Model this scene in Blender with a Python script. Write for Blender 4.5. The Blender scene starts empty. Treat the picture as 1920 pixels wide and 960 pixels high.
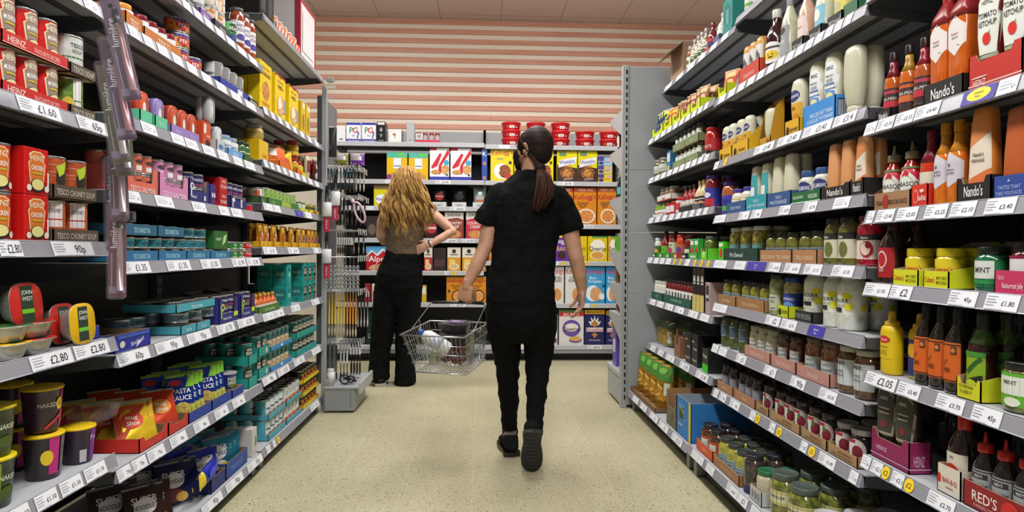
import bpy, bmesh, math, random
from math import pi, sin, cos, radians, sqrt
from mathutils import Matrix, Vector
from mathutils.geometry import tessellate_polygon
random.seed(7)
S = bpy.context.scene
COL = S.collection
# ---------------------------------------------------------------- camera
FPX, EYE = 1175.0, 1.07
K = 1175/1040
cam = bpy.data.cameras.new('camera'); cam.sensor_width = 36.0; cam.lens = FPX*36/1920
camo = bpy.data.objects.new('camera', cam); COL.objects.link(camo)
CM = Matrix.Rotation(-radians(2.825), 4, 'Z') @ Matrix.Rotation(radians(89.513), 4, 'X') @ Matrix.Rotation(radians(.36), 4, 'Z')
CM = Matrix.Translation((0, 0, EYE)) @ CM
camo.matrix_world = CM; cam.clip_start = .05; S.camera = camo
CI = CM.inverted()
def proj(p):
    v = CI @ Vector(p); return 960-FPX*v.x/v.z, 480+FPX*v.y/v.z
def at(px, py, Y):                       # the point at depth Y seen at a pixel of the photograph
    d = CM.to_3x3() @ Vector(((px-960)/FPX, -(py-480)/FPX, -1)); t = Y/d.y
    return Vector((d.x*t, Y, EYE+d.z*t))
def ydep(px, X, z):                      # depth along a shelf edge at x = X where the photograph shows px
    a, b = .3, 10.0
    for _ in range(40):
        m = (a+b)/2
        q = proj((X, m, z))[0]
        if (q < px) == (X < 0): a = m
        else: b = m
    return (a+b)/2
# ---------------------------------------------------------------- world, light, exposure
S.view_settings.view_transform = 'Standard'; S.view_settings.look = 'None'
S.view_settings.exposure = 0.0; S.view_settings.gamma = 1.0; S.view_settings.use_curve_mapping = False
W = bpy.data.worlds.new('world'); S.world = W; W.use_nodes = True
W.node_tree.nodes['Background'].inputs[0].default_value = (.95, .97, 1, 1)
W.node_tree.nodes['Background'].inputs[1].default_value = .13
S.cycles.max_bounces = 5; S.cycles.diffuse_bounces = 3; S.cycles.glossy_bounces = 2; S.cycles.transmission_bounces = 4
S.cycles.transparent_max_bounces = 8; S.cycles.caustics_reflective = False; S.cycles.caustics_refractive = False
S.cycles.sample_clamp_indirect = 3; S.cycles.use_denoising = True
LAMPS = [  # x, y, z, size x, size y, watts, tilt towards the aisle end
    (0.05, 0.9, 3.2, .35, 2.4, 62, 0), (0.05, 3.7, 3.25, .35, 2.0, 54, 0), (0.1, -1.5, 3.2, .5, 1.8, 78, 0),
    (-1.2, 5.0, 3.4, 1.7, .22, 32, 20), (.9, 5.0, 3.4, 1.7, .22, 31, 20), (-3.4, 5.0, 3.4, 1.5, .25, 28, 10), (3.2, 5.0, 3.4, 1.5, .25, 22, 10)]
for i, (x, y, z, sx, sy, w, tl) in enumerate(LAMPS):
    l = bpy.data.lights.new('ceiling_light', 'AREA'); l.shape = 'RECTANGLE'; l.size = sx; l.size_y = sy
    l.energy = w; l.color = (1, .985, .95); l.spread = radians(165)
    o = bpy.data.objects.new('ceiling_light', l); o.location = (x, y, z-.015); o.rotation_euler = (radians(tl), 0, 0); COL.objects.link(o)
for x in (-1.2, .9, 3.2):                # added fill lamps facing up to brighten the ceiling, apart from the fittings
    l = bpy.data.lights.new('added_ceiling_fill', 'AREA'); l.shape = 'RECTANGLE'; l.size = 1.6; l.size_y = .25; l.energy = 14; l.color = (1, .95, .9)
    o = bpy.data.objects.new('added_ceiling_fill', l); o.location = (x, 4.6, 3.1); o.rotation_euler = (pi, 0, 0); COL.objects.link(o)
# ---------------------------------------------------------------- materials
def lin(h):
    c = [int(h[i:i+2], 16)/255 for i in (0, 2, 4)]
    return tuple((x/12.92 if x <= .04045 else ((x+.055)/1.055)**2.4) for x in c)+(1,)
_M = {}
def mat(c, kind='paper', c2=None, sc=60):
    k = (c, kind, c2, sc)
    if k in _M: return _M[k]
    m = bpy.data.materials.new(kind+'_'+c); m.use_nodes = True; _M[k] = m
    n = m.node_tree; p = n.nodes['Principled BSDF']; L = n.links.new
    p.inputs['Base Color'].default_value = lin(c)
    R = {'paper': .55, 'gloss': .28, 'plastic': .35, 'metal': .3, 'glass': .12, 'foil': .3, 'matte': .85, 'skin': .5, 'cloth': .9, 'paint': .42, 'hair': .6, 'film': .15}[kind]
    p.inputs['Roughness'].default_value = R
    if kind in ('metal', 'foil'): p.inputs['Metallic'].default_value = .85 if kind == 'metal' else .5
    if kind == 'glass': p.inputs['Coat Weight'].default_value = .8; p.inputs['Coat Roughness'].default_value = .05
    if kind in ('cloth', 'matte', 'hair'): p.inputs['Specular IOR Level'].default_value = .15
    if kind == 'film':
        p.inputs['Alpha'].default_value = .09
    if kind == 'skin': p.inputs['Subsurface Weight'].default_value = .0
    t = n.nodes.new('ShaderNodeTexCoord'); z = n.nodes.new('ShaderNodeTexNoise')
    z.inputs['Scale'].default_value = sc; z.inputs['Detail'].default_value = 2 if not c2 else 3; L(t.outputs['Object'], z.inputs['Vector'])
    if c2:
        r = n.nodes.new('ShaderNodeValToRGB'); r.color_ramp.elements[0].position = .4; r.color_ramp.elements[1].position = .6
        r.color_ramp.elements[0].color = lin(c); r.color_ramp.elements[1].color = lin(c2)
        L(z.outputs['Fac'], r.inputs['Fac']); L(r.outputs['Color'], p.inputs['Base Color'])
    else:
        q = n.nodes.new('ShaderNodeMapRange'); q.inputs['To Min'].default_value = max(.03, R-.07); q.inputs['To Max'].default_value = R+.08
        L(z.outputs['Fac'], q.inputs['Value']); L(q.outputs['Result'], p.inputs['Roughness'])
    return m
# ---------------------------------------------------------------- text and decals
_T = {}
def textgeo(s, bold=.015):
    k = (s, bold)
    if k in _T: return _T[k]
    c = bpy.data.curves.new('t', 'FONT'); c.body = s; c.size = 1/.72; c.offset = bold; c.resolution_u = 2; c.fill_mode = 'FRONT'
    o = bpy.data.objects.new('t', c); COL.objects.link(o)
    bpy.context.view_layer.update()
    me = bpy.data.meshes.new_from_object(o)
    v = [(a.co.x, a.co.y) for a in me.vertices]; f = [tuple(p.vertices) for p in me.polygons]
    bpy.data.objects.remove(o); bpy.data.curves.remove(c); bpy.data.meshes.remove(me)
    if v:
        x0 = min(a[0] for a in v); x1 = max(a[0] for a in v); w = x1-x0; cx = (x0+x1)/2
        v = [(a[0]-cx, a[1]-.5) for a in v]
    else: w = 0
    _T[k] = (v, f, w); return _T[k]
def clipx(poly, x0, x1):
    for s, lim in ((1, x0), (-1, x1)):
        out = []
        for i in range(len(poly)):
            a, b = poly[i-1], poly[i]
            ia, ib = (a[0]-lim)*s >= 0, (b[0]-lim)*s >= 0
            if ia != ib:
                t = (lim-a[0])/(b[0]-a[0]); out.append((lim, a[1]+t*(b[1]-a[1])))
            if ib: out.append(b)
        poly = out
        if not poly: return []
    return poly
class MB:
    def __init__(s): s.v = []; s.f = []; s.m = []; s.sm = []; s.ms = []
    def mi(s, m):
        if m not in s.ms: s.ms.append(m)
        return s.ms.index(m)
    def add(s, v, f, m, smooth=False, M=None):
        b = len(s.v); i = s.mi(m)
        if M is not None: v = [tuple(M @ Vector(q)) for q in v]
        s.v += v
        for q in f: s.f.append(tuple(a+b for a in q)); s.m.append(i); s.sm.append(smooth)
    def box(s, x0, y0, z0, x1, y1, z1, m, M=None):
        v = [(x, y, z) for z in (z0, z1) for y in (y0, y1) for x in (x0, x1)]
        s.add(v, [(0, 2, 3, 1), (4, 5, 7, 6), (0, 1, 5, 4), (2, 6, 7, 3), (0, 4, 6, 2), (1, 3, 7, 5)], m, False, M)
    def cbox(s, x0, y0, z0, x1, y1, z1, m, r=.002, M=None, seg=1):
        b = bmesh.new(); bmesh.ops.create_cube(b, size=1)
        for q in b.verts: q.co = Vector(((x0+x1)/2+q.co.x*(x1-x0), (y0+y1)/2+q.co.y*(y1-y0), (z0+z1)/2+q.co.z*(z1-z0)))
        bmesh.ops.bevel(b, geom=b.edges[:], offset=r, segments=seg, affect='EDGES', profile=.5)
        b.verts.index_update()
        s.add([tuple(q.co) for q in b.verts], [tuple(q.index for q in f.verts) for f in b.faces], m, seg > 1, M); b.free()
    def lathe(s, prof, m, seg=18, cx=0, cy=0, sx=1, sy=1, n=2, M=None, smooth=True):
        v = []; f = []
        for r, z in prof:
            for i in range(seg):
                a = 2*pi*(i+.5)/seg; c, d = cos(a), sin(a)
                if n != 2: c, d = math.copysign(abs(c)**(2/n), c), math.copysign(abs(d)**(2/n), d)
                v.append((cx+r*sx*c, cy+r*sy*d, z))
        for k in range(len(prof)-1):
            for i in range(seg):
                j = (i+1) % seg; f.append((k*seg+i, k*seg+j, (k+1)*seg+j, (k+1)*seg+i))
        if prof[0][0] > 1e-5: f.append(tuple(range(seg))[::-1])
        if prof[-1][0] > 1e-5: f.append(tuple(range((len(prof)-1)*seg, len(prof)*seg)))
        s.add(v, f, m, smooth, M)
    def tube(s, pts, r, m, seg=6, closed=False):
        pts = [Vector(p) for p in pts]; n = len(pts); v = []; f = []
        rs = r if isinstance(r, (list, tuple)) else [r]*n
        up = None
        for i, p in enumerate(pts):
            a = pts[i-1] if (i or closed) else p; b = pts[(i+1) % n] if (i < n-1 or closed) else p
            d = (b-a).normalized() if (b-a).length > 1e-9 else Vector((0, 0, 1))
            if up is None: up = Vector((0, 0, 1)) if abs(d.z) < .9 else Vector((1, 0, 0))
            x = d.cross(up)
            if x.length < 1e-4: x = d.orthogonal()
            x.normalize(); y = x.cross(d).normalized(); up = y
            for k in range(seg):
                t = 2*pi*k/seg; v.append(tuple(p+(x*cos(t)+y*sin(t))*rs[i]))
        for i in range(n if closed else n-1):
            j = (i+1) % n
            for k in range(seg):
                l = (k+1) % seg; f.append((i*seg+k, j*seg+k, j*seg+l, i*seg+l))
        if not closed: f.append(tuple(range(seg))[::-1]); f.append(tuple(range((n-1)*seg, n*seg)))
        s.add(v, f, m, True)
    def poly(s, tris2d, m, fn, lay, dw=None):
        v = []; f = []
        for t in tris2d:
            ps = [t]
            if dw:
                a = min(q[0] for q in t); b = max(q[0] for q in t); ps = []
                k = math.floor(a/dw)
                while k*dw < b-1e-9:
                    c = clipx(list(t), k*dw, (k+1)*dw)
                    if len(c) > 2: ps.append(c)
                    k += 1
            for q in ps:
                i = len(v); v += [fn(a, b, lay) for a, b in q]; f.append(tuple(range(i, i+len(q))))
        s.add(v, f, m, False)
    def decals(s, D, fn, dw=None, base=1):
        """D: ('r',x0,z0,x1,z1,col) ('e',cx,cz,rx,rz,col) ('p',[pts],col) ('t',text,cx,cz,h,col[,maxw[,rot]])"""
        for k, d in enumerate(D):
            lay = base+k; t = d[0]
            if t == 't':
                txt, cx, cz, h, c = d[1:6]
                v, f, w = textgeo(txt)
                if not w: continue
                sc = min(1, d[6]/(w*h)) if len(d) > 6 and d[6] else 1
                ro = d[7] if len(d) > 7 else 0; cr, sr = cos(ro), sin(ro)
                P = [(a[0]*h*sc, a[1]*h) for a in v]
                P = [(cx+a*cr-b*sr, cz+a*sr+b*cr) for a, b in P]
                s.add([fn(a, b, lay) for a, b in P], f, mat(c, 'paper'))
                continue
            if t == 'r': P = [(d[1], d[2]), (d[3], d[2]), (d[3], d[4]), (d[1], d[4])]; c = d[5]
            elif t == 'e': P = [(d[1]+d[3]*cos(i*pi/8), d[2]+d[4]*sin(i*pi/8)) for i in range(16)]; c = d[5]
            else: P = d[1]; c = d[2]
            c2 = None
            if '/' in c: c, c2 = c.split('/')
            tr = tessellate_polygon([[Vector((a, b, 0)) for a, b in P]])
            T = []
            for q in tr:
                t3 = [P[i] for i in q]
                ar = (t3[1][0]-t3[0][0])*(t3[2][1]-t3[0][1])-(t3[2][0]-t3[0][0])*(t3[1][1]-t3[0][1])
                T.append(t3 if ar > 0 else t3[::-1])
            s.poly(T, mat(c, 'paper', c2, 90 if c2 else 60), fn, lay, dw)
    def mesh(s, name):
        me = bpy.data.meshes.new(name); me.from_pydata(s.v, [], s.f)
        for m in s.ms: me.materials.append(m)
        me.polygons.foreach_set('material_index', s.m); me.polygons.foreach_set('use_smooth', s.sm); me.update()
        return me
EPS = .00035
def flatfn(y): return lambda u, z, l: (u, y-EPS*l, z)
def cylfn(R, sx=1, sy=1): return lambda u, z, l: ((R+EPS*l)*sx*sin(u/R), -(R+EPS*l)*sy*cos(u/R), z)
def scl(D, w, h):                        # decals given in fractions of a front w by h
    o = []
    for d in D:
        if d[0] == 'r': o.append(('r', d[1]*w, d[2]*h, d[3]*w, d[4]*h, d[5]))
        elif d[0] == 'e': o.append(('e', d[1]*w, d[2]*h, d[3]*w, d[4]*h, d[5]))
        elif d[0] == 'p': o.append(('p', [(a*w, b*h) for a, b in d[1]], d[2]))
        else: o.append(('t', d[1], d[2]*w, d[3]*h, d[4]*h, d[5], (d[6] if len(d) > 6 and d[6] else .94)*w)+tuple(d[7:8]))
    return o
# ---------------------------------------------------------------- objects
def put(name, me, parent=None, **k):
    o = bpy.data.objects.new(name, me); COL.objects.link(o)
    if parent: o.parent = parent
    for a, b in k.items():
        if b: o[a] = b
    return o
def struct(name, mb):
    return put(name, mb.mesh(name), kind='structure')
class Proto:                             # a kind of thing: name, category, its own mesh or None, parts (name, mesh, subparts)
    def __init__(s, name, cat, w, d, h, own=None, parts=()):
        s.name, s.cat, s.w, s.d, s.h, s.own, s.parts, s.n = name, cat, w, d, h, own, list(parts), 2
    def place(s, loc, rz=0, label='', group=None, tilt=None, sc=1):
        o = put(s.name, s.own, None, label=label, category=s.cat, group=group)
        o.location = loc; o.rotation_euler = (tilt or 0, 0, rz) if not isinstance(tilt, tuple) else (tilt[0], tilt[1], rz)
        if sc != 1: o.scale = (sc,)*3 if not isinstance(sc, tuple) else sc
        for p in s.parts:
            c = put(p[0], p[1], o)
            for q in (p[2] if len(p) > 2 else ()): put(q[0], q[1], c)
        return o
def ordw(i): return ['first', 'second', 'third', 'fourth', 'fifth', 'sixth', 'seventh', 'eighth', 'ninth', 'tenth', 'eleventh', 'twelfth', 'thirteenth', 'fourteenth', 'fifteenth', 'sixteenth'][i]
# ================================================================ room shell
def nodes(name):
    m = bpy.data.materials.new(name); m.use_nodes = True; return m, m.node_tree, m.node_tree.nodes['Principled BSDF'], m.node_tree.links.new
m, nt, pb, L = nodes('speckled_vinyl'); N = nt.nodes.new
tc = N('ShaderNodeTexCoord'); sep = N('ShaderNodeSeparateXYZ'); L(tc.outputs['Object'], sep.inputs[0])
n1 = N('ShaderNodeTexNoise'); n1.inputs['Scale'].default_value = 1.6; n1.inputs['Detail'].default_value = 6; L(tc.outputs['Object'], n1.inputs['Vector'])
r1 = N('ShaderNodeValToRGB'); r1.color_ramp.elements[0].position = .3; r1.color_ramp.elements[1].position = .7
r1.color_ramp.elements[0].color = lin('afa98c'); r1.color_ramp.elements[1].color = lin('c2bc9d'); L(n1.outputs['Fac'], r1.inputs['Fac'])
cur = r1.outputs['Color']
for sc, th, cc, sd, st in ((58, .23, '4c4536', 0, 1.6), (88, .25, '857a5b', 3, 1.4), (55, .2, 'd2ccae', 7, 1.2), (150, .26, '958c6e', 11, 1.3), (42, .11, '74452e', 5, 1.4)):
    mp = N('ShaderNodeMapping'); mp.inputs['Location'].default_value = (sd, sd*.7, 0); mp.inputs['Scale'].default_value = (1, st, 1); mp.inputs['Rotation'].default_value = (0, 0, sd)
    L(tc.outputs['Object'], mp.inputs['Vector'])
    v = N('ShaderNodeTexVoronoi'); v.inputs['Scale'].default_value = sc; L(mp.outputs[0], v.inputs['Vector'])
    wn = N('ShaderNodeTexWhiteNoise'); L(v.outputs['Color'], wn.inputs['Vector'])
    g = N('ShaderNodeMath'); g.operation = 'GREATER_THAN'; g.inputs[1].default_value = .55; L(wn.outputs['Value'], g.inputs[0])
    lt = N('ShaderNodeMath'); lt.operation = 'LESS_THAN'; lt.inputs[1].default_value = th; L(v.outputs['Distance'], lt.inputs[0])
    mu = N('ShaderNodeMath'); mu.operation = 'MULTIPLY'; L(g.outputs[0], mu.inputs[0]); L(lt.outputs[0], mu.inputs[1])
    mx = N('ShaderNodeMixRGB'); L(mu.outputs[0], mx.inputs['Fac']); L(cur, mx.inputs['Color1']); mx.inputs['Color2'].default_value = lin(cc); cur = mx.outputs['Color']
# welded joints between the vinyl tiles
def joint(ax, off, sp, wid, col):
    global cur
    a = N('ShaderNodeMath'); a.operation = 'ADD'; a.inputs[1].default_value = -off+50*sp+sp/2; L(sep.outputs[ax], a.inputs[0])
    b = N('ShaderNodeMath'); b.operation = 'MODULO'; b.inputs[1].default_value = sp; L(a.outputs[0], b.inputs[0])
    c = N('ShaderNodeMath'); c.operation = 'COMPARE'; c.inputs[1].default_value = sp/2; c.inputs[2].default_value = wid; L(b.outputs[0], c.inputs[0])
    x = N('ShaderNodeMixRGB'); L(c.outputs[0], x.inputs['Fac']); L(cur, x.inputs['Color1']); x.inputs['Color2'].default_value = lin(col); cur = x.outputs['Color']
joint('X', .2805, .314, .0007, 'cfc9ac'); joint('Y', 1.9, .628, .0007, '9c9478')
L(cur, pb.inputs['Base Color'])
rr = N('ShaderNodeMapRange'); rr.inputs['To Min'].default_value = .3; rr.inputs['To Max'].default_value = .5; L(n1.outputs['Fac'], rr.inputs['Value']); L(rr.outputs[0], pb.inputs['Roughness'])
FLOORM = m
b = MB(); b.box(-6, -4, -.05, 6, 6.9, 0, FLOORM); struct('floor', b)
m, nt, pb, L = nodes('ceiling_tile'); N = nt.nodes.new
tc = N('ShaderNodeTexCoord'); mp = N('ShaderNodeMapping'); mp.inputs['Location'].default_value = (1.077+6.35, .43, 0); L(tc.outputs['Object'], mp.inputs[0])
br = N('ShaderNodeTexBrick'); br.offset = 0; br.inputs['Scale'].default_value = 1; br.inputs['Brick Width'].default_value = .635; br.inputs['Row Height'].default_value = .635
br.inputs['Mortar Size'].default_value = .007; br.inputs['Mortar Smooth'].default_value = .3
br.inputs['Color1'].default_value = lin('ddd0c6'); br.inputs['Color2'].default_value = lin('d8cbc1'); br.inputs['Mortar'].default_value = lin('b8aaa0')
L(mp.outputs[0], br.inputs['Vector']); L(br.outputs['Color'], pb.inputs['Base Color']); pb.inputs['Roughness'].default_value = .9
b = MB(); b.box(-6, -4, 3.52, 6, 6.9, 3.6, m); struct('ceiling', b)
b = MB(); b.box(-6, 6.7, 0, 6, 6.9, 3.52, mat('efe4d0', 'paint')); struct('wall_back', b)
m, nt, pb, L = nodes('salmon_boards'); N = nt.nodes.new
tc = N('ShaderNodeTexCoord'); mp = N('ShaderNodeMapping'); mp.inputs['Scale'].default_value = (.8, 3, 14); L(tc.outputs['Object'], mp.inputs[0])
nz = N('ShaderNodeTexNoise'); nz.inputs['Scale'].default_value = 2; nz.inputs['Detail'].default_value = 4; L(mp.outputs[0], nz.inputs['Vector'])
rp = N('ShaderNodeValToRGB'); rp.color_ramp.elements[0].color = lin('cf8f77'); rp.color_ramp.elements[1].color = lin('e0a68e'); rp.color_ramp.elements[0].position = .3; rp.color_ramp.elements[1].position = .7
L(nz.outputs['Fac'], rp.inputs['Fac']); L(rp.outputs[0], pb.inputs['Base Color']); pb.inputs['Roughness'].default_value = .5
SAL = m
b = MB(); z = 3.515; k = 0
while z > 2.0:
    xs = [-6, -1.15-(k*.73) % 1.4, .9-(k*.41) % 1.1, 2.9+(k*.5) % .8, 6]
    for a, c in zip(xs[:-1], xs[1:]): b.cbox(a+.0008, 6.69+((k*7+int(a*9)) % 3)*.0008, z-.054, c-.0008, 6.702, z, SAL, .0015)
    z -= .1005; k += 1
struct('trim_1', b)
LM = bpy.data.materials.new('lamp_glow'); LM.use_nodes = True
p = LM.node_tree.nodes['Principled BSDF']; p.inputs['Emission Color'].default_value = (1, .98, .94, 1); p.inputs['Emission Strength'].default_value = 4
for i, (x, y, z, sx, sy, w, tl) in enumerate(LAMPS):
    t = put('ceiling_luminaire', None, None, label='long white ceiling light fitting, number %s along the ceiling' % ordw(i), category='ceiling light', group='ceiling lights over the aisles'); t.location = (x, y, z)
    b = MB(); b.cbox(-sx/2-.04, -sy/2-.04, .0, sx/2+.04, sy/2+.04, .07, mat('d8d8d8', 'paint'), .01); put('housing', b.mesh('housing'), t)
    for q in (-1, 1):
        b = MB(); b.tube([(0, q*sy*.35, .06), (0, q*sy*.35, 3.52-z)], .004, mat('9a9a9a', 'metal')); put('hanger', b.mesh('hanger'), t)
# ================================================================ shelving
GREY = mat('8d8e96', 'paint'); LIPM = mat('8f8f9a', 'gloss'); TOPM = mat('b4b6bc', 'paint'); DARK = mat('222325', 'paint'); PANEL = mat('a2a6ab', 'paint'); RIB_SHADE = mat('4c4e53', 'paint'); BLACK = mat('060606', 'matte')  # ribs and brackets: shelf grey darkened, underside shade put into the colour
WHT = mat('e6e8f0', 'paper'); INK = '30323c'
def onx(s): return (lambda x, y, z: (s*x, y, z))
LIPX = {'L': 1.04, 'R': 1.12}
def pricemesh(txt, w, big):
    """paper price ticket lying on the sloping rail; origin at its middle, front faces -Y"""
    b = MB(); h = .037
    fn = flatfn(0)
    D = [('r', -w/2, -h/2, w/2, h/2, 'e6e8f0')]
    if txt == 'Y': D = [('e', 0, 0, min(w/2, h*.55), h/2, 'f2cf28'), ('t', '£2', 0, 0, .014, '6a5a10')]
    elif txt == 'C': D = [('r', -w/2, -h/2, w/2, h/2, '4038a0'), ('e', 0, .002, w*.36, h*.42, 'ecd82c'), ('t', 'Clubcard', 0, .006, .0055, '4a4210', w*.6), ('t', 'Price', 0, -.003, .0055, '4a4210', w*.5)]
    elif txt == 'P': D = [('r', -w/2, -h/2, w/2, h/2, '4038a0'), ('t', 'Clubcard', 0, .005, .006, 'e8e8f8'), ('t', 'Price', 0, -.007, .006, 'e8e8f8')]
    elif txt:
        th = .021 if big else .011
        D += [('t', txt, w*.16 if big else w*.2, 0 if big else -.002, th, INK, w*.6)]
        for k in range(4): D.append(('r', -w*.46, h*(.3-.17*k), -w*(.2 if big else .12)-(k % 2)*.006, h*(.3-.17*k)+.0016, 'a9acba'))
        D.append(('r', -w*.46, -h*.44, w*.1, -h*.44+.0012, 'b4b7c4'))
    else:
        for k in range(3): D.append(('r', -w*.4, h*(.25-.2*k), w*(.1+.1*(k % 2)), h*(.25-.2*k)+.0015, 'b4b7c4'))
        D.append(('t', '£1', w*.3, -.004, .008, '70727c', w*.25))
    b.decals(D, fn, base=0)
    return b.mesh('price_label')
_PM = {}
BAYS = {}
def bay(side, key, y0, y1, shelves, desc, labels, back=None, top=2.3, base=None):
    s = -1 if side == 'L' else 1; y0 *= K; y1 *= K
    BX = (1.56 if side == 'L' else 1.64); lx = LIPX[side]
    t = put('shelving_bay', None, None, label=desc, category='shelving')
    t.location = (s*BX, (y0+y1)/2, 0); O = Vector(t.location)
    def fin(b, name, par=t):
        b.v = [(x-O.x, y-O.y, z) for x, y, z in b.v]; return put(name, b.mesh(name), par)
    b = MB(); b.box(*sorted_box(s*BX, y0+.01, .1, s*(BX+.015), y1-.01, top), DARK)
    fin(b, 'back_panel')
    for yy in (y0, y1):
        b = MB(); yy = yy+(.012 if yy == y0 else -.012)
        b.cbox(*sorted_box(s*(BX-.03), yy-.011, .02, s*(BX+.03), yy+.011, top), GREY, .002)
        for k in range(int((top-.1)/.05)): b.box(*sorted_box(s*(BX-.0306), yy-.003, .08+k*.05, s*(BX-.029), yy+.003, .105+k*.05), BLACK)
        fin(b, 'upright')
    for i, sh in enumerate(shelves):
        z = sh[0]; X = sh[1] if len(sh) > 1 else lx; isb = i == len(shelves)-1
        b = MB(); a0, a1 = y0+.002, y1-.002
        # plate, folded front, end brackets
        b.box(*sorted_box(s*(X+.012), a0, z+.031, s*BX, a1, z+.034), TOPM)
        pr = [(X+.013, z+.036), (X+.002, z+.0015), (X, z-.001), (X+.016, z-.001), (X+.02, z+.031)]
        v = [(s*x, a0, q) for x, q in pr]+[(s*x, a1, q) for x, q in pr]
        n = len(pr); f = [(k, (k+1) % n, (k+1) % n+n, k+n) for k in range(n)]+[tuple(range(n)), tuple(range(n, 2*n))]
        b.add(v, f, LIPM)
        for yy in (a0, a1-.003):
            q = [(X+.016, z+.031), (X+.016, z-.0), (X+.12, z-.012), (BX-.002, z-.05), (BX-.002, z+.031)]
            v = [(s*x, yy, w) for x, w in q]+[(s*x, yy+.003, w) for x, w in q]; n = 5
            b.add(v, [(k, (k+1) % n, (k+1) % n+n, k+n) for k in range(n)]+[tuple(range(n)), tuple(range(n, 2*n))], RIB_SHADE)
        for k in range(1, 4): b.box(*sorted_box(s*(X+.03), a0+.004, z+.016, s*(X+.03+.0), a1-.004, z+.031), GREY) if 0 else b.box(*sorted_box(s*(X+.1*k), a0+.004, z+.02, s*(X+.1*k+.012), a1-.004, z+.031), RIB_SHADE)
        if isb:
            b.box(*sorted_box(s*(X+.07), a0, .0, s*(X+.09), a1, z), mat('3c3d42', 'paint'))
            for yy in (a0+.03, a1-.07): b.box(*sorted_box(s*(X+.03), yy, .005, s*(X+.07), yy+.04, z), GREY)
        so = fin(b, 'shelf' if not isb else 'base_shelf')
        BAYS[(key, i)] = (s, X, z+.0345, y0, y1, z)
        b = MB(); b.tube([(s*(X+.0135), a0, z+.037), (s*(X+.0135), a1, z+.037)], .0016, mat('a8a8b2', 'gloss'), 5); fin(b, 'price_rail', so)
        # tickets
        ang = math.atan2(.011, .0345)
        for lb in labels.get(i, '').split():
            big = lb.startswith('!'); lb = lb.lstrip('!'); pq, _, tx = lb.partition(':'); p0, p1 = (float(q) for q in pq.split('-'))
            ya, yb = ydep(p0, s*X, z+.02), ydep(p1, s*X, z+.02); w = max(.02, abs(ya-yb)); w = round(min(w, .2)/.004)*.004; yc = (ya+yb)/2
            if yc < y0+w/2: yc = y0+w/2+.001
            if yc > y1-w/2: yc = y1-w/2-.001
            k = (tx, w, big)
            if k not in _PM: _PM[k] = pricemesh(tx, w, big)
            o = put('price_label' if tx != 'Y' else 'price_sticker', _PM[k], so)
            o.location = (s*(X+.0067)-O.x-s*.0012, yc-O.y, z+.0187)
            o.rotation_euler = (Matrix.Rotation(s*-pi/2, 4, 'Z') @ Matrix.Rotation(-ang, 4, 'X')).to_euler()
    return t
def sorted_box(x0, y0, z0, x1, y1, z1): return min(x0, x1), min(y0, y1), min(z0, z1), max(x0, x1), max(y0, y1), max(z0, z1)
def auto(p0, p1, n, txt='', w=.6):
    o = []
    for i in range(n):
        a = p0+(p1-p0)*i/n; o.append('%.1f-%.1f:%s' % (a, a+(p1-p0)/n*w, txt))
    return ' '.join(o)
bay('L', 'L1', .6, 1.645, [(2.04,), (1.70,), (1.38,), (1.049,), (.778,), (.443,), (.06,)], 'grey shelving bay nearest on the left holding soup cans and tuna pots', {
    1: '160-190:£1', 2: '!38-118:£1.60 !150-203:65p', 3: '!2-46:£2.80 !103-178:90p', 4: '!62-140:£2.80 !144-208:£2.80', 5: '20-60:£1.10 72-112:£1.10 118-158:£1.10 164-202:£1.10'})
bay('L', 'L2', 1.645, 2.715, [(1.912,), (1.70,), (1.428,), (1.206,), (.993,), (.725,), (.389,), (.055,)], 'grey shelving bay, middle left, holding tuna trays and packet sauces', {
    0: auto(345, 490, 7, '', .75), 1: auto(245, 490, 9, '', .7), 2: '269-297: 325-349: 351-374: 383-406: 412-431: 440-457: 462-480:',
    3: '237-267: 295-328: 364-389: 414-432: 437-457:', 4: '!232-285:£1.35 !316-360:£1.35 !380-416:£1.35 !438-463:£1.90 !465-489:£1.90',
    5: '212-224: !226-283:60p !296-345:95p !355-398:95p !410-442:£1.70 !448-480:£1.70', 6: '216-246:75p 249-278:75p 281-312:75p 323-353:30p 367-394:30p 406-430:30p 439-461:85p',
    7: '!382-419:90p !427-458:90p !467-494:55p'})
bay('L', 'L3', 2.715, 3.73, [(2.168,), (1.720,), (1.467,), (1.258,), (1.044,), (.719,), (.406,), (.062,)], 'grey shelving bay at the far left holding fajita kits and turquoise bean packs', {
    1: auto(497, 606, 8, '', .5), 2: auto(497, 604, 9, '', .6), 3: '495-512:£1 514-528:£1 556-570:P 574-586:', 4: '!492-517:£1.10 !542-562:£1.10 !589-604:£1',
    5: '493-513:£1.15 515-534:£2.8 548-564:£3.15 586-600:£2', 6: '!487-512:90p !523-544:£1.05 !553-573:£1.2 586-603:', 7: '502-509: 514-519: 520-528:Y 584-600:95p'})
bay('R', 'R1', 2.652, 3.735, [(2.14, 1.22), (1.785,), (1.524,), (1.257,), (.993,), (.72,), (.418,), (.09, 1.0)], 'grey shelving bay at the far right holding chutneys, pasta and boxed goods', {
    0: auto(1245, 1372, 6, '', .6), 1: auto(1215, 1330, 10, '', .65), 2: auto(1215, 1330, 10, '', .7), 3: auto(1215, 1330, 9, '', .6),
    4: '1213-1221: 1225-1233: 1236-1244: 1247-1256: 1260-1266:Y 1271-1277:Y 1283-1291: 1297-1305:Y 1309-1317:Y 1321-1331:Y', 5: '1217-1227:90p 1230-1242:90p 1246-1260:90p 1264-1280:90p !1289-1306:£1 1311-1327:',
    6: '!1218-1227:£1 !1232-1242:£1 !1247-1262:£1 !1273-1290:£1.45 !1303-1325:£1.45', 7: '1185-1195: !1199-1210:£1 !1217-1231:£1 !1234-1250:£1 !1258-1276:£2.15'})
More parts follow.
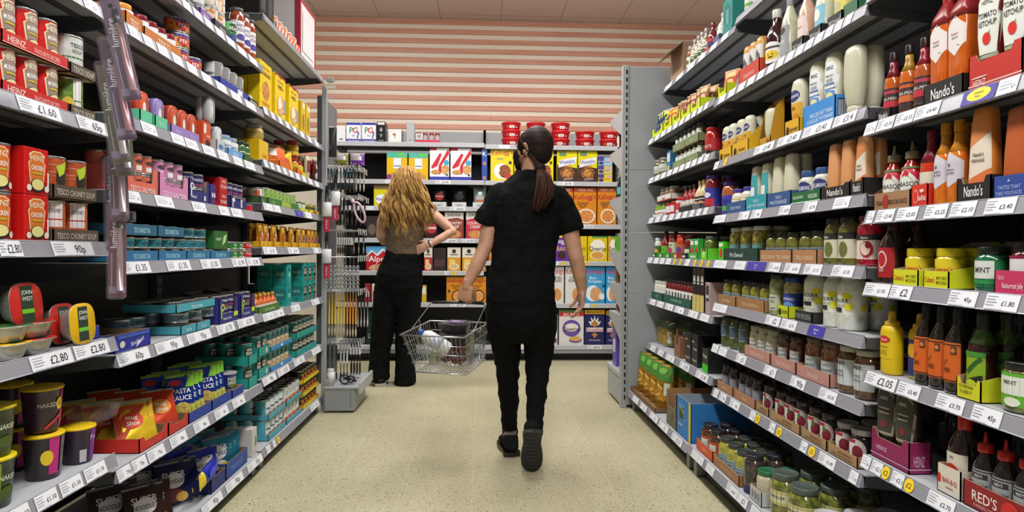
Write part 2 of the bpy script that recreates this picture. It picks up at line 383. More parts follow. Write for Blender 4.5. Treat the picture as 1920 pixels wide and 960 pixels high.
bay('R', 'R2', 1.588, 2.652, [(2.17, 1.22), (1.77,), (1.467,), (1.208,), (.994,), (.787,), (.588,), (.375,), (.10, 1.0)], 'grey shelving bay, middle right, holding mayonnaise, pickles and beetroot', {
    1: auto(1345, 1600, 14, '', .7), 2: '1337-1345: 1352-1364:Y !1412-1448:£3.40 !1455-1498:£3.40 !1503-1556:£3.40 !1560-1602:£3.4',
    3: '1338-1358: 1383-1402:£1 1407-1425:50p 1458-1478:£2.70 1503-1528:£2.70 1560-1590:', 4: '1337-1360: 1375-1395: 1398-1432:P 1438-1460:£1.20 1468-1497:£1.30 1505-1537:£1.15 1557-1597:£1.35',
    5: '1336-1360: !1433-1459:£2 1462-1490:£2.75 1512-1542:P', 6: '1333-1344: 1346-1360: !1378-1396:£1 !1430-1452:£1 !1480-1506:90p 1533-1565:£3.30', 7: '1336-1344: 1347-1359:90p 1366-1384:90p 1404-1413: 1413-1423:Y 1440-1450:£1 1452-1464:Y 1498-1510:£2 1512-1526:Y 1532-1562:£1.40 1590-1604:',
    8: '1295-1303: 1303-1316: 1322-1336: 1360-1378:£3.05 !1378-1398:£1 1405-1428:'})
bay('R', 'R3', .53, 1.588, [(2.2, 1.22), (1.80,), (1.412,), (1.155,), (.946,), (.69,), (.441,), (.10, 1.0)], 'grey shelving bay nearest on the right holding hot sauces and mustard', {
    2: '1617-1638: 1641-1672:£2.35 1676-1710:£2.55 1712-1758:£4.40 1800-1862:C 1866-1905:', 3: '1622-1635: 1640-1672:£3.40 1678-1716:£2.05 1730-1772:£2.25 1778-1825:£2.10 1843-1900:£3.40',
    4: '1617-1664:£1.95 !1666-1705:£2 1775-1827:45p 1843-1905:£1.80', 5: '!1620-1676:£2.05 1680-1720:£3.40 1752-1802:£3.70 1818-1873:45p', 6: '1612-1628: 1630-1650:£2.1 1650-1664:Y 1668-1690:£2.1 1692-1709:Y 1735-1785:£2.70'})
# end-of-run fixture behind the right bays, seen from its side
t = put('end_shelving_unit', None, None, label='tall grey end unit with slotted post closing off the right-hand shelves', category='shelving')
b = MB(); EY = 3.745*K
for z0, z1 in ((.02, .78), (.785, 1.2), (1.205, 1.62), (1.625, 2.33)): b.cbox(1.0, EY, z0, 1.66, EY+.03, z1, PANEL, .002)
put('end_panel', b.mesh('end_panel'), t)
b = MB(); b.cbox(.955, EY-.005, .0, .999, EY+.035, 2.335, mat('a2a5a9', 'paint'), .003)
for k in range(44): b.box(.979, EY-.0065, .06+k*.0515, .988, EY-.004, .09+k*.0515, BLACK)
put('slotted_post', b.mesh('slotted_post'), t)
for z in (.62, .83, 1.06, 1.44, 1.78, 2.03):
    b = MB(); q = [(EY+.045, z-.16), (EY+.045, z+.01), (EY+.4, z+.01), (EY+.4, z-.03), (EY+.34, z-.045)]
    for X in (.958, 1.6):
        v = [(X, y, w) for y, w in q]+[(X+.003, y, w) for y, w in q]; n = 5
        b.add(v, [(k, (k+1) % n, (k+1) % n+n, k+n) for k in range(n)]+[tuple(range(n)), tuple(range(n, 2*n))], mat('a8aaac', 'paint'))
    b.box(.96, EY+.045, z+.002, 1.6, EY+.4, z+.006, TOPM); b.box(.958, EY+.395, z-.035, 1.604, EY+.41, z+.012, mat('b8babd', 'paint'))
    put('shelf', b.mesh('shelf'), t)
b = MB(); b.cbox(.96, EY+.04, .02, 1.6, EY+.45, .2, mat('a2a5a9', 'paint'), .003); b.cbox(.955, EY+.04, .2, 1.6, EY+.47, .235, mat('aeb0b3', 'paint'), .003); put('plinth', b.mesh('plinth'), t)
# back row of shelves against the wall
BKY = 5.35*K
def backbay(x0, x1, zs, desc, labs):
    t = put('wall_shelving_bay', None, None, label=desc, category='shelving'); t.location = ((x0+x1)/2, BKY+.25, 0); O = Vector(t.location)
    def fin(b, name, par=t):
        b.v = [(x-O.x, y-O.y, z) for x, y, z in b.v]; return put(name, b.mesh(name), par)
    b = MB(); b.box(x0, BKY+.51, .1, x1, BKY+.53, 2.06, mat('1b1c1f', 'paint')); b.box(x0, BKY+.51, 2.065, x1, BKY+.53, 2.3, mat('a4a5a8', 'paint')); fin(b, 'back_panel')
    for x in (x0, x1):
        b = MB(); b.cbox(x-.014, BKY+.48, 0, x+.014, BKY+.508, 2.32, GREY, .003)
        for k in range(43): b.box(x-.003, BKY+.479, .1+k*.05, x+.003, BKY+.481, .125+k*.05, BLACK)
        fin(b, 'upright')
    for i, z in enumerate(zs):
        b = MB(); b.box(x0+.002, BKY+.01, z+.031, x1-.002, BKY+.48, z+.035, mat('55575b', 'paint')); b.cbox(x0+.002, BKY, z-.004, x1-.002, BKY+.016, z+.042, mat('b9bac0', 'gloss'), .004)
        if z < .2: b.box(x0+.002, BKY+.12, 0, x1-.002, BKY+.14, z, mat('1a1a1c', 'paint')); b.box(x0+.002, BKY+.004, z-.04, x1-.002, BKY+.02, z-.004, GREY)
        for xx in (x0+.004, x1-.007): b.box(xx, BKY+.02, z-.03, xx+.003, BKY+.48, z+.031, GREY)
        so = fin(b, 'shelf')
        b = MB(); b.box(x0+.004, BKY-.0025, z+.001, x1-.004, BKY-.001, z+.004, mat('d0d1d6', 'gloss')); fin(b, 'price_rail', so)
        for lb in labs.get(i, '').split():
            pq, _, tx = lb.partition(':'); p0, p1 = (float(q) for q in pq.split('-'))
            xa, xb = at(p0, 400, BKY).x, at(p1, 400, BKY).x; w = round((xb-xa)/.006)*.006; k = ('b', tx, w)
            if k not in _PM: _PM[k] = pricemesh(tx, w, True)
            o = put('price_label' if tx != 'Y' else 'price_sticker', _PM[k], so); o.location = ((xa+xb)/2-O.x, BKY-.001-O.y, z+.02)
BLZ = [2.062, 1.703, 1.448, 1.142, .83, .525, .12]; BRZ = [2.05, 1.702, 1.287, .929, .519, .115]
backbay(-1.4, .03, BLZ, 'white-edged wall shelving holding tea, granola and oat boxes, left of the woman in black',
        {1: '722-742: 815-845:£3.45', 2: '680-700: 843-872:£4.60', 3: '831-857:£3.45 866-890:£3.45', 4: '834-842: 843-858:Y', 5: '735-748:Y 845-873:£2.90', 6: '678-688:95p'})
backbay(.03, 1.42, BRZ, 'white-edged wall shelving holding big cereal boxes and red snack tubs', {0: '935-955:', 1: '1045-1075:£3.95', 2: '1090-1112:£5.20', 3: '1038-1048: 1050-1063:Y 1095-1105:Y', 4: '1098-1106: 1107-1124:Y', 5: '975-985: 1103-1130:£4.05'})
# ================================================================ kinds of goods
METAL = mat('b9babd', 'metal')
def sph(b, c, r, m, sc=(1, 1, 1), R=None, seg=16):
    M = Matrix.Translation(c) @ (R or Matrix.Identity(4)) @ Matrix.Diagonal((sc[0], sc[1], sc[2], 1))
    n = 10; b.lathe([(r*sin(pi*k/n) if 0 < k < n else 0, -r*cos(pi*k/n)) for k in range(n+1)], m, seg, M=M)

def arcgrid(b, R, z0, z1, m, a0=-pi, a1=pi, sx=1, sy=1, n=20, off=.0003):
    v = []; f = []
    n = max(4, int(n*(a1-a0)/(2*pi)))
    for i in range(n+1):
        a = a0+(a1-a0)*i/n
        for z in (z0, z1): v.append(((R+off)*sx*sin(a), -(R+off)*sy*cos(a), z))
    for i in range(n): f.append((2*i, 2*i+2, 2*i+3, 2*i+1))
    b.add(v, f, m, True)
_PR = {}
def memo(fn):
    def g(*a, **k):
        key = (fn.__name__, repr(a), repr(sorted(k.items())))
        if key not in _PR: _PR[key] = fn(*a, **k)
        return _PR[key]
    return g
@memo
def can(r, h, col, D=(), name='food_can', top='b9babd', body='b9babd', kind='gloss'):
    rim = [(r*.93, 0), (r, .0015), (r, .004), (r*.965, .0055)]
    a = MB(); a.lathe(rim+[(r*.965, h-.0055), (r, h-.004), (r, h-.0008), (r*.975, h), (r*.95, h-.003)], mat(body, 'metal'), 20)
    l = MB(); l.lathe([(r*.975, .006), (r*.975, h-.006)], mat(*(col.split('/')[:1]+[kind]+col.split('/')[1:])), 20)
    l.f = [f for f in l.f if len(f) == 4]; l.m = l.m[:len(l.f)]; l.sm = l.sm[:len(l.f)]
    l.decals(scl(D, 2*r, h), cylfn(r*.975), r*.3)
    t = MB(); t.lathe([(.0, h-.0032), (r*.94, h-.0032)][::-1], mat(top, 'metal'), 20)
    t.lathe([(r*.7, h-.003), (r*.68, h-.0024), (r*.62, h-.0024), (r*.6, h-.003)], mat(top, 'metal'), 20); t.tube([(-.006, -.01, h-.002), (0, -.022, h-.0015), (.006, -.01, h-.002)], .0012, METAL, 4, True)
    return Proto(name, 'can', 2*r, 2*r, h, None, [('tin', a.mesh('tin')), ('label', l.mesh('label')), ('lid', t.mesh('lid'))])
@memo
def jar(r, h, content, lid, D=(), lab='e8e8e8', z0=.15, z1=.62, neck=.82, lh=.016, name='glass_jar', arc=1.0, cat='jar', band=None):
    """D in fractions of 2r by the label's height"""
    c = content.split('/')
    a = MB(); hh = h-lh
    a.lathe([(r*.85, 0), (r*.97, .003), (r, .01), (r, hh*.8), (r*.97, hh*.87), (r*(neck+.04), hh*.95), (r*neck*.97, hh*.97), (r*neck*.97, hh+.002)], mat(c[0], 'glass', c[1] if len(c) > 1 else None, 45), 18)
    l = MB(); za, zb = h*z0, h*z1
    w = pi*arc
    arcgrid(l, r, za, zb, mat(lab, 'paper'), -w, w, n=22)
    l.decals([(d[:2]+(d[2],)+d[3:]) for d in shiftz(scl(D, 2*r, zb-za), za)], cylfn(r+.0004), r*.3)
    t = MB(); R = r*(neck+.05)
    t.lathe([(R*.97, hh-.002), (R, hh), (R, h-.003), (R*.97, h-.0005), (R*.9, h), (R*.86, h-.0012)], mat(lid, 'gloss'), 18)
    for k in range(0, 18): pass
    P = [('glass', a.mesh('glass')), ('label', l.mesh('label')), ('lid', t.mesh('lid'))]
    return Proto(name, cat, 2*r, 2*r, h, None, P)
def shiftz(D, dz, dx=0):
    o = []
    for d in D:
        if d[0] == 'r': o.append(('r', d[1]+dx, d[2]+dz, d[3]+dx, d[4]+dz, d[5]))
        elif d[0] == 'e': o.append(('e', d[1]+dx, d[2]+dz)+tuple(d[3:]))
        elif d[0] == 'p': o.append(('p', [(a+dx, q+dz) for a, q in d[1]], d[2]))
        else: o.append(('t', d[1], d[2]+dx, d[3]+dz)+tuple(d[4:]))
    return o
BP = {  # bottle outlines: (radius, height) fractions; cap outlines; n = squareness; label zone
 'sauce': ([(.8, 0), (.97, .01), (1, .03), (1, .5), (.97, .57), (.7, .68), (.42, .76), (.36, .86), (.36, .88)], [(.42, .86), (.44, .87), (.44, .985), (.4, 1)], 2, (.1, .45)),
 'peri': ([(.8, 0), (.95, .01), (1, .03), (1, .2), (.97, .3), (.97, .42), (1, .52), (.9, .62), (.5, .72), (.42, .78), (.4, .9)], [(.47, .86), (.48, .87), (.46, .985), (.42, 1)], 2, (.08, .5)),
 'tall': ([(.8, 0), (.97, .01), (1, .03), (1, .68), (.9, .76), (.6, .83), (.4, .88)], [(.45, .84), (.46, .85), (.44, .985), (.4, 1)], 5, (.08, .66)),
 'squeeze': ([(.62, .12), (.72, .16), (.9, .3), (1, .5), (1, .75), (.97, .88), (.85, .96), (.6, .99), (.3, 1)], [(.6, 0), (.66, .01), (.66, .11), (.6, .13)], 2.4, (.3, .8)),
 'taper': ([(.95, .1), (1, .14), (.93, .5), (.82, .85), (.76, .96), (.68, .985), (.4, 1)], [(.85, 0), (.9, .01), (.92, .1), (.85, .11)], 4, (.2, .75)),
 'ketchup': ([(.6, .1), (.7, .14), (.95, .3), (1, .45), (1, .7), (.9, .88), (.78, .95), (.5, 1)], [(.6, 0), (.65, .01), (.65, .1), (.6, .12)], 2.6, (.25, .78)),
 'sriracha': ([(.8, 0), (.97, .01), (1, .03), (1, .45), (.97, .55), (.75, .64), (.5, .7), (.45, .76)], [(.6, .74), (.62, .75), (.62, .84), (.55, .85), (.2, .86), (.16, .9), (.1, 1)], 2, (.06, .5)),
 'mustard': ([(.85, 0), (.97, .01), (1, .04), (1, .68), (.9, .74), (.6, .78)], [(.7, .76), (.72, .77), (.7, .83), (.4, .85), (.36, .97), (.25, 1)], 3, (.25, .68)),
 'hp': ([(.85, 0), (.97, .01), (1, .03), (1, .55), (.9, .65), (.5, .78), (.42, .82), (.4, .86)], [(.47, .78), (.48, .79), (.46, .985), (.42, 1)], 2.6, (.12, .52)),
 'dress': ([(.85, 0), (.97, .01), (1, .03), (1, .5), (.85, .62), (.5, .74), (.38, .8), (.34, .86)], [(.42, .8), (.44, .81), (.44, .985), (.4, 1)], 2.8, (.1, .46)),
 'chubby': ([(.85, 0), (.97, .01), (1, .05), (.97, .3), (.9, .55), (.6, .72), (.5, .78)], [(.56, .76), (.6, .77), (.6, .84), (.5, .86), (.3, .9), (.2, 1)], 2.2, (.1, .55)),
}
@memo
def bottle(kind, r, h, col, cap, lab=None, D=(), flat=1.0, arc=.45, name='sauce_bottle', mk='glass', capk='gloss', lz=None, neckcol=None, shape='rect', cat='bottle'):
    prof, cprof, n, z = BP[kind]; z = lz or z; c = col.split('/')
    R = r; sy = flat
    a = MB(); a.lathe([(q*r, w*h) for q, w in prof], mat(c[0], mk, c[1] if len(c) > 1 else None, 40), 20, sy=sy, n=n)
    P = [('body', a.mesh('body'))]
    if neckcol:
        q = MB(); pts = [(q_*r+.0006, w*h) for q_, w in prof if w > .55]; q.lathe(pts, mat(neckcol, 'gloss'), 18, sy=sy, n=n); P.append(('neck_sleeve', q.mesh('neck_sleeve')))
    t = MB(); t.lathe([(q*r, w*h) for q, w in cprof], mat(cap, capk), 18, sy=(sy+1)/2 if sy < 1 else 1); P.append(('cap', t.mesh('cap')))
    if lab:
        l = MB(); za, zb = z[0]*h, z[1]*h
        def rad(zz):
            f = zz/h
            for (r0, h0), (r1, h1) in zip(prof[:-1], prof[1:]):
                if h0 <= f <= h1: return r*(r0+(r1-r0)*(f-h0)/(h1-h0))
            return r*prof[-1][0]
        def fn(u, zz, k):
            R2 = rad(zz); a_ = u/r; s_, c_ = sin(a_), cos(a_)
            if n != 2: s_ = max(-.96, min(.96, u/wd*.93)); c_ = (1-abs(s_)**n)**(1/n)
            return ((R2+EPS*k)*s_, -(R2*sy+EPS*k)*c_, zz)
        wd = r*pi*arc; hh = zb-za
        if shape == 'rect': P0 = [(-wd, za), (wd, za), (wd, zb), (-wd, zb)]
        elif shape == 'diamond': P0 = [(-wd, za+hh*.5), (0, za), (wd, za+hh*.5), (0, zb)]
        elif shape == 'hex': P0 = [(-wd, za+hh*.28), (0, za), (wd, za+hh*.28), (wd, zb-hh*.28), (0, zb), (-wd, zb-hh*.28)]
        elif shape == 'key': P0 = [(-wd*.8, za), (wd*.8, za), (wd, za+hh*.6), (wd*.75, za+hh*.66), (wd*.85, za+hh*.84), (wd*.4, zb), (-wd*.4, zb), (-wd*.85, za+hh*.84), (-wd*.75, za+hh*.66), (-wd, za+hh*.6)]
        else: P0 = [(wd*cos(i*pi/8), (za+zb)/2+hh/2*sin(i*pi/8)) for i in range(16)]
        # fine vertical slices keep the paper on the curved body
        L_ = [('p', P0, lab)] if shape != 'rect' else [('r', -wd, za+hh*k/4, wd, za+hh*(k+1)/4, lab) for k in range(4)]
        for d in L_: l.decals([d], fn, r*.22, base=2)
        l.decals(shiftz(scl(D, 2*wd, hh), za), fn, r*.22, base=3)
        P.append(('label', l.mesh('label')))
    q = Proto(name, cat, 2*r, 2*r*sy, h, None, P); q.n = n; return q
@memo
def carton(w, d, h, col, D=(), side=None, name='carton', cat='box', SD=(), kind='gloss'):
    b = MB(); b.cbox(-w/2, -d/2, 0, w/2, d/2, h, mat(col, kind), .0018)
    b.decals(scl(D, w, h), flatfn(-d/2-.0002))
    if side: b.box(-w/2-.0004, -d/2+.002, .002, -w/2-.0002, d/2-.002, h-.002, mat(side, kind)); b.box(w/2+.0002, -d/2+.002, .002, w/2+.0004, d/2-.002, h-.002, mat(side, kind))
    if SD:
        for s in (-1, 1): b.decals(scl(SD, d, h), lambda u, z, l, s=s: (s*(w/2+.0006+EPS*l), u*s, z))
    b.box(-w/2+.003, -.0008, h, w/2-.003, .0008, h+.0005, mat('cfcac0', 'paper'))
    return Proto(name, cat, w, d, h, b.mesh(name))
@memo
def pouch(w, h, T, col, D=(), top=None, name='sachet', cat='packet', kind='film2', seal='c9c4b4'):
    """filled packet: pinched at top and bottom, round in the middle"""
    k = kind if kind != 'film2' else 'foil'
    def th(u, z): 
        a = max(0, 1-(2*u/w)**2); q = max(0, min(1, z/h)); return T/2*(a**.6)*(sin(pi*min(1, q*1.04+.0))**.55 if 0 < q < .96 else 0)+.0006
    b = MB(); nx, nz = 8, 9; v = []; f = []
    for s in (-1, 1):
        o = len(v)
        for j in range(nz+1):
            for i in range(nx+1):
                u = -w/2+w*i/nx; z = h*j/nz; v.append((u*(1-.05*sin(pi*j/nz)), s*th(u, z)+.0015*sin(37*u/w+21*z/h), z))
        for j in range(nz):
            for i in range(nx):
                q = (o+j*(nx+1)+i, o+j*(nx+1)+i+1, o+(j+1)*(nx+1)+i+1, o+(j+1)*(nx+1)+i); f.append(q if s < 0 else q[::-1])
    c = col.split('/'); b.add(v, f, mat(c[0], k, c[1] if len(c) > 1 else None, 25), True)
    fn = lambda u, z, l: (u*(1-.05*sin(pi*max(0, min(1, z/h)))), -th(u, z)-.0012-EPS*l, z)
    b.decals([('r', -w/2, h*.95, w/2, h, seal)]+scl(D, w, h), fn, w/8)
    return Proto(name, cat, w, T, h, b.mesh(name))
@memo
def pot(r, h, col, lid, D=(), name='noodle_pot', taper=.8, cat='pot'):
    a = MB(); c = col.split('/'); a.lathe([(r*taper*.95, 0), (r*taper, .003), (r*.97, h*.93), (r, h*.94), (r, h*.97)], mat(c[0], 'gloss', c[1] if len(c) > 1 else None), 20)
    def fn(u, z, l):
        R = r*(taper+(.97-taper)*z/(h*.93))+EPS*l; return (R*sin(u/r), -R*cos(u/r), z)
    l = MB(); l.decals(scl(D, 2*r, h), fn, r*.25)
    t = MB(); t.lathe([(r*1.02, h*.94), (r*1.04, h*.95), (r*1.04, h*.99), (r*.98, h), (r*.3, h)], mat(lid, 'gloss'), 20)
    return Proto(name, cat, 2*r*1.03, 2*r*1.03, h, None, [('cup', a.mesh('cup')), ('label', l.mesh('label')), ('lid', t.mesh('lid'))])
def tray(w, d, h, col, D=(), cut=0, back=0, inner='a58a68', name='display_tray', label='', loc=(0, 0, 0), rz=0, side_h=None, SD=()):
    """open cardboard shelf tray, printed front towards -Y; cut = scooped front, back = raised back"""
    b = MB(); t = .0028; m = mat(col, 'paper'); mi = mat(inner, 'paper'); sh = side_h or h
    y0, y1 = -d/2, d/2
    fr = [(-w/2, 0), (w/2, 0), (w/2, h)]+([(w*.36, h), (w*.3, h*(1-cut)), (-w*.3, h*(1-cut)), (-w*.36, h)] if cut else [])+[(-w/2, h)]
    tr = tessellate_polygon([[Vector((a, c, 0)) for a, c in fr]]); n = len(fr)
    v = [(a, y0, c) for a, c in fr]+[(a, y0+t, c) for a, c in fr]
    b.add(v[:n], [tuple(q) for q in tr], m); b.add(v[n:], [tuple(q)[::-1] for q in tr], mi)
    b.add(v, [(i, (i+1) % n, (i+1) % n+n, i+n) for i in range(n)], mi)
    for s in (-1, 1):
        P = [(y0, 0), (y1, 0), (y1, max(h, back)), (y0+(y1-y0)*.35, sh), (y0, h)]; x = s*w/2
        v = [(x, a, c) for a, c in P]+[(x-s*t, a, c) for a, c in P]; k = 5
        b.add(v[:k], [(0, 1, 2, 3, 4)], m); b.add(v[k:], [(0, 1, 2, 3, 4)], mi); b.add(v, [(i, (i+1) % k, (i+1) % k+k, i+k) for i in range(k)], mi)
        if SD: b.decals(scl(SD, d, h), lambda u, z, l, s=s, x=x: (x+s*EPS*l, u*s, z))
    b.box(-w/2, y1-t, 0, w/2, y1, max(h, back), mi); b.box(-w/2, y0, 0, w/2, y1, .002, mi)
    b.decals(scl(D, w, h), flatfn(y0-.0002))
    o = put(name, b.mesh(name), None, label=label, category='cardboard tray')
    o.location = loc; o.rotation_euler = (0, 0, rz); return o
# ---------------------------------------------------------------- filling a shelf
OCC = {}
def settle(key, i, mid, n, step, ex, xr, zr, y0, y1, desc=''):
    """slide a facing along its shelf until it stands clear of what is already there"""
    L = OCC.setdefault((key, i), [])
    hit = lambda c, h: [o for o in L if o[0] < c+h-1e-4 and o[1] > c-h+1e-4 and o[2] < xr[1] and o[3] > xr[0] and o[4] < zr[1] and o[5] > zr[0]]
    while True:
        h = (n*step+ex)/2+.0015; lo, hi = y0+.007+h, y1-.007-h
        if lo > hi: lo = hi = (y0+y1)/2
        C = [min(max(mid, lo), hi)]
        for o in L: C += [c for c in (o[0]-h, o[1]+h) if lo-1e-6 <= c <= hi+1e-6]
        C = [c for c in C if not hit(c, h)]
        if C:
            c = min(C, key=lambda q: abs(q-mid))
            if abs(c-mid) < .1 or n == 1:
                if abs(c-mid) > .06: WARN.append((round(abs(c-mid)*1000), 'shift %s %d %s %.3f-%.3f' % (key, i, desc, mid, c)))
                break
        if n > 1: n -= 1; continue
        WARN.append((999, 'no room %s %d %s' % (key, i, desc))); c = min(max(mid, lo), hi); break
    L.append((c-h, c+h, xr[0], xr[1], zr[0], zr[1])); return c, n
def side_at(key, i, p, dep, z):
    s, X, zs, y0, y1, zb = BAYS[(key, i)]
    return ydep(p, s*(X+dep), z)
WARN = []
def run(key, i, p0, p1, pr, desc, n=0, rows=2, tiers=1, tr=None, dep=.03, dz=None, z0=0, gap=.002, jit=.0015, tilt=None, tdesc=None, drop=(), grp=None, rot=None, rowtiers=None, zt=None):
    """a facing of goods between two pixels of the photograph along a shelf.
    tr = (colour, height, decals, options) cardboard tray round it (every tier its own when options has each)"""
    s, X, zs, y0, y1, zb = BAYS[(key, i)]
    zz = zs+z0+.0006
    ya, yb = ydep(p0, s*(X+dep), zz), ydep(p1, s*(X+dep), zz)
    if ya > yb: ya, yb = yb, ya
    ya = max(ya, y0+.006) ; yb = min(yb, y1-.006)
    tm = tr[3].get('n', 1) if tr and len(tr) > 3 else 1; ex = .009 if tr else 0
    span = yb-ya-ex; w = pr.w+gap
    if pr.own is None and rot != 0 and pr.d < pr.w*.8: w += .004
    m_ = max(1, int(span/w+.02)); sq = 1
    if n and n > m_:
        n = max(m_, int(span/(w*.84))) if int(span/(w*.84)) < n else n
        sq = min(1, span/(n*w)) if n > 1 else max(.84, min(1, span/w)); w *= sq
    n = n or m_
    if tm > 1: n = max(tm, n//tm*tm)
    if n == 1 and w > span+.012: WARN.append((round((w-span)*1000), desc))
    if tm > 1: w += .007*tm/n
    step = max(w, span/n) if n*w > span*.7 else w*1.15
    zr = (zz, zz+tiers*(pr.h+.003)); xr = (X+dep, X+dep+.006+rows*(pr.d+.003)+.006)
    mid, n = settle(key, i, (ya+yb)/2, n, step, ex, xr, zr, y0, y1, desc)

    rz = -s*pi/2 if s > 0 else pi/2
    rz = -pi/2 if s > 0 else pi/2
    T = 0 if not tr else .0024
    tp = pr.h+.0012+(T if tr and tr[3:] and tr[3].get('each') else 0)
    if dz: tp = dz
    g = grp or desc+' group'
    nn = 0
    for t in range(tiers):
        rr = rows if rowtiers is None else rowtiers[t]
        for k in range(rr):
            for j in range(n):
                if (j, k, t) in drop or (j, t) in drop: continue
                y = mid+(n-1)*step/2-j*step+random.uniform(-jit, jit)
                x = s*(X+dep+(.006 if tr else 0)+pr.d/2+k*(pr.d+.003))
                lb = desc
                if n > 1: lb += ', %s from far end' % ordw(j) if n < 17 else ''
                if tiers > 1: lb += (', bottom layer', ', second layer', ', third layer', ', fourth layer')[t]
                if rr > 1: lb += ('', ', one row back', ', two rows back', ', three rows back')[k] if k else ', front row'
                rnd = not pr.own and sq == 1 and abs(pr.w-pr.d) < .12*pr.w and pr.n < 2.5
                r_ = rz+((s*.38+random.uniform(-.12, .12)) if rnd and not rot else s*(rot or 0))
                pr.place((x, y, zz+T+t*tp), r_, lb, g, tilt=tilt, sc=(sq, 1, 1) if sq < 1 else 1); nn += 1
    if tr:
        col, h, D = tr[:3]; o = tr[3] if len(tr) > 3 else {}
        m = min(o.get('n', 1), n); wid = (n*step+.0085)/m
        d = rows*(pr.d+.003)+.012
        for t in range(tiers if o.get('each') else 1):
            for q in range(m):
                yy = mid+(m-1)*wid/2-q*wid
                lb = (tdesc or 'cardboard tray holding the '+desc)
                if m > 1: lb += ', %s from far end' % ordw(q)
                if o.get('each') and tiers > 1: lb += (', lower', ', upper', ', top')[t]
                tray(wid-.0015, d, h, col, D, o.get('cut', 0), o.get('back', 0), o.get('inner', 'a58a68'), label=lb, loc=(s*(X+dep+d/2-.001), yy, zz+t*tp), rz=rz, side_h=o.get('side'), SD=o.get('SD', ()))
    return mid
def T1(txt, col='f2f2f2', z=.5, h=.42, w=.8): return [('t', txt, 0, z, h, col, w)]
def T2(a, b_, col='f2f2f2', c2=None): return [('t', a, -.2, .55, .3, col, .3), ('t', b_, .17, .48, .36, c2 or col, .42)]
LBL = lambda t, c='2a2a2a', z=.6, h=.2: [('t', t, 0, z, h, c, .8), ('r', -.3, .38, .3, .42, c), ('r', -.25, .25, .25, .28, '888888'), ('r', -.2, .13, .2, .16, '888888')]
# ================================================================ left shelves
def keyst(c1, c2, sub, bowl, hz='f4ead0'):
    k = [(-.27, .2), (.27, .2), (.36, .68), (.28, .72), (.33, .86), (.15, .93), (-.15, .93), (-.33, .86), (-.28, .72), (-.36, .68)]
    k2 = [(a*.88, .56+(b-.56)*.93) for a, b in k]
    return [('p', k, c1), ('p', k2, c2), ('t', 'HEINZ', 0, .79, .12, hz, .54), ('t', sub, 0, .58, .1, 'ffffff', .5), ('r', -.2, .44, .2, .48, 'c8b030'), ('e', 0, .2, .3, .15, '2a1c18'), ('e', 0, .22, .25, .12, bowl), ('e', -.36, .14, .1, .07, 'eae0d4'), ('e', .36, .14, .1, .07, 'eae0d4')]
c_mush = can(.0372, .11, 'd21f1d', keyst('efe0b8', '9c8478', 'MUSHROOM', 'e6dcaf'), name='soup_can')
c_chick = can(.0372, .11, 'd21f1d', keyst('efd9a0', 'd8742a', 'CHICKEN', 'e8dc90'), name='soup_can')
c_tsoup = can(.0372, .105, 'd8dad8/c8ccc8', [('r', -.5, .42, .5, .46, '3f7a3c'), ('r', -.5, 0, .5, .25, 'd9b83a/b88a28'), ('t', 'TESCO', 0, .75, .1, '4a4a4a', .5), ('t', 'SOUP', 0, .6, .08, '4a4a4a', .5)], name='soup_can')
c_tveg = can(.0372, .105, '4e7d35/7e9a40', [('r', -.15, .2, .15, .95, 'e8e8e8'), ('r', -.15, .4, .15, .43, '3f7a3c'), ('e', -.3, .3, .2, .2, 'd8c040')], name='soup_can')
c_chunky = can(.0372, .105, 'c4552c/d0683a', [('r', -.3, .35, .2, .95, 'e8e8ea'), ('r', -.3, .52, .2, .55, 'b03028'), ('t', 'CHUNKY', -.05, .75, .1, '555555', .4), ('r', -.5, .05, .5, .3, 'c8451c/e08a38')], name='soup_can')
c_chunkb = can(.0372, .105, 'b5532f/c8643c', [('r', -.45, .78, .45, .8, 'e0a080'), ('r', -.45, .6, .45, .62, 'e0a080'), ('r', -.45, .5, .45, .515, 'd89878'), ('e', .1, .5, .2, .3, '2c2420'), ('p', [(-.1, .75), (.3, .9), (.2, .6), (0, .5)], 'b8d832'), ('r', -.4, .2, .4, .215, 'e0a080')], name='soup_can')
RT = lambda a, b_='': [('t', a, -.22, .5, .5, 'f3d8d0', .3), ('r', -.5, .1, .5, .14, 'f0c8c0')]
run('L1', 2, 2, 128, c_mush, 'red mushroom soup can', 4, 2, 2, ('c8241f', .03, [('t', 'HEINZ', -.3, .5, .5, 'f3d8d0', .25), ('t', 'FAVOURITE RECIPES', .15, .45, .4, 'f3b8b0', .4), ('r', -.5, .08, .5, .13, 'f0c8c0')], {'each': 1, 'side': .02}), tdesc='red cardboard tray of mushroom soup cans')
run('L1', 2, 131, 180, c_tveg, 'green vegetable soup can', 2, 2, 1, ('5b5044', .03, T1('TESCO SOUP', 'cfc8bc', .5, .5, .8)), tdesc='brown tray of green vegetable soup cans')
run('L1', 2, 131, 180, c_tsoup, 'pale sweetcorn soup can', 2, 2, 1, ('5b5044', .028, T1('TESCO SOUP', 'cfc8bc', .5, .5, .8)), z0=.112, tdesc='brown tray of pale sweetcorn soup cans')
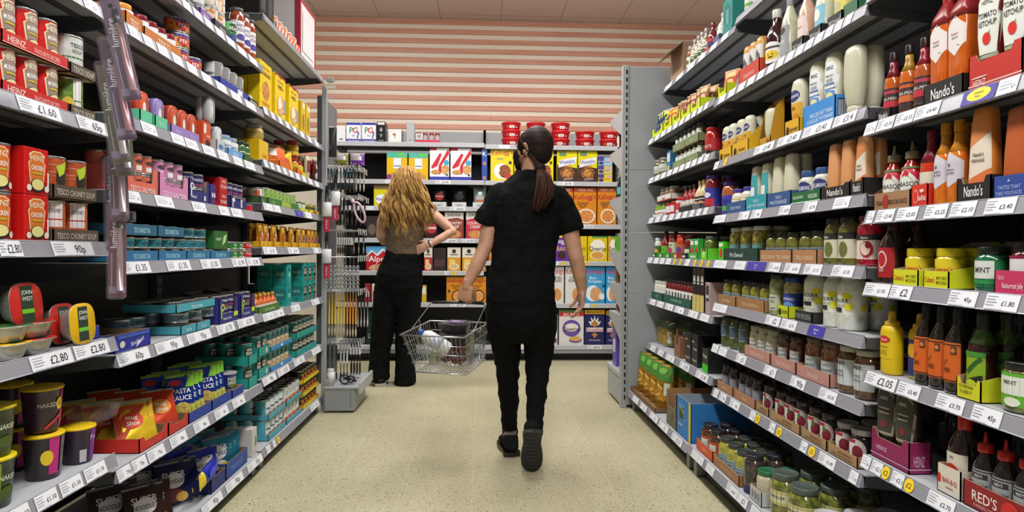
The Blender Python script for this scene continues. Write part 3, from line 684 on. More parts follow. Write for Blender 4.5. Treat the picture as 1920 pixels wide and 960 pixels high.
# chicken soup multipacks
b_ch = carton(.082, .15, .112, 'd01f1c', keyst('efd9a0', 'd8742a', 'CHICKEN', 'e8dc90')+[('r', .38, .1, .44, .5, 'f0f0f0')], name='soup_multipack')
run('L1', 3, 0, 27, c_chick, 'red and orange chicken soup can', 1, 2, 2)
run('L1', 3, 28, 88, b_ch, 'red boxed multipack of chicken soup', 2, 2, 2, rot=0, jit=.0005)
CT = T1('TESCO CHUNKY SOUP', 'cfc8bc', .5, .45, .86)
run('L1', 3, 91, 179, c_chunky, 'orange chunky soup can, white label', 4, 2, 1, ('5b5044', .034, CT), tdesc='brown tray of white-labelled chunky soup cans')
run('L1', 3, 91, 176, c_chunkb, 'rust-coloured chunky soup can', 4, 2, 1, ('5b5044', .034, CT), z0=.112, tdesc='brown tray of rust-coloured chunky soup cans')
b_dr = carton(.035, .2, .1, '8e2a24', [('r', -.4, .1, .4, .9, '7a201c')], side='6a1a18')
run('L1', 3, 181, 204, b_dr, 'dark red soup carton by the post', 1, 1, 2, rot=0, dep=.21)
run('L1', 2, 181, 204, carton(.03, .15, .12, '5c2a28', [('r', -.4, .1, .4, .8, '8a3028')]), 'small dark maroon carton behind the lighter packs', 1, 1, rot=0, dep=.21)
# tuna pots: shallow foil bowls with printed domed lids
@memo
def foilbowl(lidc, lab):
    a = MB(); pr = [(.034, 0), (.036, .002), (.047, .03), (.047, .034), (.054, .035), (.054, .0368)]
    a.lathe(pr, mat('b9b8b0', 'foil'), 28, n=3)
    for k in range(24):
        t = 2*pi*k/24; a.tube([(.0362*cos(t), .0362*sin(t), .004), (.0468*cos(t), .0468*sin(t), .03)], .0007, mat('a8a7a0', 'foil'), 4)
    l = MB(); l.lathe([(.054, .0372), (.052, .0385), (.0, .0385)], mat(lidc, 'gloss'), 28, n=3)
    fn = lambda u, z, k: (u, z, .0388+EPS*k)
    l.decals([('r', -.02, -.045, .02, .045, '22382a'), ('r', -.02, -.02, .02, -.01, '6cc024'), ('t', 'JOHN', 0, .03, .01, 'dadccf'), ('t', 'WEST', 0, .015, .01, 'dadccf')], fn)
    return Proto('tuna_pot', 'food pot', .108, .108, .039, None, [('foil_bowl', a.mesh('foil_bowl')), ('lid', l.mesh('lid'))])
s_, X_, zs_, _, _, _ = BAYS[('L1', 4)]
def potat(pr, px, dep, z, lb, tilt=None, rz=pi/2): pr.place((-(X_+dep), ydep(px, -(X_+dep), zs_+z), zs_+z), rz, lb, 'ready-to-eat tuna pots', tilt=tilt)
fy, frd, fg = foilbowl('e0b41c', 'y'), foilbowl('c22a22', 'r'), foilbowl('3a6a34', 'g')
potat(frd, 50, .06, .0006, 'red-lidded foil tuna pot at the bottom of the stack'); potat(frd, 48, .062, .041, 'red-lidded foil tuna pot stacked second from the bottom')
potat(frd, 20, .07, .118, 'red-lidded tuna pot standing on edge on top of the stack', (pi/2*.93, 0))
potat(fy, 2, .06, .0006, 'yellow-lidded foil tuna pot lying at the frame edge'); potat(fg, 2, .062, .041, 'green-lidded foil tuna pot lying upon a yellow-lidded one')
potat(fy, 128, .05, .0545, 'yellow-lidded tuna pot standing upright on its rim', (pi/2*.95, 0)); potat(frd, 92, .1, .0545, 'red-lidded tuna pot standing upright behind the foil stack', (pi/2*.95, 0))
tin = can(.042, .036, 'b8bac0', [('r', -.4, .15, .3, .9, 'd2d2d6'), ('r', -.36, .3, .2, .36, '9a9ca2'), ('r', -.36, .55, .2, .6, '9a9ca2')], name='tuna_tin')
run('L1', 4, 150, 212, tin, 'plain silver-grey tuna tin', 1, 2, 2, ('2a36a0', .036, []), dep=.05, tdesc='blue tray under plain silver-grey tuna tins')
# noodle pots
pn = pot(.046, .115, '3a2230', 'e0bb1a', [('t', 'NAKED', -.1, .62, .1, 'e8e0e0', .5), ('r', .3, .1, .5, .9, 'b82a78'), ('e', .26, .62, .12, .14, 'e8c62a'), ('t', '£1', .26, .62, .08, '8a6a10'), ('p', [(-.2, .12), (.4, .45), (.42, .4), (-.15, .08)], 'c83a3a')])
pn2 = pot(.046, .115, '2a2026', 'e0bb1a', [('r', -.15, .12, .15, .95, 'c02a80'), ('e', -.2, .5, .17, .17, 'e8c62a'), ('r', .2, .12, .7, .92, '6e6a72'), ('r', .25, .5, .65, .53, '3a363c'), ('r', .25, .65, .65, .68, '3a363c')])
pg = pot(.046, .115, '23281a/35521e', 'd8c21a', [('r', -.3, .12, -.1, .9, '7a9a30'), ('t', 'NAKED', .1, .6, .1, 'd8d8c8', .5), ('e', .1, .3, .25, .12, '4a5a24')])
pp = pot(.042, .1, '2c1a34', 'e0bb1a', [('r', .1, .1, .42, .95, '7c2a90'), ('r', -.25, .06, -.02, .4, 'c0c0c4'), ('t', 'Pot', .25, .7, .14, 'd8b8e0')])
run('L1', 5, 0, 45, pg, 'green noodle pot with yellow lid', 1, 2, 2)
run('L1', 5, 76, 152, pn2, 'magenta noodle pot with yellow heart, lower', 1, 1, 1, dep=.04)
run('L1', 5, 74, 150, pn, 'dark noodle pot with yellow heart badge', 1, 1, 1, z0=.1195, dep=.045)
run('L1', 5, 36, 74, pn2, 'dark noodle pot beside the green ones', 1, 1, 2, dep=.16)
run('L1', 5, 152, 203, pp, 'small purple noodle pot with barcode', 1, 1, 1, dep=.03)
# clear plastic tray lying over the purple pots
b = MB(); b.lathe([(.05, 0), (.058, .03), (.062, .032)], mat('d0d0d4', 'film'), 24, n=4); b.f.pop(); b.m.pop(); b.sm.pop()
o = put('empty_clear_tray', b.mesh('empty_clear_tray'), None, label='empty clear plastic tray left on top of the purple noodle pot', category='plastic tray'); s_, X_, zs_, *_ = BAYS[('L1', 5)]; o.location = (-(X_+.075), ydep(178, -(X_+.07), zs_+.1), zs_+.1012)
run('L1', 6, 40, 150, pouch(.12, .15, .03, '2f5a30/7a2a24', [('e', 0, .5, .3, .2, '58803a')]), 'dark green packet on the bottom shelf', 3, 2, dep=.05)
# ---------------- L2, from the top
W_ = lambda t: T1(t, 'e8e0e8', .5, .4, .5)
c_dark = can(.037, .095, 'c98a3a/e8e0d8', [('r', -.1, .1, .45, .9, 'e6e4e0'), ('r', -.05, .4, .4, .45, '555555')])
c_bean = can(.037, .095, 'd8d8dc', [('r', -.5, 0, .5, .2, '7a2a3a'), ('t', 'TESCO', 0, .6, .12, '444444')])
run('L2', 0, 300, 343, c_bean, 'white bean can above the orange trays', 3, 1, 1, ('2e2c34', .04, W_('TESCO')), tdesc='dark tray of white bean cans')
run('L2', 0, 345, 369, c_bean, 'white and plum bean can', 2, 1, 1, ('2e2c34', .04, W_('TESCO')), tdesc='dark tray of white and plum bean cans')
run('L2', 0, 371, 399, c_bean, 'white bean can in the purple tray', 2, 1, 1, ('7a52a8', .04, W_('TESCO')), tdesc='purple tray of white bean cans')
run('L2', 0, 402, 431, c_dark, 'orange and white vegetable can', 2, 1, 2, ('2e2c34', .045, T1('TESCO', 'e8e0e8', .5, .3, .5)), tdesc='dark tray of orange and white vegetable cans')
c_gr = can(.035, .1, '35c43a', [('e', 0, .75, .4, .2, '12301c'), ('t', 'BEAN', 0, .75, .15, 'f0f0f0'), ('e', 0, .35, .35, .18, '2a3a8a')])
run('L2', 0, 433, 450, c_gr, 'bright green can with dark badge', 2, 2, 1, z0=0)
hot = jar(.032, .2, '8a2c20/b0573a', '5a5a5a', [('t', 'HOT', 0, .8, .16, '6a2a6a'), ('t', 'DOGS', 0, .6, .16, '6a2a6a'), ('e', 0, .25, .4, .15, '4a3a9a')], z0=.22, z1=.7, lab='eeeef2', lh=.014, name='hot_dog_jar')
run('L2', 0, 452, 490, hot, 'tall hot dog jar with white label', 3, 1)
jr = jar(.03, .08, 'e8e0e0', '8a2032', [('r', -.4, .6, .4, .66, '8a2032'), ('r', -.3, .3, .3, .35, '777777'), ('r', -.3, .45, .3, .5, '777777')], lab='ececf0', z0=.1, z1=.75)
jo = jar(.034, .08, 'd8d0c0', 'e8a040', [('r', -.3, .3, .3, .35, '777777')], lab='ececf0', z0=.1, z1=.75)
OT = T1('TESCO', 'f4e0d0', .5, .45, .5)
run('L2', 1, 235, 267, jo, 'white jar with orange lid', 2, 2, 1, ('c9742c', .05, OT), tdesc='orange tray of white jars with orange lids')
run('L2', 1, 270, 340, jr, 'white jar with dark red lid', 5, 2, 1, ('c9742c', .04, T1('TESCO', 'f4e0d0', .5, .45, .35)), tdesc='orange tray of jars with dark red lids')
pek = can(.043, .055, 'd8403a/e0a83a', [('r', -.5, .75, .5, 1, '30409a'), ('e', -.1, .5, .3, .25, 'c8202a'), ('t', 'PEK', -.1, .5, .25, 'f0f0f0'), ('t', 'PORK', .1, .15, .2, '202020')], name='pork_can')
run('L2', 1, 341, 387, pek, 'round tinned pork can with blue rim', 2, 1, 3, rowtiers=[1, 1, 1], drop=((0, 2), (0, 1)))
wt = can(.037, .05, 'dedee0', [('r', .0, .2, .35, .9, 'f2f2f2'), ('r', .02, .2, .3, .6, 'a8505a'), ('r', -.5, 0, -.1, 1, '8a8a8a')], name='meat_tin')
run('L2', 1, 412, 465, wt, 'small white meat tin', 4, 2, 2, ('2c3c9c', .04, [('r', .1, .1, .28, .9, 'e8e8f0')]), tdesc='blue tray of small white meat tins')
run('L2', 1, 467, 489, wt, 'small white tin in the black tray', 2, 1, 1, ('2a2a30', .035, T1('BE BOX', 'e8e8e8', .5, .5, .7)), tdesc='black tray of small white tins')
flat = lambda c, D=(): carton(.1, .022, .075, c, D, name='sardine_tin')
@memo
def sard(c, c2, D=()):
    b = MB(); pts = []
    b.lathe([(.9, 0), (1, .002), (1, .02), (.9, .022)], mat(c, 'gloss'), 24, sx=.052, sy=.032, n=4)
    b.lathe([(.8, .0221), (.75, .0232), (.1, .0232)], mat(c2, 'gloss'), 24, sx=.052, sy=.032, n=4)
    b.decals([('e', 0, 0, .02, .01, 'e8e0d8'), ('r', -.035, .012, .035, .015, '3a2020')], lambda u, z, l: (u, z, .0234+EPS*l))
    # stood on its long side, printed face forward
    b.v = [(x, -z+.011, y+.032) for x, y, z in b.v]
    return Proto('sardine_tin', 'can', .104, .024, .064, b.mesh('sardine_tin'))
@memo
def sardup(c, c2):
    p = sard(c, c2); me = p.own.copy(); me.transform(Matrix.Translation((0, 0, .052)) @ Matrix.Rotation(pi/2, 4, 'Y') @ Matrix.Translation((0, 0, -.032)))
    return Proto('sardine_tin', 'can', .064, .024, .104, me)
run('L2', 2, 262, 286, sardup('c8442a', 'd85a3a'), 'red upright sardine tin in the mint tray', 1, 3, 1, ('5fc79c', .045, []), tdesc='mint green tray of red sardine tins')
run('L2', 2, 287, 318, sardup('8a78b8', '9a88c8'), 'lilac upright sardine tin', 2, 3, 1, ('5fc79c', .045, [('t', 'TESCO', 0, .5, .3, 'c8f0e0', .5), ('r', -.002, 0, .002, 1, '4aa880')]), tdesc='mint green tray of lilac sardine tins')
run('L2', 2, 320, 374, sardup('b8432c', 'c8553a'), 'brick-red upright sardine tin behind lilac tray', 3, 4, 1, ('9a80c0', .038, [('t', 'TESCO', -.25, .5, .3, 'd8c8f0', .3), ('t', 'TESCO', .25, .5, .3, 'd8c8f0', .3)]), tdesc='lilac tray of brick-red sardine tins')
run('L2', 2, 376, 400, carton(.07, .03, .1, 'd0502e', [('r', -.4, .55, -.1, .9, 'e8e0d8'), ('e', .1, .2, .3, .12, '3a2a2a'), ('r', -.1, .4, .4, .5, 'e89878')]), 'tall orange sardine carton', 1, 3, 1, rot=0)
run('L2', 2, 401, 426, sardup('b8c0c8', 'd0d8e0'), 'silver-blue mackerel tin standing upright', 1, 3, 1, ('c0c6cc', .05, [('e', 0, .5, .3, .2, '4a78b0')]), z0=.0, tdesc='pale tray of silver-blue mackerel tins')
run('L2', 2, 402, 424, sardup('a8acb0', 'c0c4c8'), 'grey mackerel tin stacked on the pale tray', 1, 2, 1, z0=.106)
jb = jar(.033, .09, 'd8d8d0/b8b8a8', '8aa8c8', LBL('MAYO', '2a50a0'), lab='e8ecf2', z0=.15, z1=.75)
run('L2', 2, 427, 455, jb, 'fish paste jar with pale blue lid', 2, 2, 1, ('6aa0d8', .035, T1('TESCO', 'e0f0ff', .5, .4, .5)), tdesc='light blue tray of pale-lidded fish paste jars')
jg = jar(.024, .095, '2a4a22/50702c', '2c3a2a', [('r', -.4, .5, .4, .6, 'e0e0d0')], lab='3c6a34', z0=.2, z1=.7)
run('L2', 2, 457, 475, jg, 'narrow dark green caper jar', 2, 2, 1, ('3a5a2a', .03, []), tdesc='dark green tray of narrow caper jars')
sal = lambda c: can(.033, .062, c, [('e', 0, .6, .35, .12, '3a3038'), ('r', -.3, .15, .1, .4, 'e8e8e8')], name='salmon_can', top='9a8a70')
ST = [('t', 'TESCO', -.1, .28, .16, 'f4d8d8', .4), ('t', 'SALMON', .1, .12, .14, 'f4d8d8', .4)]
run('L2', 3, 237, 296, sal('d8705a'), 'salmon-orange fish can', 3, 2, 2, ('e06c5c', .085, [('t', 'TESCO SALMON', 0, .18, .2, 'f8e0d8', .8)], {'cut': .55}), tdesc='coral tray of salmon-orange fish cans')
run('L2', 3, 298, 353, sal('c888b0'), 'pink salmon fish can', 3, 2, 2, ('d488b8', .085, [('t', 'TESCO SALMON', 0, .18, .2, 'f8e0f0', .8)], {'cut': .5}), tdesc='pink tray of pink salmon cans')
prn = can(.033, .055, '2c2c5e', [('t', 'PRINCES', 0, .6, .2, 'e0e0f0', .8), ('r', -.4, .2, .4, .3, 'b0406a')], name='fish_can')
prr = can(.037, .1, '8a2a3a/2c2c5e', [('r', -.4, .6, .4, .8, 'd0a0b0')], name='fish_can')
PD = [('e', -.36, .68, .09, .15, 'e8e8f0'), ('e', -.36, .68, .05, .09, '2c2f74'), ('r', -.43, .25, -.38, .7, 'e8e8f0'), ('t', 'PRINCES', -.28, .25, .1, 'e8e8f0', .25), ('r', .2, .15, .3, .35, 'd8d8e0')]
run('L2', 3, 354, 392, prn, 'navy mackerel can with white lettering', 3, 2, 2, ('2c2f74', .09, PD, {'cut': .5}), tdesc='navy tray of white-lettered mackerel cans')
run('L2', 3, 393, 406, carton(.05, .06, .085, '332f78', [('e', -.15, .5, .15, .12, 'd8d8e8'), ('e', .2, .5, .15, .12, 'd8d8e8'), ('t', 'WILD', 0, .2, .1, 'c84a4a', .8)]), 'navy four-pack of pilchards with white discs', 1, 2, 1, rot=0)
rp = carton(.075, .07, .062, 'b8242c', [('t', 'PILCHARD', 0, .4, .22, 'f0e0e0', .8), ('t', 'WILD', 0, .75, .18, 'f0e0e0', .5)])
run('L2', 3, 407, 431, rp, 'red pilchard multipack', 1, 2, 2, None, rot=0, dz=.062)
run('L2', 3, 432, 462, prn, 'navy mackerel can beside red multipack', 3, 2, 2, ('2c2f74', .06, [('e', -.33, .68, .09, .15, 'e8e8f0'), ('r', -.4, .15, -.35, .7, 'e8e8f0'), ('r', .1, .2, .2, .8, 'd8d8e0')], {'cut': .3}), tdesc='navy tray of mackerel beside the red multipack')
run('L2', 3, 464, 482, can(.045, .035, 'c82428', []), 'low red tin at the shelf end', 1, 2, 1)
tun = can(.0425, .036, '2f8090', [('p', [(-.35, .45), (-.1, .7), (.2, .6), (.35, .45), (.2, .35), (-.1, .3)], '1c4a5a'), ('r', .4, .1, .6, .9, 'd8e8ee'), ('r', .7, .15, 1.0, .85, 'e8e8e8'), ('r', -.9, .1, -.6, .9, 'd0dde4')], name='tuna_tin')
run('L2', 4, 234, 268, can(.0425, .036, '8a9aa2', [('r', -.3, .1, .1, .9, '50606a'), ('e', .3, .5, .15, .35, 'd8e0e4')]), 'odd grey tin on top of blue trays', 2, 1, 1, z0=.1225, dep=.05)
DT = T1('TESCO DRAINED TUNA', 'a8dcec', .5, .45, .5)
run('L2', 4, 232, 432, tun, 'teal drained tuna tin', 9, 2, 1, ('2a72a0', .034, DT, {'n': 4, 'side': .034}), tdesc='blue tray of drained tuna')
run('L2', 4, 234, 393, tun, 'teal tuna tin on the second level', 7, 2, 1, z0=.0405)
run('L2', 4, 234, 346, tun, 'teal tuna tin in the top tray', 5, 2, 1, ('2a6284', .036, DT, {'n': 2}), z0=.081, tdesc='dark blue top tray of teal tuna tins')
run('L2', 4, 352, 394, tun, 'teal tuna tin stacked loose on top', 2, 1, 1, z0=.081)
run('L2', 4, 396, 433, carton(.13, .12, .075, '2c6a34', [('t', 'FOREST', -.2, .55, .15, 'd8ecc8', .4), ('p', [(.05, .2), (.15, .7), (.4, .85), (.3, .4)], 'b8dc9a')]), 'green leaf-patterned fish carton', 1, 1, rot=0, z0=.0405)
grn = can(.038, .036, '2f7c3c', [('t', 'TUNA', 0, .6, .3, 'e8f0e0', .5), ('r', -.3, .15, .3, .3, 'a8d090')], name='tuna_tin')
run('L2', 4, 437, 461, grn, 'green tuna tin', 2, 1, 2); run('L2', 4, 462, 480, can(.038, .036, 'c2262c', [('t', 'TUNA', 0, .6, .3, 'f0e0e0', .5)], name='tuna_tin'), 'bright red tuna tin', 1, 1, 2)
tg = can(.0425, .036, '5c7c88', [('p', [(-.35, .45), (-.1, .7), (.2, .6), (.35, .45), (.2, .35), (-.1, .3)], '2a3c46'), ('r', .42, .15, .95, .85, 'dce4e8'), ('t', 'TUNA', .68, .5, .25, '3a5a6a', .35)], name='tuna_tin', top='8a8c90')
run('L2', 5, 215, 282, tin, 'silver tin in the royal blue tray', 3, 2, 1, ('27309c', .052, [('t', 'Stockwell', .1, .42, .26, 'e8e8f4', .42, .16), ('p', [(.05, .05), (.25, .4), (.12, .4)], 'e8e8f4'), ('e', -.32, .42, .07, .2, 'dcd8c0'), ('r', -.45, .75, .45, .95, '3a5ab8')], {'side': .05}), tdesc='royal blue tray of silver tins')
run('L2', 5, 230, 284, tg, 'blue-grey tuna chunk tin', 2, 1, 2, dep=.13)
TTD = T1('TESCO TUNA', 'd8f4f8', .45, .36, .35)
run('L2', 5, 285, 403, tg, 'blue-grey tuna tin with white label', 5, 2, 1, ('47a5b5', .03, TTD, {'n': 2}), tdesc='turquoise tray of tuna tins')
run('L2', 5, 300, 403, tg, 'blue-grey tuna tin on the upper level', 4, 2, 1, z0=.0405)
run('L2', 5, 330, 403, tg, 'blue-grey tuna tin in the high tray', 3, 2, 1, ('47a5b5', .03, TTD), z0=.081, tdesc='turquoise tray on top of the tuna stack')
PT = [('e', -.33, .66, .1, .16, 'b8d838'), ('e', -.33, .66, .055, .09, '2c2f74'), ('r', -.42, .2, -.37, .66, 'b8d838'), ('t', 'TUNA CHUNKS', -.1, .18, .1, 'e0e0f0', .45), ('r', .25, .2, .47, .4, 'c8dc3a')]
run('L2', 5, 405, 441, prn, 'navy tuna chunk can, left tray', 3, 2, 2, ('2c2f80', .1, PT, {'cut': .62, 'back': .13, 'inner': '4a3c30'}), tdesc='navy tray with green P of tuna chunk cans, left')
run('L2', 5, 444, 486, prn, 'navy tuna chunk can, right tray', 3, 2, 2, ('2c2f80', .1, PT, {'cut': .62, 'back': .13, 'inner': '4a3c30'}), tdesc='navy tray with green P of tuna chunk cans, right')
# sachets leaning back in red trays
mug = pouch(.105, .145, .016, 'e0bb22', [('p', [(-.5, .12), (-.25, .12), (.45, .9), (-.5, .9)], 'c8441e'), ('e', 0, .52, .34, .2, 'd83a1a'), ('t', 'mug', 0, .6, .11, 'f4f0e0', .5), ('t', 'Shot', .02, .45, .11, 'f4f0e0', .5)], name='soup_sachet', seal='b8b49a')
mug2 = pouch(.105, .145, .016, 'c23a1c', [('e', 0, .52, .34, .2, 'e08a2a'), ('t', 'mug', 0, .6, .11, 'f4f0e0', .5), ('t', 'Shot', .02, .45, .11, 'f4f0e0', .5), ('r', -.5, 0, .5, .1, '8a2a1a')], name='soup_sachet', seal='a8a48a')
LT = (radians(-24), 0)
def lean(key, i, p0, p1, pr, desc, ang=-24, yaw=.9, tr=None, td=None, dep=.03, rows=2, st=.042, z0=0):
    """packets leaning back one against the other, turned a little towards the shopper"""
    s, X, zs, y0, y1, zb = BAYS[(key, i)]; ya, yb = sorted((ydep(p0, s*(X+dep+.05), zs), ydep(p1, s*(X+dep+.05), zs)))
    ya = max(ya, y0+.01); yb = min(yb, y1-.01)
    st = max(st, (pr.d+.005)/sin(yaw)); hx, hy = pr.w/2*sin(yaw)+pr.d/2*cos(yaw), pr.w/2*cos(yaw)+pr.d/2*sin(yaw)+.004+(pr.h*sin(radians(-ang))*sin(yaw)*.4)
    pt = 2*hx+.004; n = max(1, int((yb-ya-2*hy)/st+.3)+1)
    mid, _ = settle(key, i, (ya+yb)/2, 1, (n-1)*st+2*hy, .006, (X+dep, X+dep+.02+rows*pt), (zs, zs+pr.h), y0, y1, desc)
    k0 = mid+(n-1)*st/2
    for j in range(n):
        for k in range(rows):
            lb = desc+(', %s from far end' % ordw(j) if n > 1 else '')+((', front row', ', one row back', ', two rows back', ', three rows back')[k] if rows > 1 else '')
            pr.place((s*(X+dep+.008+hx+k*pt), k0-j*st+hy*.0, zs+.0075+z0+pr.d/2*sin(radians(-ang))), -s*pi/2+yaw*s, lb, desc+' group', tilt=(radians(ang), 0))
    if tr:
        d = rows*pt+.02; tray((n-1)*st+2*hy+.003, d, tr[1], tr[0], tr[2], cut=tr[3] if len(tr) > 3 else 0, label=td, loc=(s*(X+dep+d/2), mid, zs+.0006), rz=-s*pi/2, inner=tr[4] if len(tr) > 4 else '8a6a48', side_h=tr[1])
lean('L2', 6, 232, 286, mug, 'yellow and orange soup sachet', -36, .85, ('cc2c20', .045, T1('mug shot', 'd85a48', .4, .4, .6), .35), 'red cut-out tray of yellow soup sachets', rows=3, st=.036)
lean('L2', 6, 287, 318, mug2, 'red and orange soup sachet', -36, .85, ('cc2c20', .045, T1('mug shot', 'd85a48', .4, .4, .6), .35), 'red cut-out tray of red soup sachets', rows=3, st=.036)
pas = pouch(.1, .16, .02, '1f3fa2', [('r', -.5, 0, .5, .3, '9aa838/d8c468'), ('e', 0, .2, .3, .16, 'd8c468/a8882c'), ('p', [(.15, .7), (.5, .7), (.5, .95), (.3, .95)], '7ab832'), ('e', -.22, .82, .24, .07, 'c02a34'), ('t', 'PASTA', 0, .62, .11, 'f4f4f8', .75), ('t', 'SAUCE', 0, .46, .11, 'f4f4f8', .75)], name='pasta_packet', seal='8ab83a')
lean('L2', 6, 320, 364, pas, 'blue pasta sauce packet, near tray', -12, .8, ('27409a', .04, T1('SAVERS', '3a5ab8', .5, .4, .6)), 'navy tray of pasta packets, near one', rows=2, st=.04)
lean('L2', 6, 366, 403, pas, 'blue pasta sauce packet, far tray', -12, .8, ('27409a', .04, T1('SAVERS', '3a5ab8', .5, .4, .6)), 'navy tray of pasta packets, far one', rows=2, st=.04)
pb_ = pot(.046, .1, '2440a0', '9a9ca4', [('e', 0, .55, .3, .22, '6a8a4a'), ('t', 'PASTA', 0, .75, .14, 'f0f0f8', .6), ('t', 'SAUCE', 0, .58, .14, 'f0f0f8', .6), ('r', -.5, .1, .5, .3, 'b8a850/d8c468')])
run('L2', 6, 405, 465, pb_, 'royal blue pasta pot with silver lid', 2, 3, 1, ('27409a', .035, T1('SAVERS', '3a5ab8', .5, .4, .3), {'n': 2}), tdesc='navy tray of royal blue pasta pots')
# base shelf: noodle packets
def nood(c, c2, c3): return pouch(.13, .155, .026, c, [('e', -.05, .2, .34, .16, c2), ('e', .0, .55, .3, .18, 'e0e0e4'), ('t', 'SUPER', 0, .7, .14, 'e8e8f0', .7), ('t', 'NOODLES', 0, .54, .1, '2a2a4a', .6), ('e', .2, .15, .17, .12, c3)], name='noodle_packet', seal='7a7c88')
n1_, n2_, n3_, n4_ = nood('1a2048', '7a2a34', 'c8a04a'), nood('2434a0', 'c8642a', 'd88a3a'), nood('2a7a9a', 'c8d0d8', 'd8b03a'), nood('5a5450', '402828', 'b89a3a')
lean('L2', 7, 262, 316, nood('3a2420', '7a3a20', '9a5a2a'), 'dark brown curry noodle packet', -20, .8, rows=2, st=.05)
lean('L2', 7, 318, 362, n1_, 'dark navy noodle packet', -14, .9, rows=2, dep=.05)
lean('L2', 7, 366, 392, n2_, 'bright blue noodle packet with orange bowl', -8, .6, ('232e70', .06, []), 'dark blue tray of bright blue noodle packets', rows=2)
lean('L2', 7, 395, 442, n3_, 'teal noodle packet with silver script', -10, .7, ('2a4a98', .07, T1('NOODLES', '6a8ad0', .5, .3, .6)), 'mid blue tray of teal noodle packets', rows=2, st=.04)
s_, X_, zs_, *_ = BAYS[('L2', 7)]
fp = pouch(.07, .17, .04, '2232b8', [('r', -.5, .0, .5, .18, 'e0d030'), ('e', 0, .5, .3, .2, '4050d0')]); fp.place((-(X_+.03), ydep(383, -(X_+.03), .1)-.05, zs_+.085), pi/2, 'blue packet with yellow end fallen over the noodle trays', None, tilt=(0, radians(80)))
run('L2', 7, 474, 489, carton(.06, .14, .13, 'c8c8c4', [('e', .2, .5, .15, .2, '5a7a4a')]), 'open white carton beside grey noodle packets', 1, 1, rot=0)
# ---------------- L3, from the top
oc = can(.037, .085, 'd8d0d0', [('p', [(-.5, 0), (-.2, 0), (.1, 1), (-.2, 1)], 'e07030'), ('p', [(0, 0), (.3, 0), (.5, .7), (.5, 1), (.3, 1)], 'e07030')], top='d87a8a')
run('L3', 0, 518, 562, oc, 'pink-topped can with orange stripes', 0, 1, 1, ('d8cfc8', .05, [('p', [(-.5+.12*k, 0), (-.44+.12*k, 0), (-.38+.12*k, 1), (-.44+.12*k, 1)], 'e0642c') for k in range(8)]), tdesc='white and orange striped tray of pink-topped cans')
run('L3', 0, 486, 513, carton(.1, .2, .16, '1b1b1d', [('r', -.3, .2, .3, .8, '242426')]), 'black carton on the very top shelf', 2, 1, rot=0)
bx = MB(); bx.cbox(-.17, -.2, 0, .17, .2, .36, mat('dcd6d8', 'paper'), .004)
RD = mat('a82a3c', 'paper')
for q in ((-.172, -.202), (-.172, .17), (.15, -.202), (.15, .17)): bx.box(q[0], q[1], 0, q[0]+.022, q[1]+.032, .362, RD)
bx.box(-.1725, -.2025, .345, .1725, .2025, .363, RD); bx.box(-.171, -.2022, -.0005, .171, -.2, .03, RD)
bx.decals([('r', -.1, .08, .1, .25, 'e8e4e4'), ('t', 'CRISPS', 0, .16, .04, 'a82a3c', .18)], lambda u, z, l: (.1725+EPS*l, u, z))
bx.decals([('r', -.12, .06, .12, .3, 'dcd6d8')], lambda u, z, l: (u, -.2025-EPS*l, z))
o = put('delivery_carton', bx.mesh('delivery_carton'), None, label='big white delivery carton with crimson edges on the top shelf end', category='carton'); s_, X_, zs_, *_ = BAYS[('L3', 0)]
o.location = (-(X_+.24), 3.5*K, zs_+.0008); o.rotation_euler = (0, 0, pi/2)
faj = carton(.17, .06, .235, 'eccb16', [('p', [(-.5, .93), (-.3, .97), (0, .93), (.3, .97), (.5, .93), (.5, 1), (-.5, 1)], '9a2c1e'), ('t', 'OLD EL PASO', 0, .85, .05, '8a3a14', .6), ('t', 'FAJITA', 0, .73, .09, '5a2410', .7), ('e', 0, .32, .36, .22, 'c86a28/e8d8a0'), ('e', -.08, .38, .18, .14, 'ece0c0'), ('r', .28, .2, .46, .5, '8a9ac8')], name='dinner_kit_box')
enc = carton(.17, .06, .235, 'eccb16', [('t', 'OLD EL PASO', 0, .88, .05, '8a3a14', .6), ('t', 'ENCHILADA', 0, .76, .09, '5a2410', .8), ('e', .0, .42, .3, .2, 'd8a858/b04a1c'), ('t', 'DORITOS', 0, .14, .08, 'c8501c', .6)], name='dinner_kit_box')
run('L3', 1, 483, 510, enc, 'yellow enchilada dinner kit box', 1, 2, rot=0)
run('L3', 1, 512, 562, faj, 'yellow fajita dinner kit box', 2, 2, rot=0)
run('L3', 1, 564, 582, carton(.08, .06, .2, 'd8b818', [('e', 0, .4, .3, .25, 'b83a24/7a9a3a'), ('r', -.2, .8, .3, .95, 'e8e0d0')]), 'narrow yellow taco kit box', 2, 2, rot=0)
s_, X_, zs_, *_ = BAYS[('L3', 1)]
bk = MB(); bk.box(-.001, -.28, 0, .001, .28, .27, mat('8a3220', 'paper')); o = put('dinner_kit_tray_back', bk.mesh('x'), None, label='tall rust-red cardboard tray back behind the yellow dinner kits', category='cardboard tray'); o.location = (-(X_+.18), 3.02*K, zs_+.0006)
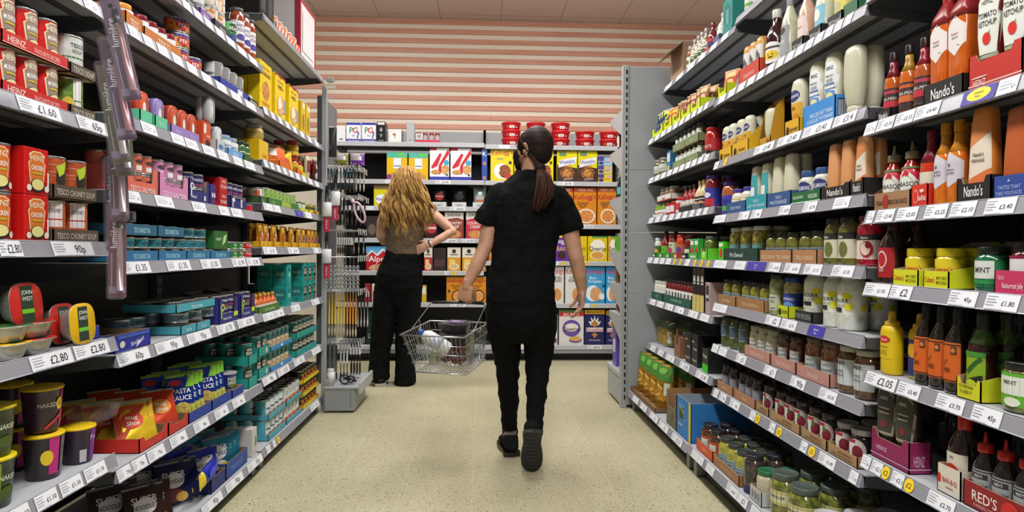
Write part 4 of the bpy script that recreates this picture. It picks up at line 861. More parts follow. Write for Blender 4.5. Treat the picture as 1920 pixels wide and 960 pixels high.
# L3 shelf 2
tc_ = carton(.13, .08, .1, 'e0b818', [('t', 'TACO', .1, .25, .16, 'a83a1c', .6)])
run('L3', 2, 482, 503, tc_, 'yellow taco tray carton', 1, 2, rot=0)
jtn = jar(.045, .07, 'b89a48/d8c078', '8a8a86', [], lab='a0883a', z0=.1, z1=.5)
run('L3', 2, 480, 500, jtn, 'round dip tub on the taco carton', 1, 1, z0=.1045)
sp = pouch(.1, .13, .02, 'd8622a', [('r', -.2, .5, .25, .85, 'e8e4e0'), ('e', 0, .2, .3, .12, 'e0b020')], name='spice_packet')
lean('L3', 2, 505, 530, sp, 'orange spice mix packet', -16, .8, ('d86a1c', .04, []), 'orange tray of spice mix packets', rows=2)
lean('L3', 2, 528, 540, pouch(.09, .13, .02, 'dcb81e', [('e', 0, .4, .35, .25, 'c8501c')], name='spice_packet'), 'yellow spice mix packet', -12, .9, rows=2, st=.03)
sj = jar(.036, .1, '8a2a1a/c0502a', 'a82a20', [('t', 'SALSA', 0, .5, .2, '3a1a10', .6)], lab='d8b020', z0=.15, z1=.7)
run('L3', 2, 544, 562, sj, 'salsa jar with yellow label', 2, 2, 2, ('e06a22', .035, []), tdesc='orange tray of yellow-labelled salsa jars')
run('L3', 2, 563, 574, jar(.034, .09, '3a2a1a/c07a2a', '9a2a20', [], lab='d8c020', z0=.15, z1=.7), 'small dark salsa jar', 2, 2, 1, ('d8c81e', .03, []), tdesc='yellow tray of small dark salsa jars')
run('L3', 2, 576, 586, bottle('squeeze', .03, .15, 'd8d4b4', 'b8b832', '8a2a2a', [], flat=.6), 'cream squeezy dip bottle', 1, 2)
run('L3', 2, 588, 602, pouch(.1, .15, .03, '6a1e24', [('e', 0, .3, .3, .15, 'c8c0b8'), ('r', -.2, .6, .2, .8, 'd8b0b0')]), 'dark red sauce pouch by the end post', 2, 2)
# L3 shelf 3
ck = can(.035, .075, 'e4e4e0', [('r', -.5, .15, -.1, .8, 'c8501c'), ('r', .2, .6, .4, .9, 'a83a2a')], name='vegetable_can')
pea = can(.035, .085, 'e2e6e0', [('r', -.5, 0, -.05, 1, '5a8a30/a8c848'), ('r', .0, .6, .4, .7, '3f7a3c')], name='vegetable_can')
run('L3', 3, 484, 502, ck, 'white and orange carrot can', 3, 2, 1, ('35582e', .035, T1('GS', 'c8d8b8', .5, .4, .3)), tdesc='dark green tray of carrot cans')
run('L3', 3, 503, 560, pea, 'white and green pea can', 8, 2, 1, ('3f7a3c', .038, [('t', 'TESCO', -.35, .5, .3, 'b8dca8', .2), ('r', -.1, 0, .2, .95, '78983a/c0d060')]), tdesc='green tray of pea cans')
run('L3', 3, 562, 578, can(.035, .06, '4a6a30', [('r', -.3, .2, .3, .8, 'd0d8c0')]), 'short dark green bean can', 2, 2, 1, ('cfd21e', .02, []), tdesc='lime tray of short bean cans')
run('L3', 3, 580, 598, can(.045, .06, 'b8b83a', [('e', 0, .5, .35, .3, '3a3a3a')]), 'wide yellow-green olive can', 2, 1, 1, ('d8d81e', .025, [('e', 0, .5, .2, .35, 'c83a2a')]), tdesc='lime tray of wide olive cans')
# L3 shelf 4 : soup-in-a-cup pouches
cs = lambda c, t: pouch(.07, .115, .03, 'd99a22', [('r', -.4, .62, .4, .9, 'e0b040'), ('t', 'cup a', 0, .82, .1, '7a2a14', .5), ('t', 'SOUP', 0, .68, .12, '7a2a14', .6), ('e', 0, .35, .35, .28, c)], name='soup_pouch', seal='d8a030')
for a, c_, pal, nm in ((484, 509, cs('c2402c/e8c0a0', ''), 'tomato'), (510, 527, cs('c83a20/e8d0b0', ''), 'red pepper'), (528, 543, cs('cc5a30', ''), 'carrot'), (544, 558, cs('b88a40/e0c080', ''), 'golden vegetable'), (560, 578, cs('5a3a80/e0b080', ''), 'minestrone'), (580, 602, cs('a03a70/e0b080', ''), 'mushroom')):
    run('L3', 4, a, c_, pal, 'orange cup soup pouch, %s picture' % nm, 0, 2, 1, ('e0ac1a', .03, [('e', -.2, .5, .06, .25, 'c88a10'), ('e', .2, .5, .06, .25, 'c88a10')]), tdesc='golden tray of %s soup pouches' % nm, rot=0, dep=.025)
s_, X_, zs_, *_ = BAYS[('L3', 4)]
# L3 shelf 5
hb = can(.0375, .115, '2a7a78', keyst('cfc0a0', '18181a', 'BEANZ', '6a1a14'), name='bean_can')
sb = [('p', [(-.36, .3), (.36, .3), (.46, .7), (.3, .82), (-.3, .82), (-.46, .7)], '18181a'), ('t', 'HEINZ', 0, .69, .11, 'f0ead8', .55), ('t', 'BEANZ', 0, .52, .17, 'f0ead8', .62)]
run('L3', 5, 510, 536, can(.0375, .115, '1c2022', keyst('b8b0a0', '1c1a1c', 'BEANZ', '9a2a14'), name='bean_can'), 'black bean can with dark keystone', 2, 2, 1, z0=.1185, dep=.14)
run('L3', 5, 510, 532, hb, 'turquoise bean can behind the sauce bottles', 2, 2, 1, dep=.14)
snp = lambda D: carton(.075, .08, .115, '1f9c94', D, name='bean_pack', SD=[('p', [(-.36, .3), (.36, .3), (.46, .7), (.3, .82), (-.3, .82), (-.46, .7)], '17706c'), ('e', 0, .15, .2, .08, '17706c'), ('t', 'BEANZ', 0, .55, .12, '9ad8d0', .5)])
run('L3', 5, 533, 553, snp([('e', 0, .75, .2, .08, '0f5a58'), ('r', -.2, .4, .2, .6, '7ad0c8')]), 'turquoise bean pack with side print', 1, 2, 2, rot=0, jit=.0005)
run('L3', 5, 554, 603, snp(sb+[('e', 0, .16, .25, .09, 'a83a1c')]), 'turquoise bean pack with black keystone', 5, 2, 2, rot=0, jit=.0005)
sbt = bottle('sauce', .022, .09, 'c8501c/e07a30', 'c8a040', 'e8e0d8', [('r', -.3, .3, .3, .5, '8a8a8a')], arc=.3)
run('L3', 5, 484, 524, sbt, 'little orange sauce bottle, gold cap', 5, 2, 1, ('4e7a34', .035, T1('TESCO VEGETABLE', 'd8ecc8', .4, .35, .7)), tdesc='green tray of little orange sauce bottles')
# L3 shelf 6
h4 = can(.0375, .1, '1f8f88', sb, name='bean_can')
def mult(n, D=()): return ('1f9a92', .045, D, {'n': n, 'each': 1, 'side': .045, 'inner': '1a7a76'})
run('L3', 6, 476, 505, h4, 'turquoise bean can in shrink tray', 3, 3, 2, mult(1, [('e', .2, .5, .1, .35, 'c8c0b0')]), tdesc='turquoise tray of shrink-wrapped bean cans')
run('L3', 6, 507, 547, can(.0375, .1, '5fa8a8', [('r', -.5, .1, .5, .55, 'd8c8a8/b87848'), ('t', 'BEANZ', 0, .7, .26, '1a1a1c', .85)], name='bean_can'), 'pale turquoise bean can with black lettering', 5, 3, 2, ('3c8cc8', .026, [('e', 0, .5, .05, .3, 'd8ecf8')], {'each': 1, 'side': .026}), tdesc='sky blue tray of pale bean cans')
run('L3', 6, 549, 602, h4, 'turquoise bean can with black badge', 5, 3, 2, ('1f9a92', .035, [], {'each': 1, 'side': .035}), tdesc='turquoise tray of black-badged bean cans')
run('L2', 6, 466, 489, h4, 'turquoise bean can left of the joint', 2, 3, 2, mult(1), tdesc='turquoise tray left of the bay joint')
# L3 base
hp_ = can(.0375, .1, '4fa8bc', [('r', -.4, .25, .2, .9, 'dfe6e8'), ('e', .1, .25, .3, .14, 'c8401c'), ('r', -.35, .5, .1, .6, '5a6a72')], name='spaghetti_can')
hp2 = can(.0375, .1, 'd4d8d4', [('e', 0, .22, .35, .16, 'c23a20'), ('r', -.3, .55, .3, .8, 'b0b8b8')], name='spaghetti_can')
run('L3', 7, 503, 535, hp_, 'light blue spaghetti can', 4, 3, 2, ('4fa3b8', .03, [('r', .1, .1, .12, .9, '8cc8d8')], {'each': 1, 'side': .03}), tdesc='light blue tray of spaghetti cans')
run('L3', 7, 537, 566, hp2, 'white pasta shape can with red bowl', 4, 3, 2, ('4aa0b4', .026, [], {'each': 1, 'side': .026}), tdesc='blue tray of white pasta shape cans')
bb = can(.0375, .075, '1c1a1a', [('r', -.5, .0, .5, .3, 'd8b01c'), ('t', 'BRANSTON', 0, .65, .18, 'e8c020', .7), ('e', 0, .42, .3, .14, 'c8401c')], name='bean_can')
run('L3', 7, 568, 604, bb, 'black and yellow bean can', 5, 3, 3, ('e0cc1c', .02, [], {'each': 1, 'side': .02}), tdesc='yellow tray of black bean cans')
# ================================================================ right shelves
BR = lambda t='TESCO': T1(t, 'd8c0a0', .5, .4, .6)
def lid(c): return c
# --- R1, far bay, top down
s_, X_, zs_, y0_, y1_, _ = BAYS[('R1', 0)]
b = MB(); cm = mat('a8886e', 'paper'); ci = mat('8a6c54', 'paper')
b.box(-.13, -.15, 0, .13, .15, .004, ci)
for q in ((-.13, -.15, 0, .13, -.146, .2), (-.13, .146, 0, .13, .15, .2), (-.13, -.146, 0, -.126, .146, .2), (.126, -.146, 0, .13, .146, .2)): b.box(*q, cm)
b.box(-.13, -.002, 0, .13, .002, .12, cm, Matrix.Translation((0, -.15, .2)) @ Matrix.Rotation(radians(128), 4, 'X'))
b.box(-.002, -.14, 0, .002, .14, .1, cm, Matrix.Translation((-.13, 0, .2)) @ Matrix.Rotation(radians(-150), 4, 'Y'))
b.decals([('r', .04, .13, .1, .17, '6a5040'), ('r', .044, .134, .096, .166, 'a8886e')], lambda u, z, l: (u, -.1505-EPS*l, z))
o = put('open_cardboard_box', b.mesh('open_cardboard_box'), None, label='open brown cardboard box with raised flaps at top right shelf end', category='box'); o.location = (X_+.175, y1_-.25, zs_+.0008); o.rotation_euler = (0, 0, -pi/2)
tj = lambda c, l, lab, D=(), r=.03, h=.15: jar(r, h, c, l, D, lab=lab, z0=.12, z1=.55, neck=.6, lh=.02, name='relish_jar')
run('R1', 0, 1283, 1292, tj('6a3a20/a86a3a', 'b8b4b0', 'd8dcc8', [('e', 0, .5, .2, .2, '4a6a2a')]), 'relish jar beside the open cardboard box', 0, 1)
run('R1', 0, 1289, 1316, bottle('sauce', .03, .17, '7a3420/d8d0b8', 'b0b0b0', 'dfe2d2', [('e', 0, .4, .25, .2, '3a4a2a'), ('r', -.3, .7, .3, .8, '4a4a3a')]), 'bottled dressing with pale label on top shelf', 0, 1)
run('R1', 0, 1318, 1332, bottle('sauce', .032, .17, '7a2a2a', '8a2a30', 'c8202a', [('e', 0, .5, .3, .25, '2c2c6a')]), 'red-labelled sauce bottle on top shelf', 0, 1, tr=('b8323a', .03, [], {}), tdesc='crimson tray of red-labelled sauce bottles')
run('R1', 0, 1334, 1352, bottle('sauce', .036, .17, 'c8d0c8/e0e4d8', 'c0c0c0', 'f0f0e8', [('e', 0, .3, .35, .3, 'e0a82a')]), 'clear dressing bottle with yellow fruit label', 0, 1, tr=('5a6480', .05, [], {}), tdesc='slate blue tray of yellow-fruit dressing bottles')
run('R1', 0, 1354, 1374, carton(.12, .14, .19, '3a9a98', [('e', 0, .55, .35, .3, '2a6a6a'), ('r', -.12, .3, .0, .7, '6ab0a8'), ('r', .05, .3, .15, .7, '6ab0a8'), ('p', [(-.5, 0), (.5, 0), (.5, .2), (-.5, .3)], '2a8a88')], name='shrink_wrapped_pack'), 'turquoise shrink-wrapped bottle pack on the top shelf', 0, 1, rot=0)
run('R2', 0, 1378, 1440, bottle('sauce', .036, .15, 'c8ccc4/8ab83a', '9ab83a', 'd8dcd8', [('r', -.2, .3, .3, .6, '6aa83a')]), 'clear bottle with green print on top shelf', 0, 1)
# idx1: lime sachet boxes
def sach(c, c2): return pouch(.085, .13, .012, c, [('e', 0, .4, .3, .25, c2), ('r', -.35, .7, .35, .88, c2)], name='sauce_sachet', seal='c8b078')
LT_ = ('cfe01e', .06, [], .55, 'b8c81a')
for q, (a, c_, pr, nm) in enumerate(((1236, 1258, pouch(.11, .16, .014, '2a3c8a', [('p', [(-.35, .05), (.35, .05), (.28, .9), (-.35, .95)], 'd0d832'), ('t', 'CURRY', -.02, .72, .1, '2a3a20', .6), ('t', 'SAUCE', -.02, .58, .1, '2a3a20', .6), ('e', 0, .28, .22, .15, '3a5a2a')], name='sauce_sachet'), 'blue and lime curry'), (1260, 1274, sach('d8782a', 'e0a832'), 'orange'), (1276, 1292, sach('c89a5a', '7a3a2a'), 'tan'), (1294, 1310, sach('7a2438', 'c8a070'), 'burgundy'), (1312, 1329, sach('8a5a3a', 'd0b080'), 'brown'))):
    lean('R1', 1, a, c_, pr, nm+' paper sauce sachet', -10, .35, LT_, 'lime cut-out tray of %s sauce sachets' % nm, rows=2, dep=.02, st=.03)
lean('R2', 1, 1334, 1356, sach('b83a2a', 'd8b860'), 'red and cream gravy sachet', -12, .5, LT_, 'lime cut-out tray of red gravy sachets', rows=2, dep=.02, st=.03)
lean('R2', 1, 1360, 1381, sach('3a1c1c', '8a2a2a'), 'dark brown gravy sachet', -30, .8, rows=2, st=.03)
run('R2', 1, 1384, 1421, bottle('squeeze', .032, .17, 'c8903a/d09a48', 'a87428', 'dcdcd8', [('p', [(-.4, 0), (.4, 0), (.3, .5), (0, .8), (-.3, .5)], '5a5a5a'), ('t', 'BEST', 0, .35, .12, 'e8e8e8', .5)], flat=.75, mk='plastic'), 'amber squeezy honey mustard bottle', 3, 2, 1, ('cc4a36', .075, T1('DRESSINGS', 'f0c0b0', .45, .2, .7)), tdesc='coral red tray of amber squeezy bottles', zt=0)
bbq = bottle('sauce', .042, .245, '38141a', 'd8d4d0', 'ececec', [('e', 0, .38, .28, .22, 'e8c42a'), ('e', -.08, .42, .03, .03, '3a2a10'), ('e', .08, .42, .03, .03, '3a2a10'), ('p', [(-.12, .32), (.12, .32), (.06, .26), (-.06, .26)], '3a2a10'), ('r', -.3, .7, .3, .78, '3a2a2a')], shape='ell', name='barbecue_sauce_bottle', neckcol=None)
run('R2', 1, 1423, 1452, bbq, 'dark barbecue sauce bottle with smiling label', 2, 1)
d1 = bottle('dress', .03, .26, 'dcdcc0/c8ccb0', '9a9da0', '9a9ea4', [('t', 'Mary', 0, .5, .14, 'e8e8ea', .7), ('e', 0, .85, .3, .12, '3a3a30')], lz=(.08, .5))
d2 = bottle('dress', .03, .24, 'd8a890/e0b8a0', 'b88a58', 'e4d0cc', [('t', 'Vinaigrette', 0, .6, .08, '8a5a5a', .8)], lz=(.12, .5))
d3 = bottle('dress', .03, .23, 'd8dcc0/e4e4c8', '2a2a2c', '8ac0dc', [('t', 'dressing', 0, .3, .12, '3a80b8', .8), ('e', 0, .7, .3, .2, 'f0f0e0')], lz=(.04, .5))
d4 = bottle('dress', .032, .22, 'd8cc8a/e0d8a0', 'd8d0b8', 'dccf6a', [('e', 0, .5, .3, .2, 'b8b88a')], lz=(.1, .5))
BT = ('232024', .045, [('t', 'TESCO dressing', -.0, .45, .36, 'd0d0d0', .85), ('e', .42, .5, .04, .3, '8a8a8a')])
run('R2', 1, 1454, 1480, d1, 'clear salad dressing bottle with grey label', 0, 1, drop=())
run('R2', 1, 1482, 1509, d2, 'slim bottle of rose-coloured vinaigrette', 0, 1, 1, BT, tdesc='black lettered tray of rose vinaigrette bottles')
run('R2', 1, 1511, 1546, d3, 'pale dressing bottle with sky blue label', 0, 1, 1, BT, tdesc='black lettered tray of blue-labelled dressings')
run('R2', 1, 1548, 1583, d4, 'yellow-labelled oil dressing bottle', 0, 1, 1, BT, tdesc='black lettered tray of yellow-labelled dressings')
run('R2', 1, 1585, 1606, jar(.033, .15, 'd8c878/e8dca0', 'c8c0a0', [], lab='c8b858', z0=.2, z1=.5), 'pale yellow dressing jar', 1, 1, 1, ('2e6a4a', .05, []), tdesc='green tray of pale yellow dressing jars')
# R1 idx2
run('R1', 2, 1222, 1240, jar(.045, .12, '4a4a28/8a8a58', '8a8a80', LBL(''), lab='c8ccc4', z0=.25, z1=.65, arc=.3), 'olive jar, far end, above chutneys', 0, 2)
run('R1', 2, 1248, 1259, carton(.07, .04, .13, '3a78a8', [('r', -.4, .5, .4, .9, 'd0dce4'), ('r', -.3, .1, .3, .3, 'd8c82a')]), 'blue and white curry paste carton', 1, 2, rot=0)
gt = ('7e8c62', .045, T1('TESCO', 'c0c8a0', .5, .3, .4), {'each': 1, 'side': .045, 'n': 2})
oj = jar(.028, .1, '3a3c22/6a6c3a', '3a3c38', [('r', -.4, .1, .4, .9, 'd8dcd8')], lab='5a6a4a', z0=.2, z1=.75)
run('R1', 2, 1261, 1309, oj, 'small olive jar in sage green tray', 0, 2, 2, gt, tdesc='sage green tray of small olive jars')
run('R1', 2, 1312, 1329, jar(.042, .15, 'a01c1e/b82a24', 'b02020', [('t', 'PASTE', 0, .5, .2, 'f0d0d0', .6)], lab='b8202a', z0=.1, z1=.6), 'bright red paste jar', 0, 2, 1, ('2c2c2c', .03, [('r', -.3, .3, .3, .6, 'e0e0e0')]), tdesc='black and white tray of red paste jars')
# R1 idx3
run('R1', 3, 1224, 1243, jar(.036, .085, '5a7a2a/9a4a2a', '8a9a60', [('r', -.3, .1, .3, .6, 'e8e8e8'), ('e', .1, .8, .3, .15, '8ab03a')], lab='6a9a3a', z0=.1, z1=.85), 'green-labelled chutney jar', 0, 2, 1, ('dededc', .03, [('r', -.4, .8, .4, 1, 'c83a2a')]), tdesc='white tray with red rim of green chutney jars')
run('R1', 3, 1232, 1258, jar(.036, .08, '8a7a5a/b8a888', 'b0aca8', [], lab='8a6a5a', z0=.1, z1=.6), 'beige jar in the raised white tray', 0, 2, 1, ('dcdcda', .035, [('t', 'KRAUT', 0, .4, .4, '4a4a4a', .5), ('r', -.5, 0, .5, .15, 'c83a2a')]), z0=.1, tdesc='raised white tray of beige jars')
run('R1', 3, 1245, 1261, jar(.036, .085, '9a2a20/b83a28', 'a82420', [('r', -.3, .2, .3, .8, 'dcd8d8')], lab='b02a24', z0=.1, z1=.85), 'red pepper jar with white square', 0, 2)
run('R1', 3, 1263, 1272, jar(.034, .1, '9a5a4a/c88a7a', 'c82a3a', [('r', -.3, .2, .3, .8, 'c83a3a')], lab='dcdcdc', z0=.1, z1=.8), 'white-labelled jar with red lid and stripe', 0, 2)
run('R1', 3, 1273, 1296, bottle('sauce', .026, .15, '8a1a1a/a02420', '2a2a2a', 'd8d4d0', [('t', 'Sauce', 0, .5, .25, '3a2a2a', .8)]), 'slim red pepper sauce bottle', 0, 2, 1, ('222224', .035, []), tdesc='black tray of slim red pepper bottles')
run('R1', 3, 1297, 1313, bottle('sauce', .03, .16, 'c8b88a/d8c8a0', 'c0b878', '1c1c1c', [('e', 0, .3, .35, .25, 'd8a078'), ('r', -.3, .7, .3, .8, 'd8d8d0')]), 'cream sauce bottle with black label', 0, 2, 1, ('5a5c60', .035, []), tdesc='grey tray of cream sauce bottles')
run('R1', 3, 1315, 1330, jar(.04, .17, '6a1a24/8a2a2a', '3a2a6a', [('r', -.5, 0, .5, .4, 'c02a34'), ('e', 0, .6, .3, .15, 'd8d8f0')], lab='3238a0', z0=.08, z1=.62), 'tall jar with blue and red label', 0, 2)
# R2 idx2
hel = bottle('squeeze', .034, .165, 'd6d4bc', 'd4d2ba', 'e0a82c', [('r', -.5, .55, .5, 1, 'd6d4bc'), ('e', 0, .75, .42, .16, '2c3a7a'), ('t', 'HELLMANNS', 0, .75, .08, 'e8e8f0', .7), ('t', 'REAL', 0, .42, .09, '4a3a10', .6), ('e', .1, .2, .2, .08, 'd8862a')], flat=.62, mk='plastic', capk='plastic', lz=(.2, .85), name='mayonnaise_bottle')
YT = ('e0ae1c', .06, [('e', -.3, .34, .1, .32, '2a2418'), ('t', 'Squeezy', .12, .42, .26, '4a3a10', .6)])
run('R2', 2, 1345, 1371, hel, 'small squeezy mayonnaise bottle, far tray', 0, 2, 1, YT, tdesc='yellow tray of small mayonnaise, far one', rot=.0)
run('R2', 2, 1373, 1403, hel, 'small squeezy mayonnaise bottle, near tray', 0, 2, 1, ('e0ae1c', .06, YT[2], {'side': .1, 'back': .16}), tdesc='yellow tray of small mayonnaise, nearer one')
hp3 = bottle('squeeze', .036, .15, 'cfceb0', 'c8c6a8', None, flat=.62, mk='plastic', name='mayonnaise_bottle')
run('R2', 2, 1406, 1466, hp3, 'unlabelled back of mayonnaise bottle in scooped tray', 1, 1, 1, ('c8901a', .035, [('t', 'REAL', .3, .5, .4, '5a4210', .3)], {'side': .15, 'back': .19, 'inner': '7a5418'}), dep=.03, tdesc='half-empty yellow tray with tall scooped sides')
run('R2', 2, 1468, 1503, bottle('squeeze', .04, .21, 'd6d4bc', 'd4d2ba', 'e0a82c', [('r', -.5, .55, .5, 1, 'd6d4bc'), ('e', 0, .75, .42, .16, '2c3a7a'), ('t', 'HELLMANNS', 0, .75, .08, 'e8e8f0', .7), ('t', 'REAL', 0, .42, .09, '4a3a10', .6), ('e', .1, .2, .2, .08, 'd8862a')], flat=.62, mk='plastic', lz=(.2, .85), name='mayonnaise_bottle'), 'large squeezy mayonnaise bottle, yellow label', 2, 1, 1, YT, tdesc='yellow tray of large squeezy mayonnaise')
hz = bottle('squeeze', .036, .235, 'd4d2ba', 'd0ceb6', 'e6e8ec', [('r', -.36, .3, .36, .33, '5a8ac8'), ('t', 'HEINZ', 0, .84, .09, '2a2a2a', .6), ('t', 'SERIOUSLY', 0, .64, .055, '2a2a2a', .62), ('t', 'GOOD', 0, .53, .075, '2a2a2a', .6), ('r', -.3, .42, .3, .46, '6a8ac0'), ('p', [(-.32, .02), (.32, .02), (.32, .24), (-.2, .3)], '6a9ad8'), ('e', .02, .13, .22, .09, 'ece4b0')], flat=.62, mk='plastic', lz=(.3, .86), shape='key', name='mayonnaise_bottle')
run('R2', 2, 1506, 1566, hz, 'big cream mayonnaise bottle with keystone label', 3, 1, 1, ('3b8edb', .085, [('t', '90% LESS FAT THAN', .08, .5, .17, 'd8ecff', .7), ('t', 'A REGULAR MAYONNAISE', .05, .28, .16, 'd8ecff', .8), ('r', -.48, .1, .48, .13, 'd8ecff')], {'side': .085, 'SD': [('r', -.35, .15, .35, .85, '1a2a4a')]+[('r', -.33+.043*k, .2, -.33+.043*k+(.012+.012*(k % 3)), .8, 'c8d0e0') for k in range(15)]}), tdesc='bright blue printed tray of keystone mayonnaise', rot=.2)
run('R2', 2, 1568, 1609, bottle('squeeze', .042, .22, 'cbc9b0', 'c8c6ac', None, flat=.62, mk='plastic', name='mayonnaise_bottle'), 'plain cream mayonnaise bottle beyond the blue tray', 2, 2)
# R2 idx3
run('R2', 3, 1336, 1347, jar(.045, .16, 'a0502a/b8683a', '3a2a7a', [('e', 0, .5, .35, .3, '2a2a8a'), ('e', 0, .3, .25, .15, '58a83a')], lab='3238b0', z0=.05, z1=.6), 'large orange spread jar with blue label', 0, 1)
run('R2', 3, 1349, 1383, jar(.036, .115, 'dcdcc8/e4e4d4', '4a3c98', [('r', -.5, 0, .5, .2, 'e8b428'), ('r', -.36, .35, .36, .9, 'e4e8f0'), ('r', -.2, .5, .2, .56, '4a60a0')], lab='e0c04a', z0=.1, z1=.6, neck=.7), 'mayonnaise jar with purple lid', 0, 2, 1, ('34588f', .055, T1('TESCO MAYO', 'c0d4f0', .5, .25, .6)), tdesc='navy blue tray of purple-lidded mayonnaise jars')
tea = bottle('taper', .036, .19, 'd2d0b8', '3aa0a8', '3fa0a8', [('p', [(-.5, .0), (.5, .0), (.1, .98), (-.1, .98)], '3fa0a8'), ('r', -.28, .3, .25, .6, 'e4ecf0'), ('e', .1, .12, .2, .1, 'c87a5a')], flat=.65, mk='plastic', name='mayonnaise_bottle', lz=(.12, .8))
run('R2', 3, 1385, 1422, tea, 'teal-labelled light mayonnaise bottle', 0, 2, 1, ('2f9fb0', .065, [('t', 'TESCO', 0, .65, .2, 'c8eef4', .4), ('t', 'LIGHT MAYONNAISE', 0, .35, .2, 'c8eef4', .8)]), tdesc='teal tray of light mayonnaise bottles', rot=0)
run('R2', 3, 1424, 1466, bottle('taper', .036, .2, 'd2d0b8', '4a60a0', None, flat=.65, mk='plastic', name='mayonnaise_bottle'), 'plain cream bottle in dark blue tray', 0, 2, 1, ('34588f', .06, [('t', 'TESCO', 0, .68, .2, 'c8d8f4', .4), ('t', 'MAYONNAISE', 0, .36, .26, 'c8d8f4', .8)]), tdesc='dark blue tray of plain cream bottles', rot=0)
veg = jar(.036, .12, 'd6d4c2/dedccc', '34588f', [('e', 0, .62, .42, .3, '2c3a7a'), ('t', 'HELLMANNS', 0, .62, .2, 'e8ecf4', .72), ('e', 0, .1, .3, .1, 'b8c08a')], lab='dcdacc', z0=.08, z1=.72, neck=.74, lh=.02, name='mayonnaise_jar')
run('R2', 3, 1469, 1521, veg, 'squat mayonnaise jar with blue lid and shield', 0, 2, 1, ('1f6b3c', .045, [('t', 'HELLMANNS', -.25, .6, .25, 'd8ecd8', .35), ('t', 'VEGAN', .25, .55, .35, 'd8ecd8', .3), ('r', -.5, .12, .5, .2, 'd8ecd8')]), tdesc='green VEGAN tray of squat mayonnaise jars')
NT = T1("Nando's", 'ecebe8', .5, .45, .55)
pch = lambda D=(), c='d89a68': bottle('taper', .028, .185, c, 'b87a48', 'e2d4c4' if D else None, D, flat=.72, mk='plastic', name='perinaise_bottle', lz=(.14, .85))
PL = [('p', [(-.5, .6), (.5, .82), (.5, 1), (-.5, 1)], 'd8864a'), ('p', [(-.5, 0), (.5, 0), (.5, .28), (-.5, .12)], 'd8703a'), ('t', "Nando's", 0, .5, .06, '3a3a3a', .7), ('t', 'PERINAISE', 0, .41, .05, '3a3a3a', .7)]
run('R2', 3, 1523, 1574, pch(), 'peach tapered sauce bottle, plain side', 0, 2, 1, ('201e20', .05, NT, {'cut': .15}), tdesc='black lettered tray of plain peach bottles', rot=0)
run('R2', 3, 1576, 1622, pch(PL), 'peach tapered bottle with orange label', 0, 2, 1, ('201e20', .055, NT, {'cut': .15}), tdesc='black lettered tray of labelled peach bottles', rot=0)
# R1 idx4
for a, c_, pr, nm, tc2 in ((1221, 1231, jar(.03, .13, 'd8d8d0', 'e0e0e0', [('e', 0, .4, .4, .3, 'd8a82a')], lab='3a6a2a', z0=.1, z1=.6), 'white relish jar with yellow fruit label', '3c8a3c'), (1233, 1244, bottle('sauce', .03, .17, '8a1a1c', '3a2020', '6ab82a', [('t', 'HOT', 0, .6, .2, '1a1a1a', .6)], flat=1), 'lime-labelled hot sauce bottle', '4aa83a'), (1246, 1258, jar(.032, .14, '7a1a1c/8a2a20', '7a1a20', [('t', 'PALM', 0, .8, .14, '2a2a2a', .8), ('e', 0, .4, .35, .25, 'b83a5a')], lab='c8d8b0', z0=.1, z1=.7), 'red sauce jar with pale green label', '4a9a4a'), (1260, 1273, jar(.032, .14, 'c0301c/d84a24', 'd8402a', [('e', 0, .5, .35, .3, '6a3a8a'), ('r', -.5, 0, .5, .2, 'd8a83a')], lab='c86a3a', z0=.1, z1=.6), 'orange-red sauce jar with purple motif', 'c84a2a'), (1275, 1289, jar(.034, .13, '5a1414/7a2020', '3a1c1c', [('r', -.4, .3, .3, .8, 'd8e0c0')], lab='3a3a5a', z0=.1, z1=.5), 'deep red relish jar with grey band', '3a3a44'), (1291, 1308, carton(.06, .03, .11, '3aa84a', [('e', 0, .4, .3, .2, 'c8302a'), ('r', -.4, .7, .4, .9, 'e8f0e0')]), 'green and white herb paste carton', '4ab04a')):
    run('R1', 4, a, c_, pr, nm, 0, 2, 1, (tc2, .035, [('r', -.3, .3, .3, .6, 'd8dcd8')]), tdesc='small printed tray of '+nm, rot=0)
run('R1', 4, 1310, 1330, jar(.036, .12, '4a5a2a/7a8a3a', '5a5a50', [], lab='4a5a3a', z0=.1, z1=.4), 'murky green pickle jar behind lime tray', 0, 2, 1, ('6cd42a', .06, [('e', 0, .5, .2, .3, 'b8f08a')], {'cut': .3, 'back': .12, 'inner': 'a08058'}), tdesc='vivid lime scooped tray of murky pickle jars')
# R2 idx4
gk = lambda c='5a5c24/8a8a3a', l='2e3230', D=(), r=.036, h=.115, lab='7a8a94', arc=.28, z0=.12, z1=.5: jar(r, h, c, l, D or [('r', -.18, .1, .18, .16, '4a5a64'), ('r', -.2, .8, .2, .86, '4a5a64'), ('t', 'TESCO', 0, .58, .16, '38424a', .3)], lab=lab, z0=z0, z1=z1, arc=arc, name='pickle_jar')
run('R2', 4, 1337, 1352, carton(.06, .05, .09, '4ac82a', [('e', 0, .4, .3, .25, 'c8302a'), ('r', -.4, .75, .4, .92, 'e8f4e0')]), 'lime carton with tomato picture', 0, 2, rot=0)
run('R2', 4, 1354, 1418, gk('5a5a1c/a8a03a', 'c8c8c0', [('r', -.2, .1, .2, .9, '6a9a98')], .042, .15, '4a7a78', .25), 'tall gherkin jar in dark green tray', 3, 2, 1, ('1e3f38', .058, [('t', 'Mrs Elswood', -.1, .5, .34, 'dce8e0', .7)], {'SD': [('t', 'Mrs E', -.2, .45, .5, 'a0b0a8', .5)]}), tdesc='dark green lettered tray of tall gherkin jars')
